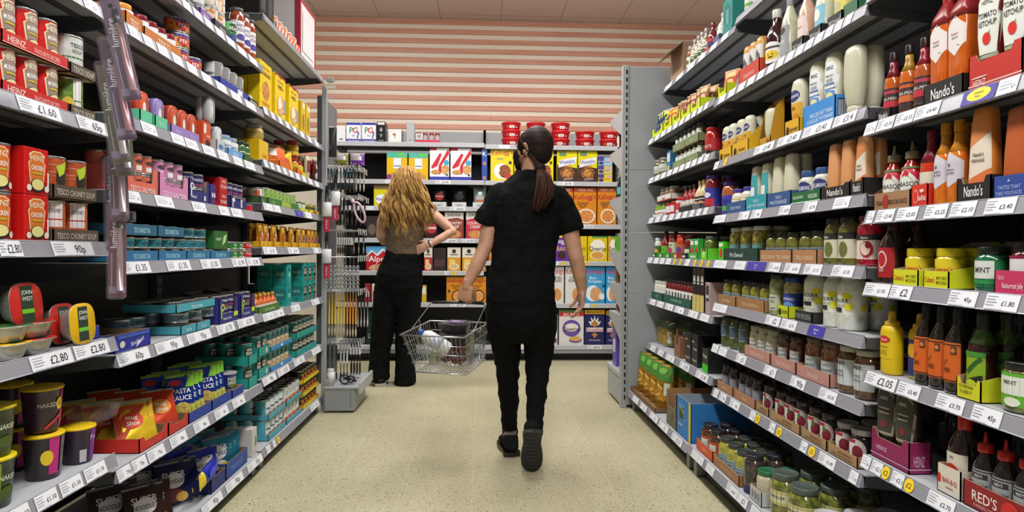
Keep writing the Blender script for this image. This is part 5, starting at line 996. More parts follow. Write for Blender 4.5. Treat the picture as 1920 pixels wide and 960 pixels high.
run('R2', 4, 1425, 1484, gk(), 'small gherkin jar, far brown tray', 0, 2, 1, ('b5845c', .05, [('t', 'TESCO GHERKINS', -.22, .45, .3, 'ecd0b0', .45), ('t', 'TESCO GHERKINS', .26, .45, .3, 'ecd0b0', .42)]), tdesc='far brown lettered tray of small gherkins')
run('R2', 4, 1486, 1532, gk('54561f/80823a'), 'small gherkin jar, near brown tray', 0, 2, 1, ('b5845c', .05, T1('TESCO GHERKINS', 'ecd0b0', .45, .3, .7)), tdesc='near brown lettered tray of small gherkins')
op = jar(.04, .155, '4a4c20/70702c', '1c1c1c', [('r', -.6, .75, .9, 1, '242424'), ('t', 'Opies', .0, .85, .12, 'e0e0d0', .3), ('e', .15, .35, .2, .3, '6a7038'), ('r', -.7, .1, -.3, .7, 'd0ccb8')], lab='d4d0b8', z0=.15, z1=.68, name='cocktail_gherkin_jar')
run('R2', 4, 1536, 1588, op, 'cocktail gherkin jar with cream apple label', 3, 2)
rd = jar(.038, .155, '8a1020/b01830', '6a1020', [('r', -1, .78, 1, 1, '242424'), ('t', 'Opies', 0, .88, .1, 'e0e0d0', .3), ('e', .1, .4, .24, .34, 'a01830'), ('e', .06, .42, .18, .26, 'e4ccc0'), ('e', .16, .58, .1, .14, '8a1024')], lab='e2d4c8', z0=.14, z1=.62, name='cherry_jar')
run('R2', 4, 1591, 1634, rd, 'crimson cherry jar with cream label', 2, 2)
# R1 idx5
run('R1', 5, 1222, 1242, jar(.03, .12, 'd0d2ca/dcdcd4', 'c8c8c4', [('r', -.3, .1, .3, .5, '4a6a4a')], lab='e4e6e2', z0=.1, z1=.5), 'white horseradish jar', 0, 2, 1, ('22584a', .05, T1('SAUCE', 'a0c8b0', .5, .3, .5)), tdesc='bottle green tray of white horseradish jars')
run('R1', 5, 1244, 1296, jar(.026, .14, '5a1416/7a1c1a', '2a1a1a', [('r', -.5, 0, .5, .15, 'c84a2a'), ('r', -.1, .3, .1, .8, '2a2a2a')], lab='e0e2e0', z0=.12, z1=.6), 'dark red sauce jar with white label', 0, 2, 1, ('22584a', .05, T1('REDCURRANT SAUCE', 'a0c8b0', .5, .3, .8)), tdesc='long green tray of dark red sauce jars')
run('R1', 5, 1298, 1320, carton(.055, .1, .23, '1e2020', [('r', -.3, .62, .3, .82, 'd8d8d4'), ('r', -.5, .0, .5, .38, 'c8b464/d8c880'), ('r', -.25, .66, .25, .69, '444444')]), 'tall black carton with cream lower half', 0, 2, rot=0)
run('R1', 5, 1321, 1331, carton(.06, .1, .16, 'b8a0a0', [('r', -.3, .4, .3, .9, '2a2a2c'), ('r', -.25, .5, .25, .6, 'd8d8d8')]), 'short pinkish carton with black panel', 0, 2, rot=0)
# R2 idx5
run('R2', 5, 1340, 1379, gk('6a6c22/a89a3a', D=None, lab='8a9aaa'), 'piccalilli jar in small brown tray', 0, 2, 1, ('a5784f', .045, T1('TESCO SAUERKRAUT', 'e4c8a0', .45, .28, .5)), tdesc='small brown tray of piccalilli jars')
run('R2', 5, 1381, 1433, gk('7a7a24/a8a040', D=None, lab='9aaab8', r=.037), 'yellow pepper jar in wide brown tray', 0, 2, 1, ('a5784f', .05, T1('TESCO SILVERSKINS', 'e4c8a0', .45, .28, .6)), tdesc='wide brown tray of yellow pepper jars')
run('R2', 5, 1435, 1453, gk('7c8050/a8aa80', lab='c0c4b0', r=.034, h=.16), 'tall pale pickle jar by the lime tray', 0, 2)
run('R2', 5, 1454, 1482, jar(.034, .15, '8a8250/b8ae7a', '2a3a98', [('t', 'HAYWARDS', 0, .7, .16, 'e8e8f0', .8), ('e', 0, .3, .35, .25, '6a9ad0')], lab='2c3c9c', z0=.14, z1=.6), 'blue-lidded pickled onion jar', 2, 2, 1, ('c8d41e', .045, [('e', -.25, .45, .16, .3, '2a3018'), ('t', 'DRIVERS', .2, .5, .3, '4a5210', .45)]), tdesc='acid yellow tray of blue-lidded onion jars')
pan = jar(.046, .185, 'cfd2c8/e0e2da', 'b8bcb4', [('e', -.38, .8, .17, .16, 'd8d42a'), ('e', .34, .78, .17, .16, 'd8d42a'), ('e', -.42, .3, .16, .16, 'd8d42a'), ('e', .42, .35, .16, .16, 'd8d42a'), ('t', 'PANDORA', 0, .6, .17, '1c1c1c', .8), ('t', 'PICKLE & CO', 0, .4, .09, '1c1c1c', .6), ('r', -.18, .12, .18, .3, '22241c')]+[('e', .9+.3*k, .3+.4*(k % 2), .13, .13, 'd8d42a') for k in range(4)]+[('e', -.9-.3*k, .3+.4*(k % 2), .13, .13, 'd8d42a') for k in range(4)], lab='dfe1d8', z0=.27, z1=.68, neck=.75, lh=.018, name='kimchi_jar')
run('R2', 5, 1485, 1530, pan, 'large kimchi jar with yellow dots, in tray', 2, 2, 1, ('26282a', .04, [('t', 'PAN VNI DORA', 0, .5, .5, '9a9c9a', .85)]), tdesc='black patterned tray of large kimchi jars')
run('R2', 5, 1533, 1586, pan, 'large kimchi jar with yellow dots, near pair', 2, 2)
# R1 idx6
pb1 = pouch(.11, .15, .05, 'b89a48/7a6a3a', [('r', .1, .1, .4, .6, 'c8ccc0'), ('r', -.5, .7, .5, .95, '3a5a34')], name='pasta_bag', seal='4a6a3a')
lean('R1', 6, 1219, 1258, pb1, 'crouton bag with green top', -8, .5, rows=2, st=.08)
run('R1', 6, 1260, 1279, carton(.11, .1, .12, '8a6248', [('e', 0, 1, .25, .4, '5a3c2a')], name='carton'), 'torn brown display carton of breadsticks', 1, 1, rot=0)
run('R1', 6, 1281, 1312, carton(.09, .14, .17, '232323', [('t', 'PENNE', .1, .55, .07, 'd8d8d8', .5), ('r', -.5, .4, .5, .41, '5a5a5a'), ('r', -.4, .75, -.1, .8, 'c8b87a'), ('t', 'Napolina', 0, .2, .08, 'c8c8c8', .8)]), 'black penne pasta carton', 0, 2, rot=0)
run('R1', 6, 1314, 1330, carton(.08, .14, .12, '26282a', [('r', -.5, 0, .5, .35, '3ac82a'), ('t', 'Pasta', 0, .7, .15, 'e0e0e0', .7)]), 'black and green lentil pasta carton', 0, 2, rot=0)
# R2 idx6
run('R2', 6, 1345, 1393, gk('3a4420/5c662c', '2a302c', [('r', -.3, .1, .3, .9, '4a6070')], .036, .14, '8a9ab8', .14, .35, .75), 'dark green gherkin jar, no tray', 3, 2)
wl = [('t', 'TESCO', 0, .8, .1, '4a4a4a', .4), ('t', 'ONIONS', 0, .55, .12, '4a4a4a', .6), ('r', -.25, .3, .25, .34, '8a8a8a')]
PT_ = lambda t: ('bf8a80', .045, T1(t, 'ecd0c4', .45, .3, .6))
run('R2', 6, 1396, 1444, jar(.034, .13, 'a8aa90/c8c8b0', 'a0a498', wl, lab='d4d6d0', z0=.14, z1=.6, arc=.45, name='onion_jar'), 'white silverskin onion jar', 0, 2, 1, PT_('TESCO PICKLES'), tdesc='pink tray of white silverskin onions')
run('R2', 6, 1446, 1492, jar(.034, .13, '4a2a1c/7a5038', '3a2c28', wl, lab='c4c8ca', z0=.14, z1=.6, arc=.2, name='onion_jar'), 'brown pickled onion jar, narrow label', 0, 2, 1, PT_('TESCO PICKLES'), tdesc='pink tray of brown pickled onions')
run('R2', 6, 1494, 1556, jar(.042, .145, '6a3a24/a07858', '5a4640', wl, lab='bcc2c8', z0=.1, z1=.55, arc=.4, name='onion_jar'), 'large brown pickled onion jar, grey label', 3, 2, 1, PT_('PICKLES'), tdesc='pink tray of large brown pickled onions')
run('R2', 6, 1560, 1620, jar(.044, .15, '2c2018/6a4a2e', 'b8b4a8', [('t', "GARNER'S", 0, .85, .14, '2a2a2a', .5), ('t', 'Crunchy', 0, .55, .12, '3a4a6a', .4), ('t', 'Pickled Onions', 0, .38, .1, '3a4a6a', .45)], lab='c4cace', z0=.18, z1=.72, arc=.42, name='onion_jar'), 'dark onion jar with shield label', 3, 2)
# R2 idx7
run('R2', 7, 1345, 1374, jar(.032, .12, '1c1618/3a2428', '2c2628', [('r', -.3, .2, .3, .8, '8a8a98')], lab='7a7a8c', z0=.2, z1=.6, arc=.3), 'black olive jar with mauve label, far', 0, 2, 1, ('b07c5c', .04, T1('TESCO', 'e4c8a0', .5, .3, .5)), tdesc='short tan tray of black jars')
run('R2', 7, 1377, 1416, jar(.032, .12, '1c1618/3a2428', '2c2628', [('r', -.3, .2, .3, .8, '8a8a98')], lab='7a7a8c', z0=.2, z1=.6, arc=.3), 'black olive jar with mauve label, near', 0, 2, 1, ('b07c5c', .04, T1('TESCO', 'e4c8a0', .5, .3, .5)), tdesc='longer tan tray of black jars')
bt_ = jar(.036, .115, '1a0c10/2c1018', '3a3638', [('e', .05, .45, .42, .5, 'd8d0d0'), ('r', -.6, .55, .1, .95, 'd4cccc'), ('r', -.55, .74, .05, .9, 'a8243a'), ('e', .12, .35, .22, .3, '7a1830'), ('e', .02, .6, .08, .15, '4a6a3a')], lab='1e0e12', z0=.18, z1=.78, arc=.55, name='beetroot_jar')
BTR = lambda n_=1: ('a8865c', .035, [('t', 'BABY BEETROOT', .1, .62, .2, '5a4428', .5), ('t', 'SWEET PICKLED BEETROOT', .0, .3, .2, '5a4428', .7)])
run('R2', 7, 1418, 1441, bt_, 'beetroot jar with white round label, farthest', 0, 2, 1, BTR(), tdesc='farthest kraft tray of beetroot jars')
run('R2', 7, 1443, 1500, bt_, 'beetroot jar with white round label, middle', 0, 2, 1, BTR(), tdesc='middle kraft tray of beetroot jars')
run('R2', 7, 1502, 1550, bt_, 'beetroot jar with white round label, nearer', 0, 2, 1, BTR(), tdesc='nearer kraft tray of beetroot jars')
run('R2', 7, 1552, 1608, jar(.038, .11, '1a0c10/2c1018', 'a8a6a8', [('e', .05, .45, .42, .5, 'd8d0d0'), ('r', -.55, .74, .05, .9, 'a8243a'), ('e', .12, .35, .22, .3, '7a1830')], lab='1e0e12', z0=.18, z1=.78, arc=.55, name='beetroot_jar'), 'silver-lidded beetroot jar', 0, 2, 1, BTR(), tdesc='kraft tray of silver-lidded beetroot jars')
# R1 base
pb2 = pouch(.13, .26, .07, 'd29a34/9c7428', [('p', [(-.3, .3), (.0, .36), (.05, .3), (-.28, .24)], 'e0b04a'), ('p', [(-.2, .5), (.1, .42), (.12, .47), (-.2, .56)], 'e4b852'), ('p', [(-.1, .2), (.2, .14), (.2, .2), (-.1, .26)], 'dca844'), ('p', [(-.5, .66), (.5, .6), (.5, .95), (-.5, .95)], '3f7a2c'), ('r', .2, .3, .45, .58, 'c8ccc0'), ('e', 0, .84, .25, .07, '68a83a')], name='pasta_bag', seal='3f7a2c')
lean('R1', 7, 1190, 1243, pb2, 'orange pasta bag with leafy green top', -6, .55, ('7a5a3e', .03, []), 'low brown tray under the pasta bags', rows=2, st=.13, dep=.02)
s_, X_, zs_, y0_, y1_, _ = BAYS[('R1', 7)]
def openbox(w, d, h, c, ci_, cut, D, loc, label, name='open_display_box'):
    return tray(w, d, h, c, D, cut=cut, back=h, inner=ci_, name=name, label=label, loc=loc, rz=-pi/2, side_h=h)
y_ = ydep(1255, X_+.02, .15); openbox(.17, .3, .19, '6a6448', 'a8805a', .45, [('e', .1, .3, .1, .1, '4a4a34')], (X_+.18, y_, zs_+.0006), 'brown scoop-fronted display box beside the pasta bags')
y_ = ydep(1278, X_+.02, .15); openbox(.22, .3, .2, '2a78c0', '9aa8b4', .0, [('r', -.35, .42, .1, .85, '4a8ac8'), ('r', -.3, .45, .0, .75, '3a3a34'), ('p', [(-.3, .75), (.0, .6), (.0, .64), (-.3, .8)], 'd8cc2a'), ('r', .36, 0, .5, 1, 'd8c82a'), ('t', 'DOLMIO', -.2, .3, .08, 'd8e8f0', .3)], (X_+.18, y_, zs_+.0006), 'bright blue display box with grey lining and yellow edge')
# R2 base
run('R2', 8, 1306, 1336, gk('2a1c14/6a3a1c', '24222a', [('r', -.3, .2, .3, .8, 'd8dcdc'), ('r', -.3, .1, .3, .2, 'c83a2a')], .04, .13, 'c04a24', .4, .15, .6), 'dark lidded olive jar in orange tray', 0, 2, 1, ('d9562a', .05, T1('TESCO', 'f0b890', .5, .35, .4)), tdesc='orange tray of dark-lidded olive jars')
run('R2', 8, 1338, 1386, gk('8a8c30/b8b048', '3a403c', None, .038, .13, '9ab0c0', .3), 'yellow-green pickle jar in low brown tray', 0, 3, 1, ('a8744e', .045, T1('TESCO PICKLE', 'd8b890', .45, .3, .5)), tdesc='low brown tray of yellow-green pickle jars')
run('R2', 8, 1388, 1404, jar(.04, .15, '2a2422/4a403a', '2e2c34', [], lab='2c3060', z0=.0, z1=.2), 'blackish capers jar beside brown tray', 0, 2)
run('R2', 8, 1406, 1428, jar(.04, .12, 'b8b098/ccc4ac', '2a6a48', [], lab='c8c4b0', z0=.1, z1=.5, neck=.85), 'cream artichoke jar with green lid', 1, 3, 1, ('c4c6c8', .055, [('e', -.25, .5, .1, .3, '8a8c90'), ('e', 0, .5, .1, .3, '8a8c90'), ('e', .25, .5, .1, .3, '8a8c90')]), tdesc='grey ring-patterned tray of green-lidded jars')
gb = jar(.05, .16, '4c5626/8a8a3c', '4e5a52', [('t', 'BAKALDE', 0, .55, .2, '2a2a20', .8), ('r', -.8, .1, .8, .16, 'c8b83a'), ('r', -.8, .86, .8, .92, 'c8b83a')], lab='d4d2b0', z0=.34, z1=.64, neck=.84, lh=.02, name='pickle_jar')
run('R2', 8, 1431, 1499, gb, 'fat gherkin jar with cream banner label', 0, 3)
run('R2', 8, 1503, 1556, jar(.046, .13, '14100f/2a1418', 'b4b4b8', [('e', .05, .45, .42, .5, 'd8d0d0'), ('r', -.55, .74, .05, .9, 'a8243a'), ('e', .12, .35, .22, .3, '7a1830')], lab='1e0e12', z0=.18, z1=.78, arc=.55, name='beetroot_jar', neck=.86), 'bottom-shelf beetroot jar with bright silver lid', 0, 3)
# ---------------- R3
pr1 = lambda c, nk, D=None: bottle('peri', .0235, .195, c, '2c1c1e', '3a2628', D or [('r', -.5, .8, .5, .92, 'b03a4a'), ('t', 'PERI-PERI', 0, .62, .11, 'd8d0d0', .8), ('e', 0, .42, .4, .12, 'b8283a'), ('r', -.5, .05, .5, .1, '5a4a4a')], arc=.9, neckcol=nk, lz=(.06, .46), name='chilli_sauce_bottle')
run('R3', 2, 1620, 1675, pr1('b8581c/c8682a', '7a1a2c'), 'orange chilli bottle with crimson neck', 3, 2, 1, ('1c1b1d', .034, T1("Nando's", 'f0f0ee', .5, .5, .6)), tdesc='low black lettered tray of chilli bottles', rot=0)
run('R3', 2, 1677, 1702, pr1('c4601c/d0702a', 'a8802a', [('r', -.5, .8, .5, .92, 'c85a2a'), ('t', 'PERI-PERI', 0, .62, .11, 'd8d0d0', .8), ('e', 0, .42, .4, .12, 'c8642a')]), 'orange chilli bottle with gold patterned neck', 1, 2, rot=0)
run('R3', 2, 1703, 1729, pr1('a8502a/b8603a', '8a2030'), 'brown-orange chilli bottle by big bottles', 1, 2, rot=0)
big = bottle('tall', .033, .29, 'c85a18/d0621c', 'a02020', 'e4dcdc', [('t', "Nando's", 0, .55, .07, 'b04a4a', .7), ('t', 'PERI-PERI', 0, .45, .05, '4a4a4a', .7), ('t', '600g', .2, .25, .04, '8a8a8a')], shape='hex', lz=(.36, .7), arc=.4, neckcol='8a2626', name='chilli_sauce_bottle')
run('R3', 2, 1732, 1806, big, 'giant orange chilli bottle with hexagonal label', 2, 1, 1, ('1c1b1d', .056, T1("Nando's", 'f0f0ee', .5, .5, .6), {'SD': [('t', "Na", .2, .5, .6, 'a8a8a8', .5)]}), tdesc='tall black lettered tray of giant bottles', rot=0)
ket = bottle('ketchup', .034, .27, '6a1418', 'b8b8b8', 'a8b49a', [('p', [(-.34, .06), (.34, .06), (.43, .58), (.36, .64), (.4, .82), (.18, .95), (-.18, .95), (-.4, .82), (-.36, .64), (-.43, .58)], 'e4e6e0'), ('t', 'HEINZ', 0, .82, .07, '2a2a2a', .55), ('t', 'TOMATO', 0, .63, .085, '2a2a2a', .66), ('t', 'KETCHUP', 0, .51, .085, '2a2a2a', .66), ('e', .0, .28, .15, .09, 'd8281c'), ('p', [(.02, .34), (.14, .4), (.1, .34)], '4a7a2a')], flat=.66, mk='gloss', shape='key', lz=(.26, .84), arc=.46, name='ketchup_bottle')
run('R3', 2, 1816, 1918, ket, 'tomato ketchup bottle with keystone label', 2, 1, 1, ('c22a22', .085, [('r', -.5, .14, .5, .18, 'e8c0b8'), ('t', 'HEINZ', -.28, .22, .18, 'f0d8d0', .25), ('e', -.28, .36, .16, .02, 'f0d8d0')], {'cut': .2}), tdesc='red tray of tomato ketchup bottles', rot=.2)
run('R3', 2, 1924, 1990, carton(.09, .12, .11, '3a90c8', [('r', -.4, .2, .4, .8, '58a8d8')]), 'sky blue carton beside the ketchup tray', 1, 1, rot=0)
# R3 idx3
sri = bottle('sriracha', .028, .185, '8a1418/a81c1c', '8a8468', 'c2203a', [('p', [(-.42, .5), (0, .06), (.42, .5), (0, .96)], 'e0e2dc'), ('e', 0, .5, .22, .24, 'a8b0a0'), ('e', 0, .5, .2, .21, 'e0e2dc'), ('t', 'TABASCO', 0, .5, .13, '1c2a1c', .66), ('r', -.5, .94, .5, 1, '4a6a2a')], lz=(.1, .62), arc=.55, name='sriracha_bottle')
run('R3', 3, 1632, 1706, sri, 'sriracha bottle with green-grey pointed cap', 0, 2, 1, ('a47c58', .052, [('t', 'TABASCO SRIRACHA SAUCE', 0, .45, .26, '33261a', .85), ('e', -.15, .5, .08, .4, 'a8302a')], {'side': .08, 'back': .12, 'inner': '6e4c36'}), tdesc='brown lettered tray of sriracha bottles', rot=0)
run('R3', 3, 1709, 1733, bottle('sauce', .026, .2, 'c8381c', '6a1424', 'd8d0c0', [('t', 'HOT', 0, .5, .2, 'a8201c', .8)], neckcol='7a1430', arc=.5), 'slim red hot sauce bottle', 1, 2, 1, ('d8321f', .06, [('e', -.22, .5, .16, .3, 'f0c8c0'), ('e', -.22, .5, .14, .26, 'd8321f'), ('t', 'RedHot', .18, .42, .24, 'f4e8e4', .5), ('e', .18, .72, .14, .08, 'f0c8c0')]), tdesc='scarlet RedHot tray of slim bottles', rot=0)
org = bottle('peri', .026, .21, 'd06a1c/dc7a24', 'c8861c', 'ccc8d4', [('e', 0, .62, .04, .05, '3a3a3a'), ('t', "Nando's", 0, .5, .07, '6a5a6a', .5), ('t', 'PERI-PERI', 0, .4, .06, '6a5a6a', .5)], shape='hex', lz=(.2, .62), arc=.45, neckcol='d8902a', name='chilli_sauce_bottle')
run('R3', 3, 1738, 1788, org, 'bright orange chilli bottle with lilac label', 2, 2, rot=0)
run('R3', 3, 1793, 1858, bottle('taper', .031, .22, 'd8843a', 'b86a28', 'e2d4c4', PL, flat=.72, mk='plastic', lz=(.14, .85), name='perinaise_bottle'), 'tall orange tapered bottle in notched tray', 2, 1, 1, ('1c1b1d', .06, T1("Nando's", 'f0f0ee', .45, .42, .55), {'cut': .25}), tdesc='notched black lettered tray of tapered bottles', rot=.15)
run('R3', 3, 1862, 1925, bottle('taper', .036, .2, 'b85a2a', 'a04a20', None, flat=.72, mk='plastic', name='perinaise_bottle'), 'dim orange bottle behind the blue tray', 1, 1, 1, ('2b4a9c', .052, [('t', 'TASTES THAT', 0, .5, .16, 'a8b8e0', .7), ('t', 'TAKE YOU PLACES', 0, .25, .16, 'a8b8e0', .8), ('p', [(-.05, .72), (.05, .72), (0, .85)], 'a8b8e0')]), tdesc='royal blue tray with pale slogan', rot=0)
# R3 idx4
run('R3', 4, 1634, 1668, bottle('hp', .034, .19, '2a1014', '3a1416', 'a8181f', [('e', 0, .6, .3, .3, 'd8c8c8'), ('e', 0, .6, .24, .24, 'b8202a'), ('t', 'SAUCE', 0, .25, .1, 'e8d8d8', .6)], arc=.6, lz=(.1, .55)), 'dark bottle with scarlet round-badge label', 1, 2, rot=0)
col = jar(.034, .1, 'dcc424/e4cc30', 'e0c81e', [('t', "Colman's", 0, .58, .22, 'c0301c', .75), ('e', 0, .24, .2, .1, 'e0a02a')], lab='e2ca24', z0=.1, z1=.72, neck=.86, lh=.02, name='mustard_jar')
CT_ = ('d9da20', .044, [('t', "Colman's", -.24, .5, .34, 'c8401c', .4), ('t', 'MEAT NEEDS', .24, .62, .18, '6a6a10', .4), ('t', 'MUSTARD', .24, .36, .18, '6a6a10', .4)], {'side': .06, 'back': .12, 'inner': 'b0a890', 'n': 1})
run('R3', 4, 1674, 1722, col, 'yellow mustard jar, farther tray', 1, 3, 1, CT_, tdesc='farther lime-yellow tray of mustard jars', rot=0)
run('R3', 4, 1724, 1788, col, 'yellow mustard jar, nearer tray', 2, 3, 1, CT_, tdesc='nearer lime-yellow tray of mustard jars', rot=0)
run('R3', 4, 1812, 1858, jar(.036, .105, '16503a/1e6a44', '1e2a24', [('r', -.38, .3, .3, .95, 'd8dcd8'), ('t', 'MINT', -.05, .62, .2, '3a3a3a', .5), ('r', -.38, .1, .3, .25, '2a8a4a')], lab='1c7a48', z0=.12, z1=.72, name='mint_sauce_jar'), 'dark green mint sauce jar', 1, 2, rot=0)
run('R3', 4, 1864, 1930, jar(.036, .11, '4a0c1c/6a1424', '201c1e', [('r', -.4, .2, .1, .9, 'dcd8dc'), ('e', .2, .4, .12, .15, 'c8a0a8')], lab='8a1838', z0=.12, z1=.75), 'redcurrant jelly jar', 1, 2, 1, ('c83262', .052, [('t', 'TESCO', -.3, .7, .16, 'f0c8d8', .2), ('t', 'Redcurrant Jelly', .05, .38, .24, 'f4d8e4', .6)]), tdesc='raspberry pink tray of redcurrant jelly', rot=0)
# R3 idx5
fr = bottle('mustard', .029, .18, 'dcbe1c', 'dcb41c', 'dcbe1c', [('e', 0, .7, .4, .14, 'c8281c'), ('t', "French's", 0, .7, .1, 'f0e8d8', .7), ('r', -.25, .42, .25, .45, 'b8801c'), ('t', 'YELLOW', 0, .3, .07, '6a6a1c', .6), ('t', 'MUSTARD', 0, .2, .07, '6a6a1c', .6)], mk='plastic', flat=.8, capk='plastic', arc=.42, name='mustard_bottle')
run('R3', 5, 1640, 1676, fr, 'yellow squeezy mustard bottle with red ribbon', 1, 1, rot=0)
run('R3', 5, 1677, 1697, bottle('mustard', .028, .18, 'd0a81c', 'd0a01c', '2a3478', [('e', 0, .7, .4, .2, 'd8a82a')], mk='plastic', flat=.8, arc=.5, lz=(.05, .6)), 'mustard bottle with navy label, half hidden', 1, 1, dep=.06, rot=0)
lp = bottle('hp', .029, .21, '1e1612', '1a1c1a', 'd0601c', [('r', -.48, .02, .48, .05, '3a2410'), ('r', -.48, .93, .48, .96, '3a2410'), ('t', 'LEA &', -.1, .5, .1, '2a1a10', .6, .35), ('t', 'PERRINS', 0, .3, .12, '2a1a10', .7), ('r', .2, .72, .42, .9, '3a3420'), ('e', .3, .81, .08, .06, 'c87a3a')], arc=.85, lz=(.14, .6), name='worcester_sauce_bottle')
run('R3', 5, 1697, 1781, lp, 'dark worcester sauce bottle with orange label', 3, 2, rot=0)
jn = bottle('hp', .028, .2, '2e1410', '28301c', '86a81e', [('p', [(-.45, .1), (.45, .3), (.45, .45), (-.45, .25)], '1c2418'), ('p', [(-.3, .5), (.4, .9), (.45, .8), (-.1, .45)], '2a5a24'), ('r', -.5, .88, .5, 1, '3a8a2a'), ('e', 0, .2, .3, .12, 'b8c82a')], arc=.85, neckcol='3a5a20', lz=(.08, .56), name='jerk_sauce_bottle')
run('R3', 5, 1786, 1848, jn, 'jerk sauce bottle with lime label', 2, 2, 1, ('d4d020', .05, [('t', 'YOU WERE BORN', -.1, .6, .16, '5a5810', .6), ('t', 'TO JERK IT', -.1, .35, .16, '5a5810', .5)], {'cut': .3, 'side': .06}), tdesc='yellow tray of jerk sauce bottles', rot=0)
run('R3', 5, 1855, 1925, jar(.044, .11, '4a5028/7a8048', '1c1e1c', [('r', -.5, .35, .2, .9, 'dfe2dc'), ('t', 'MINT', -.15, .72, .13, '5a5a5a', .4), ('e', -.1, .15, .2, .14, 'e0e8d0')], lab='5eae2c', z0=.12, z1=.78, neck=.88), 'squat green sauce jar with bright green label', 1, 1, rot=0)
# R3 idx6
bs = bottle('ketchup', .036, .24, '2a201a', 'a8a8a8', '9c988c', [('p', [(-.34, .06), (.34, .06), (.43, .58), (.4, .82), (.18, .95), (-.18, .95), (-.4, .82), (-.43, .58)], '3e3a34'), ('t', 'HEINZ', 0, .78, .07, 'c8c4b8', .5), ('r', -.25, .55, .25, .58, 'a8a498'), ('r', -.25, .45, .25, .48, 'a8a498'), ('e', 0, .22, .12, .07, '8a2020')], flat=.66, mk='gloss', shape='key', lz=(.3, .86), arc=.45, name='brown_sauce_bottle')
run('R3', 6, 1620, 1704, bs, 'upside-down brown sauce bottle, grey keystone label', 2, 1, 1, ('8e2058', .085, [('t', 'HEINZ', -.2, .42, .14, 'd8b8cc', .3), ('r', -.5, .14, .5, .17, 'd8b8cc')], {'cut': .25, 'SD': [('t', 'HEINZ', -.05, .4, .34, 'c8a8bc', .5), ('r', -.5, .12, .5, .16, 'c8a8bc')]}), tdesc='magenta lettered tray of brown sauce bottles', rot=.2)
run('R3', 6, 1757, 1802, bottle('hp', .033, .2, '2a1614', 'b8281c', 'cfc8b8', [('t', 'REDS', 0, .85, .08, '3a3a3a', .6), ('e', 0, .5, .3, .16, 'b8281c'), ('r', -.3, .15, .3, .3, '6a6a5a')], arc=.55, name='barbecue_sauce_bottle'), 'slim sauce bottle with red cap, cream label', 1, 1, 1, ('dcd6c8', .07, [('e', -.4, .5, .08, .18, 'c8281c'), ('t', 'BAR-B-Q', .05, .5, .18, 'c04a3a', .6), ('r', -.1, .25, .2, .28, '8a6a5a')]), tdesc='cream tray with red print', rot=0)
rds = bottle('sriracha', .03, .175, '1e1a18', 'b8201c', '8a8c94', [('r', -.44, .04, .44, .96, '2c2c30'), ('r', -.4, .08, .4, .92, '9a9ca4'), ('r', -.3, .72, .3, .88, '2c2c30'), ('t', "RED'S", 0, .8, .08, 'd8d8d8', .4), ('r', -.3, .5, .3, .55, '2c2c40'), ('r', -.3, .4, .3, .45, '2c2c40'), ('r', -.3, .2, .3, .3, '4a3a4a')], arc=.4, lz=(.08, .52), flat=.7, name='barbecue_sauce_bottle')
run('R3', 6, 1806, 1930, rds, 'black sauce bottle with pointed red nozzle', 3, 1, 1, ('8e1c22', .06, [('t', "RED'S", -.15, .55, .4, 'ecdcd8', .4), ('t', 'KANSAS CITY', -.15, .2, .12, 'e0b8b0', .4), ('e', .25, .45, .14, .45, 'c8281c')]), tdesc="deep red tray of nozzle-topped bottles", rot=.2)
run('R3', 6, 1712, 1750, bottle('hp', .03, .19, '1c1416', '3a2422', '2a2022', []), 'dim dark sauce bottle deep in the gap', 1, 1, dep=.22, rot=0)
# ================================================================ goods against the back wall
BZ = {'L': BLZ, 'R': BRZ}
def onback(sd, i, p0, p1, top, col, D, label, dep=.07, name='cereal_box', cat='box', side=None, off=.025, group=None, z0=0, kind='gloss'):
    Y = BKY+off; z = BZ[sd][i]+.0375+z0; x0, x1 = at(p0+.4, 470, Y).x, at(p1-.4, 470, Y).x
    x = (x0+x1)/2; h = at((p0+p1)/2, top, Y).z-z
    pr = carton(round(x1-x0, 3), dep, round(h, 3), col, D, side=side, name=name, cat=cat, kind=kind)
    return pr.place((x, Y+dep/2, z), 0, label, group)
KEL = lambda c='c8202a', z=.86, h=.11: ('t', "Kellogg's", 0, z, h, c, .92, .06)
bowl = lambda x=.05, z=.25, r=.34: [('e', x, z, r, r*.62, 'f0ece4'), ('e', x, z+.01, r*.84, r*.5, 'b8682c/d89a50')]
onback('L', 0, 629, 647, 235, 'e8e8ea', [('p', [(-.3, .15), (.3, .12), (.1, .22)], '3a3a3a')], 'plain white tea carton at the left end', cat='tea box', name='tea_box')
PG = [('r', -.5, .88, .5, 1, '2c3aa8'), ('r', -.5, 0, .5, .16, '3c2c98'), ('t', 'P', -.15, .62, .3, '1f8a3c'), ('t', 'G', .12, .62, .3, 'c8242c'), ('t', 'tips', .0, .35, .08, '8a8a9a', .5), ('p', [(.3, .2), (.4, .5), (.34, .55), (.22, .2)], '2c3aa8'), ('t', 'THE TASTY BREW', 0, .07, .07, 'd8d8f0', .8)]
onback('L', 0, 648, 676, 230, 'e9ecf2', PG, 'blue-topped tea box with red and green letters, farther left', cat='tea box', name='tea_box')
onback('L', 0, 677, 704, 230, 'e9ecf2', PG, 'blue-topped tea box with red and green letters, beside black carton', cat='tea box', name='tea_box')
onback('L', 0, 705, 722, 228, '1d1e20', [('r', -.4, .85, .4, .97, 'd8d8d8'), ('p', [(-.2, .6), (0, .75), (.2, .6), (0, .5)], '9aa09a'), ('p', [(-.2, .4), (.2, .4), (0, .22)], '7a8a7a'), ('r', -.3, .08, .3, .12, '8a8a8a')], 'tall black tea carton with silver motif', cat='tea box', name='tea_box', dep=.14)
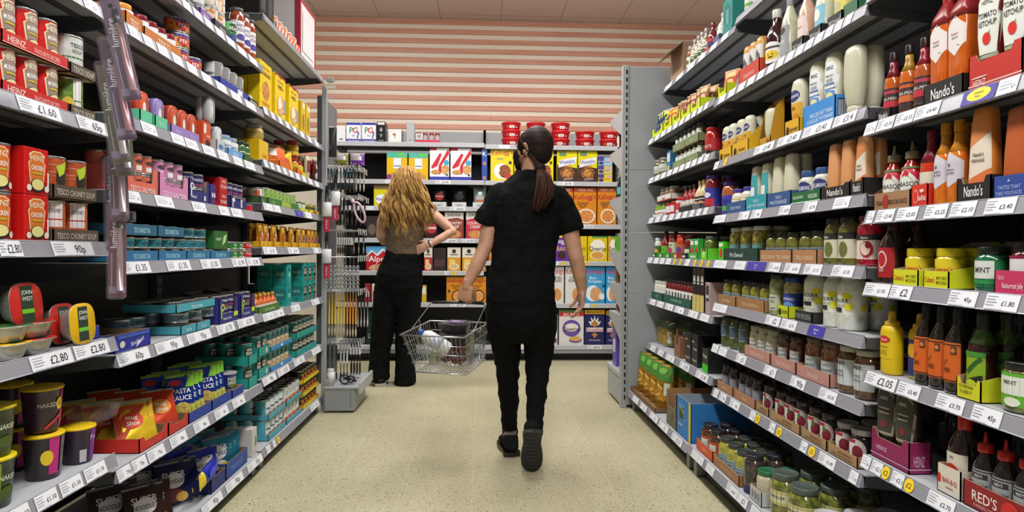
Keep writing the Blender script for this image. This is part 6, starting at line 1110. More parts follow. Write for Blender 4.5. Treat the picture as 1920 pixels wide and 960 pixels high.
onback('L', 0, 727, 752, 242, 'e4e2e0', [('r', -.3, .2, .3, .75, 'f0eeea'), ('e', -.05, .6, .14, .1, 'b8762c'), ('r', -.03, .3, .03, .55, 'a8502c')], 'squat white tea box with amber cup picture', cat='tea box', name='tea_box', dep=.14, side='6a6a72')
onback('L', 0, 761, 776, 229, 'b4b5b9', [('r', -.1, .12, .1, .16, '3a3a3a')], 'tall plain grey carton on top shelf', cat='box', name='carton')
Y = BKY+.06; jx = [at(p, 470, Y).x for p in (784, 796, 808, 819)]
bz = BZ['L'][0]+.0375
cj = jar(.024, .1, '5a3a34/8a6a60', 'b82a3a', [], lab='c0a8a8', z0=.2, z1=.7)
for i, x in enumerate(jx):
    for k in range(2): cj.place((x, Y+k*.052, bz+.003), 0, 'small red-lidded coffee jar in pink wrap, %s from left%s' % (ordw(i), ', behind' if k else ''), 'coffee jars in the shrink wrap')
b = MB(); b.cbox(jx[0]-.03, Y-.029, bz, jx[-1]+.03, Y+.08, bz+.002, mat('c83a50', 'paper'), .0005); b.box(jx[0]-.03, Y-.03, bz, jx[-1]+.028, Y-.028, bz+.03, mat('d04058', 'gloss')); b.box(jx[0]-.022, Y-.0295, bz+.035, jx[0]+.04, Y-.0285, bz+.09, mat('e8e8ea', 'paper'))
for k in range(9): b.box(jx[0]-.014+k*.005, Y-.0302, bz+.045, jx[0]-.0115+k*.005, Y-.0297, bz+.082, BLACK)
put('shrink_wrap_tray', b.mesh('shrink_wrap_tray'), None, label='pink shrink wrap tray with barcode around the coffee jars', category='tray')
gn = [('r', -.5, .82, .5, 1, '4ab8a0'), ('e', .2, .93, .2, .05, '6ac83a'), ('r', -.18, .42, .2, .8, 'e6ecf4'), ('r', -.16, .5, .18, .53, '3a50a0'), ('e', 0, .12, .4, .16, 'b87a3a/d8a860'), ('e', -.38, .12, .12, .1, '8a3a8a')]
onback('L', 1, 724, 763, 286, 'e8bc1c', gn, 'yellow and green granola box left of the other granola box')
onback('L', 1, 765, 802, 287, 'e8bc1c', gn, 'yellow and green granola box beside the red K box')
SK = [('r', -.5, 0, .5, .12, '2c3aa8'), ('r', -.5, .92, -.15, 1, 'c8242c'), ('p', [(-.42, .42), (.02, .84), (.12, .8), (-.1, .45), (-.38, .36)], 'cc2030'), ('p', [(.0, .5), (.46, .98), (.5, .82), (.12, .48)], 'cc2030'), ('p', [(-.02, .5), (.12, .52), (.1, .25), (.0, .18), (-.06, .3)], 'cc2030'), ('e', -.2, .26, .22, .07, 'b87a3a/d8a860'), ('e', .3, .34, .2, .14, 'c08040/e0b070'), ('e', .36, .55, .13, .08, '3aa0d8'), ('r', .34, .15, .44, .2, '2a2a2a')]
onback('L', 1, 804.5, 841.5, 277, 'eceef2', SK, 'white cereal box with big red K, left one', name='cereal_box')
onback('L', 1, 843.5, 883, 278, 'eceef2', SK, 'white cereal box with big red K, right one', name='cereal_box')
onback('L', 1, 902, 913, 279, '2c4aa8', [('t', 'K', 0, .85, .14, 'e8ecf8'), ('e', 0, .55, .3, .06, 'c08040'), ('e', 0, .1, .3, .06, 'c08040')], 'narrow royal blue cereal box turned sideways', dep=.12)
WB = [('e', 0, .35, .42, .22, 'e8ecf4'), ('t', 'Weetabix', 0, .36, .16, '2a3a98', .8), ('r', -.5, .8, .5, 1, '5a7a3a/a86a5a')]
onback('L', 2, 700, 730, 347, 'd8ce1c', WB, 'yellow wheat biscuit box behind the blonde woman')
for i, (a, c_, tx) in enumerate(((768, 802, 'b02a30'), (806, 840, 'b02a30'), (843, 878, '2a2a2c'))):
    Yb = BKY+.06; x = (at(a, 470, Yb).x+at(c_, 470, Yb).x)/2
    w = .13
    pr = pouch(w, .19, .05, '231f20', [('e', 0, .55, .36, .2, tx), ('r', -.3, .52, .3, .58, 'd8c8c8' if i < 2 else '3a3a3a')], name='granola_bag', seal='3a3638')
    pr.place((x, Yb+.05, BZ['L'][2]+.041), 0, ['black granola bag, red oval, partly behind hair', 'black granola bag with red oval label', 'all-black granola bag between two others'][i], 'granola bags')
    tray(w+.012, .12, .05, 'd4d6d8', T1("Lizi's", '4a4a4a', .5, .5, .5), label=['white lettered tray of granola, partly behind hair', 'white lettered tray under the red oval granola', 'white lettered tray under the all-black granola'][i], loc=(x, Yb+.04, BZ['L'][2]+.0375), inner='a0a0a0')
Yb = BKY+.06; x = at(899, 470, Yb).x
pouch(.125, .19, .05, 'a8c4c8', [('e', 0, .5, .36, .18, 'd8dcd8'), ('e', 0, .32, .34, .1, 'c87a50')], name='granola_bag').place((x, Yb+.05, BZ['L'][2]+.041), 0, 'pale teal granola bag at the end of its shelf', 'granola bags')
tray(.14, .12, .05, 'd4d6d8', T1("Lizi's", '4a4a4a', .5, .5, .5), label='white lettered tray under the pale teal granola', loc=(x, Yb+.04, BZ['L'][2]+.0375), inner='a0a0a0')
JC = lambda c: [('t', 'JORDANS', 0, .9, .1, '3a3a3a', .7), ('p', [(-.5, 0), (.5, 0), (.5, .72), (.2, .8), (-.2, .76), (-.5, .7)], c), ('t', 'COUNTRY', 0, .6, .11, 'f0e8e0', .84), ('t', 'CRISP', 0, .46, .11, 'f0e8e0', .6), ('e', 0, .18, .38, .15, 'b8703a/d8a060')]
onback('L', 3, 797, 820, 408, '3a2224', [('e', 0, .5, .45, .25, 'b02a3a'), ('r', -.4, .46, .4, .56, 'e0c8c0')], 'dark muesli bag behind the bent elbow', name='muesli_bag', cat='packet')
onback('L', 3, 833, 869, 398, 'd8d4cc', JC('8a3a30'), 'country crisp cereal box with brown-red front')
onback('L', 3, 873, 908, 398, 'd8d4cc', JC('c02a40'), 'country crisp cereal box with raspberry red front')
onback('L', 3, 686, 708, 405, '3a3230', [('e', 0, .4, .35, .25, '6a5a50')], 'dark brown muesli bag left of blonde woman', name='muesli_bag', cat='packet')
onback('L', 4, 686, 738, 462, 'c01f2c', [('r', -.5, .72, .5, 1, '5aa8dc'), ('p', [(-.5, .62), (-.3, .85), (-.1, .7), (.1, .92), (.35, .75), (.5, .85), (.5, .55), (-.5, .5)], 'e4ecf4'), ('p', [(-.5, .55), (-.28, .78), (-.08, .6), (.12, .82), (.5, .6), (.5, .4), (-.5, .4)], 'c01f2c'), ('t', 'Alpen', -.05, .5, .24, 'f4f4f4', .8), ('e', 0, .12, .4, .16, 'd8c0a0/b87848')], 'red muesli box with snowy mountains and blue sky', name='muesli_box')
QK = lambda c: [('e', 0, .84, .16, .09, '2a2a2a'), ('r', -.3, .68, .3, .72, '4a4a4a'), ('r', -.5, 0, .5, .58, c), ('r', -.35, .3, .1, .5, 'e8c86a'), ('e', 0, .2, .38, .14, 'f0e6d0'), ('e', 0, .21, .3, .1, 'd8b878')]
for a, c_, cc, nm in ((795, 811, 'b8283a', 'crimson'), (838.5, 864, 'd8941c', 'amber-yellow left'), (866.5, 892, 'd8941c', 'amber-yellow right'), (893.5, 912, 'c88a3a', 'half-hidden tan')):
    onback('L', 4, a, c_, 464, 'e2dccc', QK(cc), 'cream porridge oats box with %s lower half' % nm, name='oats_box')
onback('L', 4, 812.5, 836.5, 465, '3a2c2c', [('e', 0, .8, .14, .1, '1a1a1a'), ('r', -.4, .2, .4, .5, '4a3232')], 'dark brown porridge oats box', name='oats_box')
CNG = [KEL('b8202a', .85, .14), ('t', 'CRUNCHY', .0, .66, .08, '4a2a14', .6), ('t', 'NUT', .0, .57, .08, '4a2a14', .3), ('e', .1, .25, .34, .26, '3a2418'), ('e', .1, .26, .28, .2, 'c87a34/e0a860'), ('r', -.42, .4, -.32, .5, '2a2a2a')]
onback('L', 5, 837, 875, 519, 'd88a1c', CNG, 'orange nut cereal box on low shelf, left one')
onback('L', 5, 876.5, 912, 519, 'd88a1c', CNG, 'orange nut cereal box on low shelf, right one')
for a, c_, cc, nm in ((684, 695, 'a82a34', 'red'), (697, 707, 'd8d4cc', 'white')): onback('L', 5, a, c_, 532, cc, [('r', -.3, .3, .3, .6, 'd8d8d8' if cc[0] == 'a' else 'a82a34')], 'small %s porridge pot carton beyond the hanging utensils' % nm, name='carton')
onback('L', 5, 791, 800, 535, 'd8b040', [('r', -.4, .5, .4, .9, 'e8e4dc')], 'slim yellow and white box between the women', name='carton')
for i, (a, c_) in enumerate(((688, 712), (714, 728), (729, 745))):
    onback('L', 6, a, c_, 583+i*2, '1f3d34', [('r', -.4, .2, .4, .24, '9ab0a0'), ('t', 'FOREST', 0, .3, .07, 'a8b8a8', .8)], 'dark green muesli sack near floor, %s from left' % ordw(i), name='muesli_bag', cat='packet', group='dark green muesli sacks')
onback('R', 5, 975, 987, 590, 'd8b81c', [('r', -.4, .5, .4, .8, 'e8d040')], 'yellow cereal box seen between the legs', name='cereal_box')
# red snack tubs
@memo
def tubp():
    a = MB(); a.lathe([(.078, 0), (.082, .003), (.093, .06), (.094, .066)], mat('c81f26', 'gloss'), 26)
    l = MB()
    fn = lambda u, z, k: ((.0825+.011*z/.066+EPS*k)*sin(u/.088), -(.0825+.011*z/.066+EPS*k)*cos(u/.088), z)
    bone = [(-.028, .02), (-.022, .014), (.022, .014), (.028, .02), (.03, .034), (.022, .04), (-.022, .04), (-.03, .034)]
    l.decals([('p', bone, 'e8e4e0'), ('t', 'treats', 0, .027, .012, 'b8242c', .04), ('e', -.05, .03, .008, .006, 'd8a050'), ('e', .05, .024, .008, .006, 'e8e0d0'), ('e', .06, .045, .006, .005, '6a3a20'), ('e', -.06, .045, .006, .005, '2a2a6a')], fn, .02)
    t = MB(); t.lathe([(.096, .062), (.098, .064), (.098, .074), (.094, .077), (.06, .0765), (.058, .0755)], mat('d8242a', 'gloss'), 26)
    return Proto('snack_tub', 'plastic tub', .196, .196, .078, None, [('tub', a.mesh('tub')), ('label', l.mesh('label')), ('lid', t.mesh('lid'))])
tb = tubp()
for i, (px, n) in enumerate(((957, 3), (1003, 3), (1049, 3), (1095, 2), (1140, 2))):
    for k in range(n):
        Yt = BKY+.115; z = BZ['R'][0]+.038+k*.0785
        tb.place((at(px, 470, Yt).x, Yt, z), random.uniform(-.2, .2), 'round red snack tub in the %s stack from left, %s' % (ordw(i), ('bottom', 'second up', 'topmost')[k] if n == 3 else ('bottom', 'top')[k]), 'red snack tubs on the top shelf', sc=(.98, .98, 1))
KB = [KEL('c8202a', .87, .15), ('t', 'coco', -.1, .68, .07, '3a3a98', .4), ('e', 0, .3, .36, .24, 'ece8e0'), ('e', .12, .3, .26, .2, '6a3018/a8602c'), ('e', -.22, .34, .13, .1, 'f4f4f0'), ('e', .3, .14, .13, .09, 'c8303a'), ('r', .3, .52, .42, .6, '2a2a2a')]
onback('R', 1, 918.5, 962, 277, 'e4d21c', KB, 'lemon-yellow cereal box with chocolate bowl, left of her head')
onback('R', 1, 963, 1000, 277, 'e4d21c', KB, 'lemon-yellow cereal box hidden behind her head')
onback('R', 1, 1001, 1037, 277, 'e4d21c', KB, 'lemon-yellow cereal box right of her head')
WC = [('p', [(-.5, .55), (.5, .45), (.5, 0), (-.5, 0)], '3c1c14'), ('e', 0, .3, .36, .2, 'b8702c/3c1c14'), ('e', 0, .3, .22, .12, 'e0a850/8a4418'), ('p', [(-.45, .46), (.42, .6), (.48, .82), (-.36, .7)], 'e8e8ee'), ('t', 'Weetabix', 0, .66, .13, '26369a', .78, .13), ('t', 'CHOC', .02, .53, .06, 'c8303a', .5, .1), ('r', -.4, .84, -.05, .97, '6a8a5a'), ('t', 'CHOCOLATE', .05, .1, .05, 'd8d0c8', .5, .15)]
onback('R', 1, 1043, 1081.5, 283, 'e2d41c', WC, 'yellow and brown chocolate wheat biscuit box, left one')
onback('R', 1, 1082.5, 1119, 283, 'e2d41c', WC, 'yellow and brown chocolate wheat biscuit box, right one')
VP = [('r', -.5, .55, -.1, 1, '4a3a98'), ('e', -.3, .3, .18, .2, '3a2a78'), ('e', .3, .7, .18, .2, 'd8a8b0'), ('t', "Kellogg's", .1, .45, .12, 'c8303a', .6)]
for k, (tp, nm, cc) in enumerate(((336-30, 'lowest', 'd8c82c'), (306-10, 'middle', 'd0c47a'), (283, 'topmost', '9ac4dc'))):
    Yv = BKY+.025; z = BZ['R'][1]+.0375+k*.083; x0, x1 = at(1121, 470, Yv).x, at(1147, 470, Yv).x
    carton(round(x1-x0, 3), .08, .081, cc, VP, name='cereal_variety_pack').place(((x0+x1)/2, Yv+.04, z), 0, 'small patterned variety pack beside chocolate boxes, %s' % nm, 'small cereal variety packs')
MG = [('r', -.5, .88, .5, 1, 'a8441c'), ('t', 'MEGA 1KG', 0, .94, .06, 'f0d8b0', .7), ('t', "Kellogg's", 0, .76, .14, 'b8202a', .95, .05), ('t', 'CRUNCHY', -.1, .58, .08, '4a2a14', .5), ('t', 'NUT', -.1, .5, .07, '4a2a14', .3), ('e', .05, .24, .4, .2, 'e8e0d4'), ('e', .05, .24, .33, .16, 'c06a2c/e09a50')]
onback('R', 2, 1036, 1074, 352, 'd88624', MG, 'mega orange nut cereal box touching her shoulder')
onback('R', 2, 1075, 1118, 352, 'd88624', MG, 'mega orange nut cereal box, whole front showing')
onback('R', 2, 1119.5, 1155, 352, 'd88624', MG, 'mega orange nut cereal box by the end unit')
onback('R', 3, 1034, 1066, 442, '6c34a8', [('t', "Kellogg's", 0, .8, .18, 'f0e8f4', .95), ('r', -.5, .93, .5, 1, 'e0d02a'), ('t', 'KRAVE', .05, .5, .18, 'e0b84a', .8), ('e', .1, .25, .25, .16, '3a1c14')], 'purple chocolate cereal box beside her sleeve')
CH = [('r', -.3, .93, .5, 1, '5a9a3a'), ('e', 0, .62, .38, .26, 'f0ece0'), ('t', 'Cheerios', 0, .52, .18, '2a2220', .9), ('e', 0, .25, .38, .18, 'f0e0b8'), ('e', 0, .25, .32, .14, 'd89a3c')]
onback('R', 3, 1088, 1101, 443, 'e0c41c', [('t', 'Ch', 0, .5, .12, '2a2220', .5, 1.57), ('e', 0, .15, .3, .08, 'd89a3c')], 'yellow ring cereal box turned side on')
onback('R', 3, 1102, 1139, 443, 'e0c41c', CH, 'yellow ring cereal box with white splash')
onback('R', 3, 1140, 1160, 443, 'd8a82c', CH, 'ring cereal box partly behind the end unit')
CF = [KEL('c8202a', .88, .14), ('t', 'CORN', 0, .7, .08, '2a2a2a', .5), ('t', 'FLAKES', 0, .62, .07, '2a2a2a', .6)]
onback('R', 4, 1036, 1058, 500, 'dedcd8', CF+[('e', -.1, .25, .4, .16, 'c87a3a/e0a860')], 'white flakes cereal box, left of the pair')
onback('R', 4, 1060, 1092, 500, 'dedcd8', CF+[('e', .2, .25, .28, .18, 'c87a3a/e0a860')], 'white flakes cereal box behind her hand')
RK = [KEL('c81f5a', .88, .13), ('t', 'Rice', -.1, .7, .08, 'e8f4fc', .5), ('t', 'Krispies', 0, .61, .08, 'e8f4fc', .7), ('e', -.1, .28, .36, .22, 'e4f0f8'), ('e', .05, .26, .3, .19, 'c88a5a/e0b080'), ('e', .34, .2, .14, .09, 'e8e8ee'), ('r', -.12+.5, .45, .48, .52, '2a2a2a')]
onback('R', 4, 1097, 1135, 500, '3d9fd6', RK, 'sky blue puffed rice cereal box')
onback('R', 4, 1136.5, 1160, 500, '3d9fd6', RK, 'sky blue cereal box partly behind end unit')
BP_ = [('r', -.5, .93, .5, 1, '4a7a3a'), ('r', -.5, .82, .5, .93, 'c8282c'), ('t', 'BIG PACK', 0, .875, .075, 'f4e8e8', .7), ('e', 0, .48, .37, .24, '6a4aa0'), ('e', 0, .5, .28, .12, 'e6e0d8'), ('t', 'Cheerios', 0, .46, .12, '2a2228', .72), ('e', .16, .15, .26, .08, '5a3a90'), ('e', .16, .18, .24, .07, 'd8a860')]
onback('R', 5, 1036, 1047, 590, 'd4d0cc', [('e', 0, .15, .4, .08, '6a3a60')], 'slim white cereal box end beside the trousers')
onback('R', 5, 1049, 1096, 581, 'dcdad6', BP_, 'white BIG PACK cereal box with purple disc')
SH_ = [('r', -.5, .88, .5, 1, 'd8a41c'), ('t', 'MEGA PACK', 0, .94, .06, '4a3a10', .8), ('p', [(-.32, .68), (-.16, .66), (-.2, .8), (-.06, .7), (0, .84), (.06, .7), (.2, .8), (.16, .66), (.32, .68), (.2, .56), (-.2, .56)], 'e8e4e0'), ('p', [(-.2, .6), (0, .72), (.2, .6), (0, .5)], 'b87a3a'), ('r', -.42, .38, .42, .5, 'e0d8e0'), ('t', 'Shreddies', 0, .44, .1, 'c0243c', .82), ('p', [(-.16, .3), (0, .36), (.16, .3), (0, .2)], 'b87a3a'), ('t', 'THE ORIGINAL', 0, .14, .04, 'c8c8e0', .6)]
onback('R', 5, 1097, 1135, 581, '28285e', SH_, 'navy cereal box with woven squares and white splash')
onback('R', 5, 1137, 1160, 583, '28285e', SH_, 'navy cereal box beside the white post base')
onback('L', 3, 909.5, 913, 440, '8a3a30', [], 'sliver of red cereal box at bay edge') if 0 else None
onback('R', 3, 916, 936, 432, 'd0743a', [KEL('b8202a', .8, .14), ('e', 0, .3, .4, .2, 'e0b070')], 'orange cereal box between arm and torso')
onback('R', 2, 918, 935, 360, 'e0cc1c', [('r', -.5, .9, .5, 1, 'd8d8d0')], 'yellow cereal box edge over her left shoulder')
# ================================================================ goods on the grey end unit seen from the side
EY = 3.745*K
for lb, X, z, dy, pr in (
    ('salad leaf bag in the top of the end unit', 1.0, 2.04, .2, pouch(.16, .2, .07, '3a5a24/6a9a3a', [('r', .1, .4, .4, .9, '5ac83a')], name='salad_bag')),
    ('small ketchup bottle on the end unit', .985, 1.79, .3, bottle('ketchup', .028, .14, '5a1418', 'a8a8a8', 'd8d8cc', [('e', 0, .3, .2, .15, 'b8201c')], flat=.66, mk='gloss', lz=(.26, .84))),
    ('dark printed packet with teal corner on end unit', .985, 1.45, .3, pouch(.09, .17, .03, '24303a', [('r', -.5, .2, .5, .5, '4ab0b0'), ('t', 'Soy', 0, .75, .12, 'd8d8e8', .6)], name='packet')),
    ('amber glass bottle on the end unit', .985, .84, .3, bottle('sauce', .026, .16, '6a4a1c/8a6428', '3a2a18', None, mk='glass')),
    ('striped packet in a black tray on end unit', .985, .63, .3, pouch(.08, .11, .03, '8a3a44', [('r', -.5, .5, .5, .9, 'd0c8b8')], name='packet')),
    ('lime green small carton under the printed packet', .985, 1.07, .3, carton(.05, .05, .1, '6ab83a', [('e', 0, .5, .3, .2, '1c1c1c')])),
    ('purple upright folder standing on the end plinth', .985, .2375, .32, carton(.12, .05, .32, '6a52b0', [('r', -.3, .3, .3, .6, 'd0c8e0')]))):
    pr.place((X+.02 if 'salad' not in lb else X+.06, EY+dy, z+.0), -pi/2, lb, None)
# ================================================================ hanging utensils at the left shelf end
FY = 3.67*K
t = put('end_hook_unit', None, None, label='grey end-of-aisle hook unit hung with kitchen utensils', category='display stand'); t.location = (-1.0, FY+.2, 0)
def fx(b, name): b.v = [(x+1.0, y-FY-.2, z) for x, y, z in b.v]; return put(name, b.mesh(name), t)
b = MB(); b.cbox(-1.02, FY, .012, -.825, FY+.4, .155, mat('90949a', 'paint'), .003); b.box(-.85, FY-.001, .03, -.847, FY, .15, mat('5a5c60', 'paint')); fx(b, 'plinth')
b = MB(); b.cbox(-1.022, FY-.005, .156, -.80, FY+.47, .172, mat('a6a9ae', 'paint'), .003); b.box(-.80, FY+.02, .12, -.785, FY+.47, .19, mat('b4b6bc', 'paint')); fx(b, 'base_shelf')
b = MB(); b.cbox(-1.06, FY+.075, 0, -1.028, FY+.1, 2.16, mat('a2a5a9', 'paint'), .003); fx(b, 'post')
for k in (0,): 
    b = MB(); b.box(-1.1, FY+.11, .17, -1.07, FY+.55, 2.1, mat('5c5f66', 'paint')); fx(b, 'panel')
def ez(y, Y=None): return at(640, y, Y or FY+.2).z
LV = [(314, 5), (368, 6), (432, 5), (482, 6), (545, 5), (640, 4)]
HK = []
for (y, n) in LV:
    z = ez(y)
    for j in range(n):
        Yh = FY+.13+j*.07; b = MB()
        b.tube([(-1.07, Yh, z), (-.84, Yh, z), (-.825, Yh, z+.012)], .0022, METAL, 6); b.cbox(-.826, Yh-.014, z-.03, -.8245, Yh+.014, z+.012, mat('c8cacc', 'plastic'), .0006)
        fx(b, 'hook')
    HK.append((z, [FY+.13+j*.07 for j in range(n)]))
def hang(kind, z, Y, xs, lab, grp):
    for i, x in enumerate(xs): kind.place((x, Y, z+.002), pi/2 if kind.name != 'ring_handled_whisk' else 0, lab+(', %s from left' % ordw(i) if len(xs) > 1 else ''), grp)
def utens(handle, head, hl, L, name, ring=True, htype='spoon', card=None):
    b = MB(); P = []
    h_ = MB()
    if ring: h_.tube([(.0105*cos(a), 0, -.004+.0105*sin(a)) for a in [2*pi*k/10 for k in range(10)]], .0018, METAL, 5, True)
    h_.tube([(0, 0, -.014), (0, 0, -.02-hl*.5), (0, .001, -.02-hl)], [.004, .0062, .005], mat(handle, 'plastic'), 8)
    P.append(('handle', h_.mesh('handle')))
    g = MB()
    if htype == 'spoon':
        g.tube([(0, 0, -.02-hl), (0, 0, -L+.04)], .003, mat(head, 'plastic'), 6); sph(g, (0, 0, -L+.028), .02, mat(head, 'plastic'), (1, .25, 1.4))
    elif htype == 'slot': g.cbox(-.026, -.002, -L, .026, .002, -L+.08, mat(head, 'plastic'), .0009); g.tube([(0, 0, -.02-hl), (0, 0, -L+.07)], .003, mat(head, 'plastic'), 6)
    elif htype == 'brush': g.cbox(-.02, -.006, -L, .02, .006, -L+.05, mat(head, 'plastic'), .004); g.tube([(0, 0, -.02-hl), (0, 0, -L+.045)], .003, METAL, 6)
    P.append(('head', g.mesh('head')))
    if card: c = MB(); c.cbox(-.026, -.0045, -.1, .026, .0045, -.05, mat(card, 'paper'), .001); P.append(('card', c.mesh('card')))
    return Proto(name, 'kitchen utensil', .02, .05, L, None, P)
xsr = lambda p0, p1, n, Y: [at(p0+(p1-p0)*i/(n-1), 400, Y).x for i in range(n)]
z, Ys = HK[0]; hang(utens('2a4a54', '1e2a30', .05, .16, 'pastry_brush', htype='brush'), z-.002, Ys[0], xsr(615, 662, 9, Ys[0]), 'dark teal handled brush on the highest hook row', 'teal brushes on the hooks')
hang(utens('8a8676', 'b0aca0', .06, .16, 'wooden_spoon'), z-.002, Ys[2], xsr(668, 682, 3, Ys[2]), 'beige spoon hung right of the teal brushes', 'beige spoons on the hooks')
hang(utens('1c1c1e', '1c1c1e', .07, .17, 'slotted_turner', htype='slot'), z-.002, Ys[1], xsr(622, 664, 6, Ys[1]), 'black slotted turner behind the teal brushes', 'black turners on the hooks')
z, Ys = HK[1]; hang(utens('1e1e20', '242426', .09, .2, 'black_spatula', htype='slot'), z-.002, Ys[0], xsr(632, 646, 3, Ys[0]), 'black spatula on the second hook row', 'black spatulas on the hooks')
hang(utens('26262a', '3a3a3e', .09, .2, 'ladle'), z-.002, Ys[2], xsr(636, 684, 7, Ys[2]), 'dark ladle deep on the second hook row', 'dark ladles on the hooks')
b = MB(); rgb = [(0, .055*cos(a), .045*sin(a)*1.6) for a in [2*pi*k/24 for k in range(24)]]
b.tube([(q[1]*.5, 0, q[2]-.11) for q in rgb], .0075, mat('cdb0b8', 'plastic'), 8, True); b.tube([(-.012, 0, -.035), (-.02, 0, -.0)], [.012, .014], mat('cdb0b8', 'plastic'), 8); b.tube([(-.02, .009*cos(a), .008+.008*sin(a)) for a in [2*pi*k/10 for k in range(10)]], .0018, METAL, 5, True)
o = put('pink_loop_strainer', b.mesh('pink_loop_strainer'), None, label='pale pink oval loop utensil on the second hook row', category='kitchen utensil'); o.location = (at(664, 375, Ys[0]).x, Ys[0]-.03, z-.012); o.rotation_euler = (0, radians(-22), 0)
z, Ys = HK[2]; hang(utens('1a1a1c', '1a1a1c', .06, .165, 'black_spoon', card='c8cac8'), z-.002, Ys[0], xsr(634, 660, 7, Ys[0]), 'black spoon with white band, third hook row', 'white-banded black spoons')
hang(utens('3a3a3e', '7a7a7e', .07, .165, 'masher'), z-.002, Ys[2], xsr(664, 682, 3, Ys[2]), 'grey masher at the right of third hook row', 'grey mashers on the hooks')
z, Ys = HK[3]
@memo
def ringstrip():
    b = MB(); b.tube([(0, 0, -.0145), (0, 0, -.222)], .0016, METAL, 5); b.tube([(0, .0105*cos(a), -.004+.0105*sin(a)) for a in [2*pi*q/10 for q in range(10)]], .0014, METAL, 5, True)
    for k in range(6):
        b.tube([(.0105*cos(a), -.003, -.07-.028*k+.0125*sin(a)) for a in [2*pi*q/14 for q in range(14)]], .0026, mat('c4c6c8', 'metal'), 6, True)
        b.lathe([(.006, -.003), (.007, 0), (.004, .003)], METAL, 10, M=Matrix.Translation((0, -.003, -.07-.028*k)) @ Matrix.Rotation(pi/2, 4, 'X'))
    return Proto('ring_handled_whisk', 'kitchen utensil', .02, .02, .28, b.mesh('ring_handled_whisk'))
hang(ringstrip(), z-.002, Ys[0], xsr(613, 671, 9, Ys[0]), 'column of round silver rings, fourth hook row', 'columns of silver rings on the hooks')
z, Ys = HK[4]
hang(utens('d8b83a', 'c8c0a0', .2, .3, 'yellow_handled_knife', ring=True), z-.002, Ys[0], xsr(618, 646, 6, Ys[0]), 'yellow handled knife on the fifth hook row', 'yellow handled knives')
hang(utens('d88a2a', 'c8b8a0', .2, .31, 'orange_handled_knife', ring=True), z-.002, Ys[0], xsr(652, 668, 4, Ys[0]), 'orange handled knife on the fifth hook row', 'orange handled knives')
hang(utens('2a2a2c', 'b0b2b4', .12, .26, 'peeler'), z-.002, Ys[2], xsr(672, 690, 4, Ys[2]), 'black peeler right of the orange knives', 'black peelers on the hooks')
z, Ys = HK[5]
hang(utens('1c1c20', '1c1c20', .12, .25, 'large_black_spoon'), z-.002, Ys[0], xsr(616, 632, 3, Ys[0]), 'large black spoon on the lowest hook row', 'large black spoons')
hang(utens('c8cacc', '2a2a2c', .13, .26, 'silver_ladle'), z-.002, Ys[1], xsr(640, 652, 3, Ys[1]), 'silver ladle on the lowest hook row', 'silver ladles')
hang(utens('26263a', '202024', .1, .24, 'dark_turner', htype='slot', card='d8dadc'), z-.002, Ys[2], xsr(660, 676, 4, Ys[2]), 'dark turner with white card, lowest hook row', 'dark carded turners')
# goods lying on the unit's base: tongs and a roll
b = MB(); b.lathe([(.022, 0), (.022, .11), (.02, .112)], mat('c4c6ca', 'plastic'), 16); b.lathe([(.0225, .02), (.0225, .09)], mat('d8dade', 'paper'), 16)
o = put('lint_roller_refill', b.mesh('lint_roller_refill'), None, label='white refill roll standing on the hook unit base', category='roll'); o.location = (-.985, FY+.03, .1728)
b = MB()
for r_, x in ((.03, 0), (.022, .04)): b.tube([(x+r_*cos(a), .0, .032+r_*sin(a)) for a in [2*pi*k/16 for k in range(16)]], .006, mat('222326', 'plastic'), 6, True)
b.tube([(.0, 0, .038), (.03, .02, .03), (.07, .03, .012)], .008, mat('1c1c1e', 'plastic'), 8)
o = put('black_looped_tongs', b.mesh('black_looped_tongs'), None, label='black looped tongs lying on the hook unit base', category='kitchen utensil'); o.location = (-.9, FY+.06, .177)
# lint rollers and clear bags by the post
@memo
def roller():
    a = MB(); a.lathe([(.028, -.2), (.03, -.198), (.03, -.112), (.028, -.11)], mat('dcdee2', 'plastic'), 20)
    h = MB(); h.tube([(0, 0, 0), (0, 0, -.05), (0, 0, -.112)], [.009, .013, .008], mat('1c1c1e', 'plastic'), 12)
    c = MB(); c.cbox(-.016, -.012, -.3, .016, .012, -.205, mat('c42a4c', 'gloss'), .002); c.decals([('t', 'Lint Roller', 0, -.252, .011, 'f0e8ec', .08, 1.57)], flatfn(-.0125))
    return Proto('hanging_lint_roller', 'lint roller', .06, .06, .3, None, [('roll', a.mesh('roll')), ('handle', h.mesh('handle')), ('package', c.mesh('package'))])
for px, py, dY, lb in ((613, 348, -.02, 'white lint roller with pink packet, lower one at the post'), (629, 328, .02, 'white lint roller with pink packet, upper one at the post')):
    p = at(px, py, FY+dY); roller().place((p.x, FY+dY, p.z), 0, lb, 'lint rollers at the shelf end')
p = at(613, 348, FY-.02); roller().place((p.x, FY-.02, p.z-.302), 0, 'white lint roller nearest the floor at the post', 'lint rollers at the shelf end')
for i, (px, py, w, h, cc, lb) in enumerate(((618, 158, .07, .42, 'b8bcc4', 'long clear bag hanging from the clip at the left post top'), (626, 238, .05, .2, '3a3c42', 'dark smaller bag hanging just below the long clear bag'))):
    pr = pouch(w, h, .03, cc, [], name='hanging_bag', kind='film' if i == 0 else 'film2'); p = at(px, py, FY); o = pr.place((p.x, FY+.02-.045*i, p.z-h), 0, lb, None)
b = MB(); b.cbox(-.02, -.012, 0, .02, .012, .03, mat('8a9a94', 'plastic'), .003); b.tube([(-.03, 0, .01), (.035, 0, .01), (.04, 0, .02)], .003, METAL, 6)
p = at(618, 150, FY); o = put('hanging_clip', b.mesh('hanging_clip'), None, label='grey-green plastic clip at the top of left post', category='clip'); o.location = (p.x, FY+.02, p.z-.01)
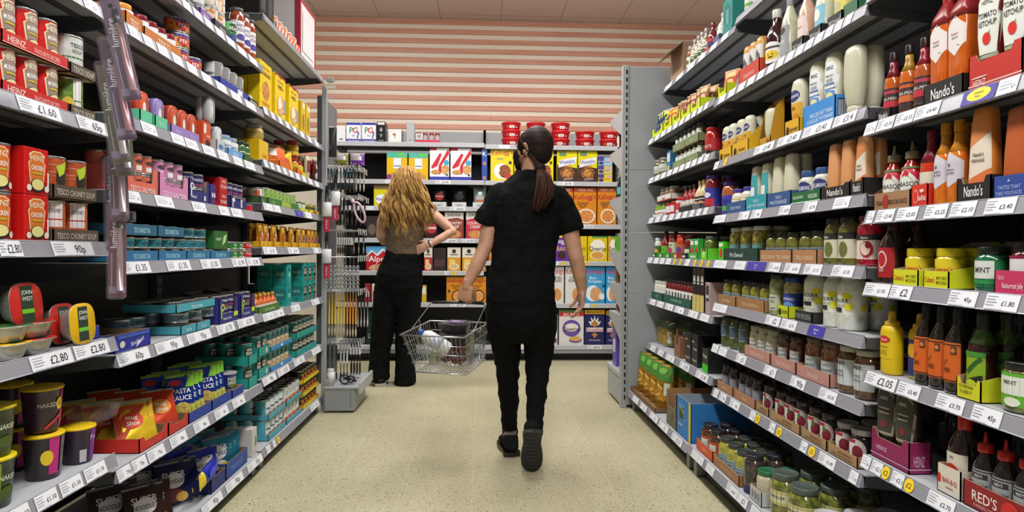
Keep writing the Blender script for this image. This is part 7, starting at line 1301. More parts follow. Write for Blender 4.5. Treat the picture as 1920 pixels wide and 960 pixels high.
for px, py, cc, c2, lb in ((640, 312, 'd8dada', '8a8a3a', 'white and yellow scourer pack on the hook unit top'), (670, 314, 'dcd8e4', '7a3aa8', 'white and purple cloth pack on the hook unit top')):
    pr = pouch(.1, .085, .03, cc, [('r', -.5, 0, .5, .4, c2), ('p', [(.2, .9), (.5, .9), (.5, .2)], c2)], name='cloth_pack'); Yp = FY+.2; p = at(px, py, Yp); pr.place((p.x, Yp, HK[0][0]+.014), 0, lb, None)
# ================================================================ clip strip of gas lighters
LY = 1.80*K
@memo
def lighter(cc, tip):
    b = MB(); b.cbox(-.021, -.001, 0, .021, .001, .25, mat(cc, 'gloss'), .0006); b.box(-.0195, -.0014, .012, .0195, -.001, .03, mat('8a7a94', 'gloss'))
    b.decals([('t', 'lumière', -.0085, .17, .017, 'e4e0e8', .12, 1.57), ('r', -.014, .03, -.012, .12, 'a89ab0')], flatfn(-.0013))
    c = MB(); c.tube([(.008, -.012, .02), (.008, -.012, .1), (.009, -.012, .15), (.008, -.011, .19)], [.0085, .0085, .0065, .006], mat(tip, 'foil'), 12); 
    d = MB(); d.tube([(.008, -.011, .188), (.008, -.011, .222)], [.0085, .007], mat('1a181c', 'plastic'), 10)
    f = MB(); f.cbox(-.0225, -.024, -.004, .0225, .0022, .256, mat('c8c4d0', 'film'), .006)
    e = MB(); e.lathe([(.005, 0), (.005, .0012)], BLACK, 12, M=Matrix.Translation((0, -.0016, .236)) @ Matrix.Rotation(pi/2, 4, 'X'))
    return Proto('gas_lighter_pack', 'gas lighter', .045, .025, .26, None, [('card', b.mesh('card')), ('barrel', c.mesh('barrel')), ('tip', d.mesh('tip')), ('film', f.mesh('film')), ('hang_hole', e.mesh('hang_hole'))])
for i, (px, py, an, cc, tp, dy, lb) in enumerate(((249, 188, 12, '5a4258', 'b08a90', -.12, 'topmost on the strip'), (240, 262, 10, '4c3350', 'a87880', -.085, 'second from the top'), (230, 305, 9, '5a5a3c', 'b8b8ba', -.05, 'with olive card showing, third down'),
        (236, 330, 4, '6a6a44', 'c0c0c2', -.015, 'with silver barrel, fourth down'), (226, 412, 2, '5a4450', 'a89498', .02, 'fifth from the top'), (220, 558, 0, '6a3c44', 'b0989c', .055, 'lowest on the strip'), (216, 470, 1, '44344a', 'a8a0a8', .09, 'mostly hidden by the fifth'))):
    Xl = -.88-.021*i; Yl = ydep(px, Xl, 1.2); p = at(px, py, Yl); o = lighter(cc, tp).place((p.x, Yl, p.z), .3, 'gas lighter in clear plastic pack, '+lb, 'gas lighters on the clip strip', tilt=(0, radians(-an)))
b = MB(); LY = ydep(216, -1.022, 1.2); p0, p1 = at(216, -40, LY), at(214, 520, LY); b.box(-.008, -.0006, p1.z, .008, .0006, p0.z, mat('c8c8d0', 'film'))
for k in range(9): b.box(-.004, -.004, p1.z+.05+k*.1, .004, -.0008, p1.z+.056+k*.1, METAL)
o = put('clip_strip', b.mesh('clip_strip'), None, label='clear hanging clip strip that holds the gas lighters', category='display strip'); o.location = (p0.x, LY, 0)
# ================================================================ people
def limb(b, pts, m, seg=16):
    """pts: (x, y, z, r) joints with spheres so that every piece is closed"""
    P = [Vector(p[:3]) for p in pts]; r = [p[3] for p in pts]
    b.tube(P, r, m, seg)
    for p, q in zip(P, r): sph(b, p, q*.995, m)
def rings(b, R, m, seg=28, n=2.3):
    v = []; f = []
    for (x, y, z, rx, ry) in R:
        for i in range(seg):
            a = 2*pi*i/seg; c, d = cos(a), sin(a); c, d = math.copysign(abs(c)**(2/n), c), math.copysign(abs(d)**(2/n), d)
            v.append((x+rx*c, y+ry*d, z))
    for k in range(len(R)-1):
        for i in range(seg):
            j = (i+1) % seg; f.append((k*seg+i, k*seg+j, (k+1)*seg+j, (k+1)*seg+i))
    up = R[-1][2] > R[0][2]
    f.append(tuple(range(seg))[::-1]); f.append(tuple(range((len(R)-1)*seg, len(R)*seg)))
    if not up: f = [q[::-1] for q in f]
    b.add(v, f, m, True)
def fuse(o, vox, it=6, disp=0, dsc=.12, fac=.6):
    r = o.modifiers.new('fuse', 'REMESH'); r.mode = 'VOXEL'; r.voxel_size = vox; r.use_smooth_shade = True
    s = o.modifiers.new('soften', 'SMOOTH'); s.factor = fac; s.iterations = it
    if disp:
        t = bpy.data.textures.new('folds', 'CLOUDS'); t.noise_scale = dsc; t.noise_depth = 2
        d = o.modifiers.new('folds', 'DISPLACE'); d.texture = t; d.strength = disp; d.mid_level = .5; d.texture_coords = 'LOCAL'
    return o
def hand(b, w, d, n, l, m, curl=(20, 25, 20), th=(35, 20), s=1.0, spread=3, thumbin=.35):
    """w wrist; d towards the fingers; n out of the palm; l towards the thumb"""
    w, d, n, l = Vector(w), Vector(d).normalized(), Vector(n).normalized(), Vector(l).normalized()
    B = Matrix((tuple(l)+(0,), tuple(d)+(0,), tuple(n)+(0,), (0, 0, 0, 1))).transposed()
    sph(b, w+d*.045*s, .044*s, m, (.86, 1.08, .36), B)
    sph(b, w+d*.068*s, .036*s, m, (1.08, .62, .34), B)
    b.tube([w-d*.02*s, w+d*.025*s], [.025*s, .024*s], m, 12)
    for k, (off, L) in enumerate(((.029, .072), (.0098, .08), (-.0098, .074), (-.029, .058))):
        p = w+d*(.083-.004*abs(k-1))*s+l*off*s; a = radians(spread*(1.5-k)); dd = (d*cos(a)+l*sin(a)); ang = 0; P = [p-dd*.02*s, p]
        for q, fr in enumerate((.46, .3, .24)):
            ang += radians(curl[q]+k*2); P.append(P[-1]+(dd*cos(ang)+n*sin(ang))*L*fr*s)
        limb(b, [tuple(x)+(r*s,) for x, r in zip(P, (.0092, .0092, .0082, .0076, .0066))], m, 10)
    p = w+d*.022*s+l*.027*s; a = radians(th[0]); P = [p]
    v = (d*cos(a)+l*sin(a)+n*thumbin).normalized(); P.append(p+v*.038*s); a -= radians(th[1]); v = (d*cos(a)+l*sin(a)+n*(thumbin+.25)).normalized(); P.append(P[-1]+v*.03*s); P.append(P[-1]+(v+n*.3).normalized()*.024*s)
    limb(b, [tuple(x)+(r*s,) for x, r in zip(P, (.013, .0115, .0098, .0082))], m, 10)
def head(b, c, fa, m, s=1.0):
    """c centre of the skull; fa direction the face looks (horizontal)"""
    f = Vector(fa).normalized(); u = Vector((0, 0, 1)); r = f.cross(u)
    B = Matrix((tuple(r)+(0,), tuple(f)+(0,), tuple(u)+(0,), (0, 0, 0, 1))).transposed(); c = Vector(c)
    g = lambda x, y, z: c+(r*x+f*y+u*z)*s
    sph(b, g(0, -.008, .015), .09*s, m, (.84, 1.03, 1.05), B, 24)
    sph(b, g(0, .03, -.04), .062*s, m, (.9, .95, 1.05), B, 20)
    sph(b, g(0, .055, -.085), .026*s, m, (1.2, 1, .8), B)
    b.tube([g(0, .08, .01), g(0, .098, -.02), g(0, .105, -.034)], [.007*s, .01*s, .011*s], m, 8); sph(b, g(0, .1, -.034), .013*s, m, (1.2, .8, .8), B)
    for q in (-1, 1):
        sph(b, g(.03*q, .078, .018), .018*s, m, (1.1, .5, .5), B); sph(b, g(.045*q, .05, -.02), .026*s, m, (.8, .9, .8), B)
        E = [g(q*(.074+.006*sin(a)), -.002+.016*cos(a), -.012+.029*sin(a)) for a in [2*pi*k/12 for k in range(12)]]
        b.tube(E, .0052*s, m, 7, True); sph(b, g(q*.076, -.002, -.012), .018*s, m, (.35, .8, 1.3), B)
    b.tube([g(-.02, .088, -.06), g(0, .093, -.059), g(.02, .088, -.06)], [.004*s, .0065*s, .004*s], m, 8)
    return g, B
def eyes(g, B, par, iris='3a2a1c', s=1.0, O=None):
    for q in (-1, 1):
        e = MB(); sph(e, g(.03*q, .074, .008), .0118*s, mat('e8e4de', 'glass')); sph(e, g(.03*q, .0825, .008), .0055*s, mat(iris, 'glass')); e.v = [tuple(Vector(v)-O) for v in e.v]; put('eye', e.mesh('eye'), par)
        e = MB(); e.tube([g(.013*q, .085, .03), g(.03*q, .084, .036), g(.046*q, .072, .03)], [.002, .003, .0015], mat('3a2a20', 'hair'), 6); e.v = [tuple(Vector(v)-O) for v in e.v]; put('eyebrow', e.mesh('eyebrow'), par)
def A(px, py, dY, base): return at(px, py, base+dY)
def mk(b, name, par, O, vox=None, **k):
    b.v = [tuple(Vector(v)-O) for v in b.v]; o = put(name, b.mesh(name), par)
    if vox: fuse(o, vox, **k)
    return o
# ---------------------------------------------------------------- woman in black walking away
Y1 = 2.8*K; O = Vector((at(975, 470, Y1).x, Y1, 0))
W1 = put('person', None, None, label='woman in black shirt and trousers walking away, dark ponytail, carrying wire basket', category='person'); W1.location = O
SK1 = mat('b98a70', 'skin', 'c4957b', 18); BLK = mat('0b0c0d', 'cloth'); BLK2 = mat('090a0b', 'cloth')
P = lambda px, py, dY=0: tuple(A(px, py, dY, Y1))
b = MB(); hc = A(1001, 279, .01, Y1); fd = (-sin(radians(48)), cos(radians(48)), -.02)
g, B = head(b, hc, fd, SK1, 1.0)
limb(b, [P(992, 352)+(.055,), P(994, 330)+(.05,), P(999, 300)+(.05,)], SK1)
rings(b, [P(977, 600)+(.14, .1), P(978, 560)+(.145, .1), P(980, 500)+(.13, .09), P(988, 430)+(.145, .095), P(991, 375)+(.155, .085), P(991, 350)+(.11, .07)], SK1)
# left arm down to the basket
limb(b, [P(934, 372)+(.05,), P(918, 420)+(.044,), P(910, 462, -.03)+(.037,), P(893, 500, -.05)+(.036,), P(877, 530, -.06)+(.026,)], SK1)
wl_ = Vector(P(876, 532, -.062)); hand(b, wl_, (-.16, .02, -1), (.3, 1, -.05), (1, -.3, -.1), SK1, curl=(62, 78, 48), th=(20, 25), s=1.0, spread=1, thumbin=.9)
limb(b, [P(1050, 375)+(.05,), P(1068, 430)+(.046,), P(1080, 484, -.02)+(.038,), P(1087, 515)+(.036,), P(1091, 541, .02)+(.026,)], SK1)
hand(b, P(1091, 543, .02), (-.02, .1, -1), (-1, 0, -.05), (-.1, 1, 0), SK1, curl=(18, 22, 18), th=(30, 15), s=1.0)
TL = [(944, 590, 0, .096), (947, 625, .02, .084), (951, 660, .06, .071), (952, 690, .09, .061), (952, 712, .1, .057), (954, 745, .12, .053), (955, 775, .14, .043), (955, 800, .16, .043), (955, 808, .165, .046)]
TRR = [(1010, 590, 0, .096), (1011, 625, .02, .088), (1010, 660, .03, .074), (1008, 690, .02, .063), (1007, 712, -.01, .059), (1005, 750, -.07, .049), (1002, 785, -.13, .041), (1000, 803, -.16, .046), (1000, 812, -.165, .048)]
for q in (TL, TRR): limb(b, [P(*k[:3])+(k[3]-.016,) for k in q], SK1)
mk(b, 'body', W1, O, .0042, it=5)
eyes(g, B, W1, O=O)
# shirt
b = MB()
rings(b, [P(977, 566)+(.172, .125), P(977, 545)+(.17, .123), P(979, 505)+(.163, .113), P(984, 460)+(.163, .112), P(988, 420)+(.172, .116), P(990, 385)+(.19, .112), P(991, 362)+(.178, .1), P(991, 345)+(.13, .085), P(992, 332)+(.085, .075), P(993, 322)+(.066, .066)], BLK, n=2.4)
limb(b, [P(938, 366)+(.06,), P(929, 382)+(.062,), P(921, 398)+(.058,)], BLK); b.tube([P(926, 388), P(915, 407), P(908, 421)], [.06, .064, .062], BLK, 20)
limb(b, [P(1044, 368)+(.06,), P(1055, 386)+(.062,), P(1062, 402)+(.058,)], BLK); b.tube([P(1057, 392), P(1067, 415), P(1073, 434)], [.06, .063, .06], BLK, 20)
mk(b, 'shirt', W1, O, .005, it=3, disp=.02, dsc=.06)
b = MB(); c0 = Vector(P(992, 323)); cl = []
for k in range(25):
    a = 2*pi*k/24*1; cl.append(tuple(c0+Vector((.064*cos(a), .062*sin(a), .010*sin(a)-.004))))
b.tube(cl[:-1], .0105, BLK, 8, True); b.v = [(x, y, (z-c0.z)*1.7+c0.z) for x, y, z in b.v]; mk(b, 'collar', W1, O)
# trousers
b = MB()
rings(b, [P(978, 640)+(.06, .09), P(977, 610)+(.16, .125), P(977, 580)+(.176, .13), P(977, 556)+(.168, .12), P(978, 540)+(.15, .11)], BLK2)
for q in (TL, TRR): limb(b, [P(*k[:3])+(k[3],) for k in q], BLK2)
mk(b, 'trousers', W1, O, .006, it=4, disp=.02, dsc=.05)
SHO = mat('17181a', 'cloth'); SOL = mat('101011', 'plastic')
def shoe(ank, hd, pitch, par, O, L=.26, nm='shoe', cs=SHO, so=SOL, roll=0):
    """hd heading, pitch heel lift (radians); ank is the middle of the sole under the toes when lifted, else under the foot"""
    M = Matrix.Translation(ank) @ Matrix.Rotation(hd, 4, 'Z') @ Matrix.Rotation(-pitch, 4, 'X') @ Matrix.Rotation(roll, 4, 'Y')
    b = MB(); R = []
    prof = [(-.075, .0), (-.07, .035), (-.055, .04), (-.0, .036), (.06, .044), (.1, .046), (.14, .042), (.17, .028), (.182, .006)]
    prof = [(y-.17*(1 if pitch > .3 else .35), w*1.14) for y, w in prof]
    def slab(z0, z1, gr, m):
        v = []; n = len(prof)
        for z in (z0, z1):
            v += [(w*gr, y, z) for y, w in prof]+[(-w*gr, y, z) for y, w in prof[::-1]]
        k = 2*n; b.add(v, [tuple(range(k))[::-1], tuple(range(k, 2*k))]+[(i, (i+1) % k, (i+1) % k+k, i+k) for i in range(k)], m, False, M)
    slab(0, .022, 1, so)
    if pitch > .3:
        for k in range(9): yy = prof[0][0]+.03+k*.024; b.box(-.028, yy, -.0016, .028, yy+.008, .001, mat('2a2a2b', 'plastic'), M)
    u = MB(); y0 = prof[0][0]
    pts = [(y0+.03, .034, .03), (y0+.05, .035, .05), (y0+.09, .036, .045), (y0+.14, .038, .035), (y0+.19, .04, .027), (y0+.225, .028, .02)]
    for k in range(len(pts)): yy, w, h = pts[k]; sph(u, (0, yy, .023+h*.72), 1, cs, (w*1.12, .04, h*.78))
    u.tube([(0, y0+.045, .04), (0, y0+.055, .1)], [.041, .039], cs, 16)
    u.v = [tuple(M @ Vector(v)) for v in u.v]
    s = mk(u, nm, par, O, .005, it=6)
    mk(b, 'sole', s, Vector((O.x, O.y, O.z)))
    return s
p = at(953, 848, Y1+.16); shoe((p.x, Y1+.2, .002), radians(8), .0, W1, O)
p = at(997, 885, Y1-.17); shoe((p.x+.0, Y1-.155, .012), radians(-3), radians(62), W1, O)
# sock strips
for px, py, dY in ((956, 806, .15), (1001, 806, -.155)):
    b = MB(); c = Vector(P(px, py, dY)); b.tube([c+Vector((0, 0, -.03)), c+Vector((0, 0, .0))], [.036, .037], mat('9c9890', 'cloth'), 16); mk(b, 'sock', W1, O)
# hair: smooth cap drawn back, low ponytail
HR = mat('1c1412', 'hair', '2c1e19', 30); HR2 = mat('3c241a', 'hair', '241612', 30)
b = MB(); f = Vector(fd).normalized(); u = Vector((0, 0, 1)); r = f.cross(u)
sph(b, g(0, -.016, .018), .0935, HR, (.86, 1.0, 1.03), B, 28); sph(b, g(0, -.04, -.02), .073, HR, (.93, .85, .95), B, 24)
sph(b, Vector(P(1013, 316, -.07)), .03, HR)
hb = mk(b, 'hair', W1, O, .004, it=8)
b = MB(); kn = Vector(P(1014, 318, -.095))
for k in range(300):       # strands combed back over the cap
    t = random.uniform(-1, 1); e = random.uniform(.0, 1)
    st = g(.078*t, .045-.02*abs(t), .035+.06*(1-t*t)*e-.03*abs(t)*(1-e)); pts = []
    for q in range(9):
        w_ = q/8; m_ = st.lerp(kn, w_); c = g(0, -.016, .018); d = (m_-c); R_ = .0972
        dn = d.normalized(); rad = R_*(.88+.1*abs(dn.dot(f)))*(1 if w_ < .8 else 1)
        m2 = c+dn*max(d.length, rad) if w_ < .85 else m_; pts.append(m2)
    b.tube(pts, .0022, HR2 if k % 3 == 0 else HR, 4)
mk(b, 'hair_strands', W1, O)
b = MB(); pt = [P(1014, 318, -.095), P(1019, 330, -.12), P(1022, 348, -.14), P(1020, 368, -.145), P(1014, 384, -.145), P(1010, 397, -.14)]; rr = [.014, .03, .041, .042, .03, .006]
for k in range(230):
    a, q_ = random.uniform(0, 2*pi), sqrt(random.random()); end = random.uniform(.78, 1); ex = random.uniform(-.02, .012)
    pts = []
    for q in range(10):
        w_ = q/9*end*(len(pt)-1); i = min(int(w_), len(pt)-2); c = Vector(pt[i]).lerp(Vector(pt[i+1]), w_-i); R_ = rr[i]+(rr[i+1]-rr[i])*(w_-i)+.004
        pts.append(c+Vector((cos(a)*q_*R_+ex*(q/9)**3, sin(a)*q_*R_*.7, 0)))
    b.tube(pts, [.0026]*8+[.002, .0006], HR2 if k % 2 else mat('4a2e22', 'hair'), 4)
mk(b, 'ponytail', W1, O)
b = MB(); b.tube([kn+Vector((.015*cos(a), .004, .015*sin(a))) for a in [2*pi*k/14 for k in range(14)]], .005, mat('0c0c0c', 'cloth'), 8, True); mk(b, 'hair_tie', W1, O)
# face mask with ear loop
MK = mat('17181b', 'cloth'); b = MB(); v = []
for j in range(7):
    for i in range(13):
        a = radians(-68+136*i/12); z = -.008-.09*j/6; rr_ = .079+.028*cos(a)**2*(1-abs(j/6-.35)*.7)
        v.append(tuple(g(rr_*sin(a)*.93, .022+rr_*cos(a)*.95-.012*(j/6), z)))
fc = [(j*13+i, j*13+i+1, (j+1)*13+i+1, (j+1)*13+i) for j in range(6) for i in range(12)]
b.add(v, fc, MK, True); o = mk(b, 'face_mask', W1, O); so = o.modifiers.new('thickness', 'SOLIDIFY'); so.thickness = .0016
for q in (-1, 1):
    b = MB(); b.tube([g(q*.07, .052, -.015), g(q*.082, .01, .016), g(q*.081, -.012, .01), g(q*.08, -.014, -.02), g(q*.066, .05, -.085)], .0014, MK, 6); mk(b, 'mask_loop', o, Vector((0, 0, 0)) if 0 else O)
b = MB(); b.tube([g(-.083, .004, -.046)+Vector((.0035*cos(a), 0, .0035*sin(a))) for a in [2*pi*k/12 for k in range(12)]], .0008, mat('d8c070', 'metal'), 5, True); mk(b, 'earring', W1, O)
# ---------------------------------------------------------------- blonde woman at the back shelves
Y2 = 4.45*K; O2 = Vector((at(745, 470, Y2).x, Y2, 0))
W2 = put('person', None, None, label='woman with long wavy blonde hair facing the back shelves, hand on hip', category='person'); W2.location = O2
SK2 = mat('c2937c', 'skin', 'cf9f88', 18)
P = lambda px, py, dY=0: tuple(A(px, py, dY, Y2))
b = MB(); h2 = A(763, 342, .02, Y2); f2 = (-.12, 1, 0)
g2, B2 = head(b, h2, f2, SK2, 1.02)
limb(b, [P(762, 392)+(.055,), P(762, 372)+(.05,)], SK2)
rings(b, [P(752, 505)+(.13, .095), P(756, 475)+(.125, .09), P(760, 440)+(.14, .095), P(762, 408)+(.165, .09), P(762, 392)+(.13, .07), P(762, 384)+(.07, .055)], SK2)
limb(b, [P(724, 398)+(.048,), P(717, 418, .01)+(.046,), P(715, 442, .02)+(.042,), P(720, 452, .08)+(.037,), P(730, 440, .2)+(.027,)], SK2)
hand(b, P(732, 438, .21), (.3, 1, .3), (.2, -.2, 1), (1, 0, 0), SK2, curl=(20, 30, 20), s=.95)
limb(b, [P(803, 396)+(.046,), P(820, 408, -.01)+(.043,), P(838, 424, -.02)+(.04,), P(848, 434, -.03)+(.037,), P(828, 446, -.06)+(.033,), P(806, 458, -.08)+(.024,)], SK2)
hand(b, P(805, 459, -.085), (-1, .1, -.45), (.05, 1, -.1), (-.2, .1, 1), SK2, curl=(10, 18, 14), th=(40, 20), s=.98)
for q in ((725, 600, 718, 690), (768, 600, 760, 700)): limb(b, [P(758 if q[0] > 740 else 740, 520)+(.08,), P(q[0], q[1])+(.05,), P(q[2], q[3])+(.035,)], SK2)
mk(b, 'body', W2, O2, .0048, it=5)
eyes(g2, B2, W2, O=O2, s=1.02)
b = MB(); TOP = mat('6b5a48', 'cloth', '54463a', 160)
rings(b, [P(757, 478)+(.142, .108), P(758, 460)+(.138, .104), P(760, 440)+(.15, .108), P(762, 420)+(.165, .108), P(762, 402)+(.165, .095), P(762, 392)+(.12, .075)], TOP)
mk(b, 'sleeveless_top', W2, O2, .006, it=5, disp=.014, dsc=.06)
b = MB()
rings(b, [P(748, 580)+(.03, .08), P(748, 540)+(.185, .13), P(749, 512)+(.182, .135), P(754, 488)+(.155, .115), P(757, 472)+(.143, .105), P(757, 468)+(.14, .1)], BLK2)
limb(b, [P(727, 530)+(.1,), P(721, 580)+(.1,), P(716, 630)+(.088,), P(711, 675)+(.08,)], BLK2); rings(b, [P(711, 712)+(.083, .11), P(711, 690)+(.08, .1), P(713, 650)+(.083, .09), P(717, 610)+(.09, .09)], BLK2)
limb(b, [P(769, 530)+(.1,), P(766, 580)+(.096,), P(762, 630)+(.086,), P(760, 675)+(.08,)], BLK2); rings(b, [P(760, 718)+(.084, .11), P(760, 690)+(.08, .1), P(761, 650)+(.083, .09), P(764, 610)+(.088, .09)], BLK2)
mk(b, 'flared_trousers', W2, O2, .007, it=4, disp=.018, dsc=.06)
p = at(704, 720, Y2-.08); shoe((p.x, Y2+.03, .002), radians(20), 0, W2, O2, nm='shoe', cs=mat('2c2826', 'cloth'), so=mat('b0aca6', 'plastic'))
p = at(762, 720, Y2); shoe((p.x, Y2+.07, .002), radians(-5), 0, W2, O2, nm='shoe', cs=mat('2c2826', 'cloth'), so=mat('b0aca6', 'plastic'))
b = MB(); c = Vector(P(806, 457.5, -.08)); ax = Vector((-1, .1, -.5)).normalized(); e1 = ax.orthogonal().normalized(); e2 = ax.cross(e1)
b.tube([c+(e1*cos(a)+e2*sin(a))*.0285 for a in [2*pi*k/16 for k in range(16)]], .0045, mat('1a1a1a', 'plastic'), 6, True); mk(b, 'wristband', W2, O2)
b = MB(); c = c-ax*.011; b.tube([c+(e1*cos(a)+e2*sin(a))*.029 for a in [2*pi*k/16 for k in range(16)]], .003, mat('d0ccc4', 'metal'), 6, True); mk(b, 'bracelet', W2, O2)
# long wavy hair
HB = [mat(c, 'hair', c2, 25) for c, c2 in (('a47c46', 'bf985c'), ('85602f', 'a07a44'), ('b8925a', 'd0ac74'), ('6b4626', '83602f'))]
b = MB(); sph(b, g2(0, -.012, .024), .099, HB[3], (.9, 1.0, 1.06), B2, 28); sph(b, g2(0, -.05, -.04), .085, HB[3], (1.05, .72, 1.2), B2, 24)
rings(b, [tuple(g2(0, -.07, -.3))+(.1, .02), tuple(g2(0, -.075, -.22))+(.125, .03), tuple(g2(0, -.06, -.13))+(.115, .045), tuple(g2(0, -.05, -.03))+(.1, .055)], HB[3])
hm = mk(b, 'hair', W2, O2, .006, it=8)
b = MB(); f = Vector(f2).normalized(); cc_ = Vector(g2(0, -.012, .024)); rx = f.cross(Vector((0, 0, 1)))
for lk in range(120):        # locks, each a bundle of strands that wave together
    th0 = radians(-120+240*(lk+.5)/120)*(1 if lk % 3 else .75)+random.uniform(-.06, .06); L0 = random.uniform(.5, .66)-.09*abs(sin(th0)); am = random.uniform(.009, .019); ph = random.uniform(0, 6.28); fq = random.uniform(26, 38); spread = random.uniform(0, 1); cl = random.choice((0, 1, 2, 0, 2))
    for k in range(9):
        th_ = th0+random.uniform(-.07, .07); L = L0+random.uniform(-.05, .02); jit = random.uniform(-.006, .008); n = 24; rad = .1; pts = []
        dirb = (-f*cos(th_)+rx*sin(th_)); side = abs(sin(th_)); pf = ph+random.uniform(-.35, .35)
        for q in range(n):
            s_ = L*q/(n-1); a = s_/rad
            if s_ < rad*pi*.5: p_ = cc_+dirb*(rad+.005+jit*.4)*sin(a)*.96+Vector((0, 0, (rad+.007)*cos(a)))
            else:
                dz = s_-rad*pi*.5; fl = min(1, dz/.22); p_ = cc_+dirb*(rad+.003+jit+.022*fl*spread)+rx*sin(th_)*(.035+.05*spread)*fl+Vector((0, 0, -dz))
                if dirb.dot(f) > -.35 and dz > .1: p_ -= f*min(.07, (dz-.1)*.6)
            w_ = min(1, max(0, s_-.05)/.22)
            pts.append(p_+rx*am*w_*sin(fq*s_+pf)-f*am*.8*w_*cos(fq*s_+pf))
        b.tube(pts, [.0026]*(n-4)+[.0024, .002, .0014, .0005], HB[(cl+(k % 4 == 0)) % 3 if lk % 5 else 3], 4)
mk(b, 'wavy_hair_strands', W2, O2)
# ---------------------------------------------------------------- wire basket and what is in it
WIRE = mat('b4b6b8', 'metal')
FL = Vector((at(765, 470, 3.02*K/1.0*.985).x, 3.06*K-.0, .655)); FL = Vector((-.397, 3.10, .652)); ax = Vector((.318, -.1, 0)); bx_ = Vector((.12, .36, .03)); H = .19
def bp(u, v, w):                         # u, v across the top 0..1, w depth 0 top .. 1 bottom, narrower at the bottom
    k = 1-.2*w; c = FL+ax*.5+bx_*.5
    return c+ax*(u-.5)*k+bx_*(v-.5)*k+Vector((0, 0, -H*w))+Vector((.03, 0, 0))*w
OB = bp(.5, .5, 1)
BK = put('shopping_basket', None, None, label='wire shopping basket with black grip in her left hand, filled with groceries', category='basket'); BK.location = OB
def bk(b, name): b.v = [tuple(Vector(v)-OB) for v in b.v]; return put(name, b.mesh(name), BK)
b = MB()
for w, r_ in ((0, .0042), (.25, .0018), (.5, .0018), (.75, .0018), (1, .003)): b.tube([bp(0, 0, w), bp(1, 0, w), bp(1, 1, w), bp(0, 1, w)], r_, WIRE, 6, True)
for k in range(1, 15):
    q = k/15
    for (a_, c_) in (((q, 0), (q, 0)), ((q, 1), (q, 1)), ((0, q), (0, q)), ((1, q), (1, q))): b.tube([bp(a_[0], a_[1], 0), bp(a_[0], a_[1], 1)], .0015, WIRE, 5)
for k in range(1, 12): b.tube([bp(k/12, 0, 1), bp(k/12, 1, 1)], .0014, WIRE, 5); b.tube([bp(0, k/12, 1), bp(1, k/12, 1)], .0014, WIRE, 5)
bk(b, 'wire_body')
hg = wl_+Vector((-.008, .024, -.094))
g0, g1 = hg+Vector((-.165, .02, -.002)), hg+Vector((.088, -.02, -.004))
b = MB(); b.tube([g0, hg, g1], [.0075, .008, .0075], mat('16171b', 'plastic'), 10); bk(b, 'grip')
for e_, s0 in ((g0, 0), (g1, 1)):
    b = MB(); b.tube([e_, e_+Vector((-.012 if s0 == 0 else .012, 0, -.01)), bp(s0, .35, 0)+Vector((0, 0, .0))], .003, WIRE, 6); bk(b, 'handle_arm')
    b = MB(); b.tube([bp(s0, .62, 0)+Vector((0, 0, .03)), bp(s0, .6, 0)+Vector((.01, 0, -.004)), bp(s0, .55, .1)], .0028, WIRE, 6); bk(b, 'hinge_hook')
def inb(u, v, w): return bp(u, v, w)
tl = (0.083, 0)
@memo
def punnet(cb, cf, lab, n=0):
    a = MB(); a.lathe([(.062, 0), (.066, .003), (.076, .04), (.08, .042)], mat(cb, 'film' if n else 'gloss'), 24, sy=.75, n=5)
    l = MB(); l.lathe([(.08, .0425), (.079, .05), (.07, .052)], mat('b0b0b8', 'film'), 24, sy=.75, n=5)
    s = MB(); s.cbox(-.035, -.035, .0522, .05, .035, .0532, mat(lab, 'gloss'), .0004); s.decals([('r', -.02, -.01, .03, -.005, 'e0d8e8'), ('r', -.02, .005, .02, .01, 'e0d8e8')], lambda u, z, k: (u, z, .0534+EPS*k))
    f = MB(); rr = random.Random(3)
    for k in range(46): sph(f, (rr.uniform(-.055, .055), rr.uniform(-.038, .038), rr.uniform(.012, .042)), .0095, mat(cf, 'gloss'), seg=8)
    return Proto('fruit_punnet', 'food pack', .16, .12, .053, None, [('tray', a.mesh('tray')), ('fruit', f.mesh('fruit')), ('film_lid', l.mesh('film_lid')), ('label', s.mesh('label'))])
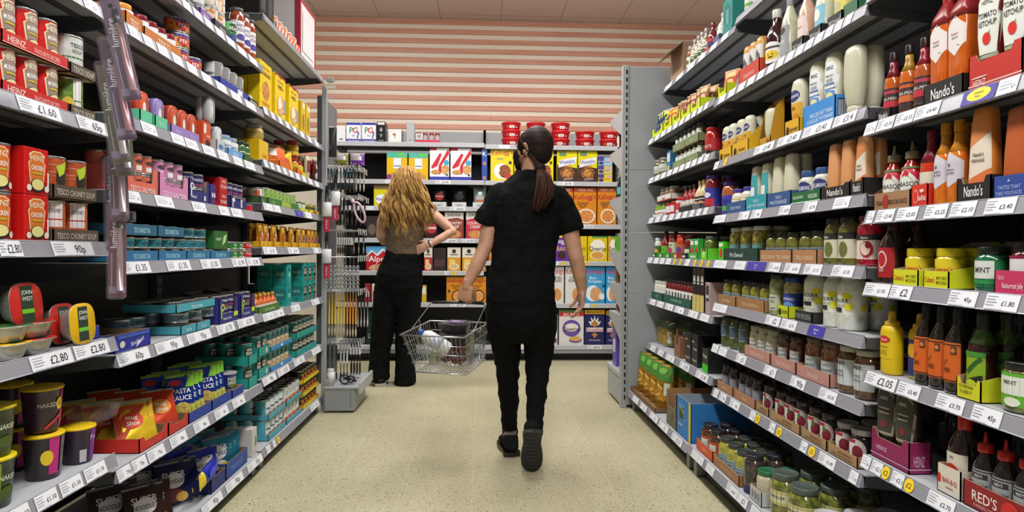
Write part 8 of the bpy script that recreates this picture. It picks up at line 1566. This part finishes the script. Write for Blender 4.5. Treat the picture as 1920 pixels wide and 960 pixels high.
pk = punnet('2a2428', '1e1a2c', '5a4a78'); pr_ = punnet('b8a8a8', '7a2a34', '8a8088', 1)
ff = [o for o in (pk, pr_)]
for p_ in ff: p_.parts[1][1].name = 'fruit'
q = inb(.56, .5, 1)+Vector((0, 0, .008)); pr_.place(q, radians(-16), 'red grape punnet at the bottom of the basket', None, tilt=tl)
pr_.place(q+Vector((0, 0, .056)), radians(-14), 'second red grape punnet lying on the first', None, tilt=tl)
pk.place(q+Vector((.0, 0, .112)), radians(-16), 'black punnet of dark berries below the top one', None, tilt=tl)
pk.place(q+Vector((.005, -.005, .169)), radians(-14), 'black punnet with purple label on top of the basket', None, tilt=tl)
b = MB(); b.lathe([(.03, 0), (.034, .004), (.036, .03), (.036, .12), (.03, .14), (.016, .155), (.014, .165)], mat('dcdcdc', 'plastic'), 18); M_ = Matrix.Rotation(radians(-58), 4, 'Y'); c = MB(); c.lathe([(.0365, .05), (.0365, .1)], mat('c4c8dc', 'gloss'), 18, M=M_); d = MB(); d.lathe([(.018, .155), (.018, .175), (.015, .177)], mat('2a50a8', 'plastic'), 16, M=M_)
b.v = [tuple(M_ @ Vector(v)) for v in b.v]
q = inb(.46, .15, .55); m_ = put('milk_bottle', None, None, label='white milk bottle with blue cap lying in the basket', category='bottle'); m_.location = q+Vector((.055, -.0, .02))
put('body', b.mesh('body'), m_); put('label', c.mesh('label'), m_); put('cap', d.mesh('cap'), m_)
for u, v, w, sz, lb, cc in ((.14, .5, .95, (.05, .07, .03), 'pale green salad bag at the left of the basket', 'a8b090/c8ccb0'), (.2, .82, .93, (.09, .12, .035), 'clear bread roll bag behind the salad bag', 'b0a890/8a8a78'), (.9, .5, .93, (.06, .1, .016), 'cloudy white bag at the right of the basket', 'b8bcb4/d0d4cc'), (.62, .9, .93, (.1, .15, .03), 'leafy bag at the back of the basket', '7a8a5a/b0b890')):
    q = inb(u, v, w); pouch(sz[0], sz[1], sz[2], cc, [], name='grocery_bag').place(q+Vector((0, 0, .0)), radians(-16 if u != .9 else 74), lb, None)
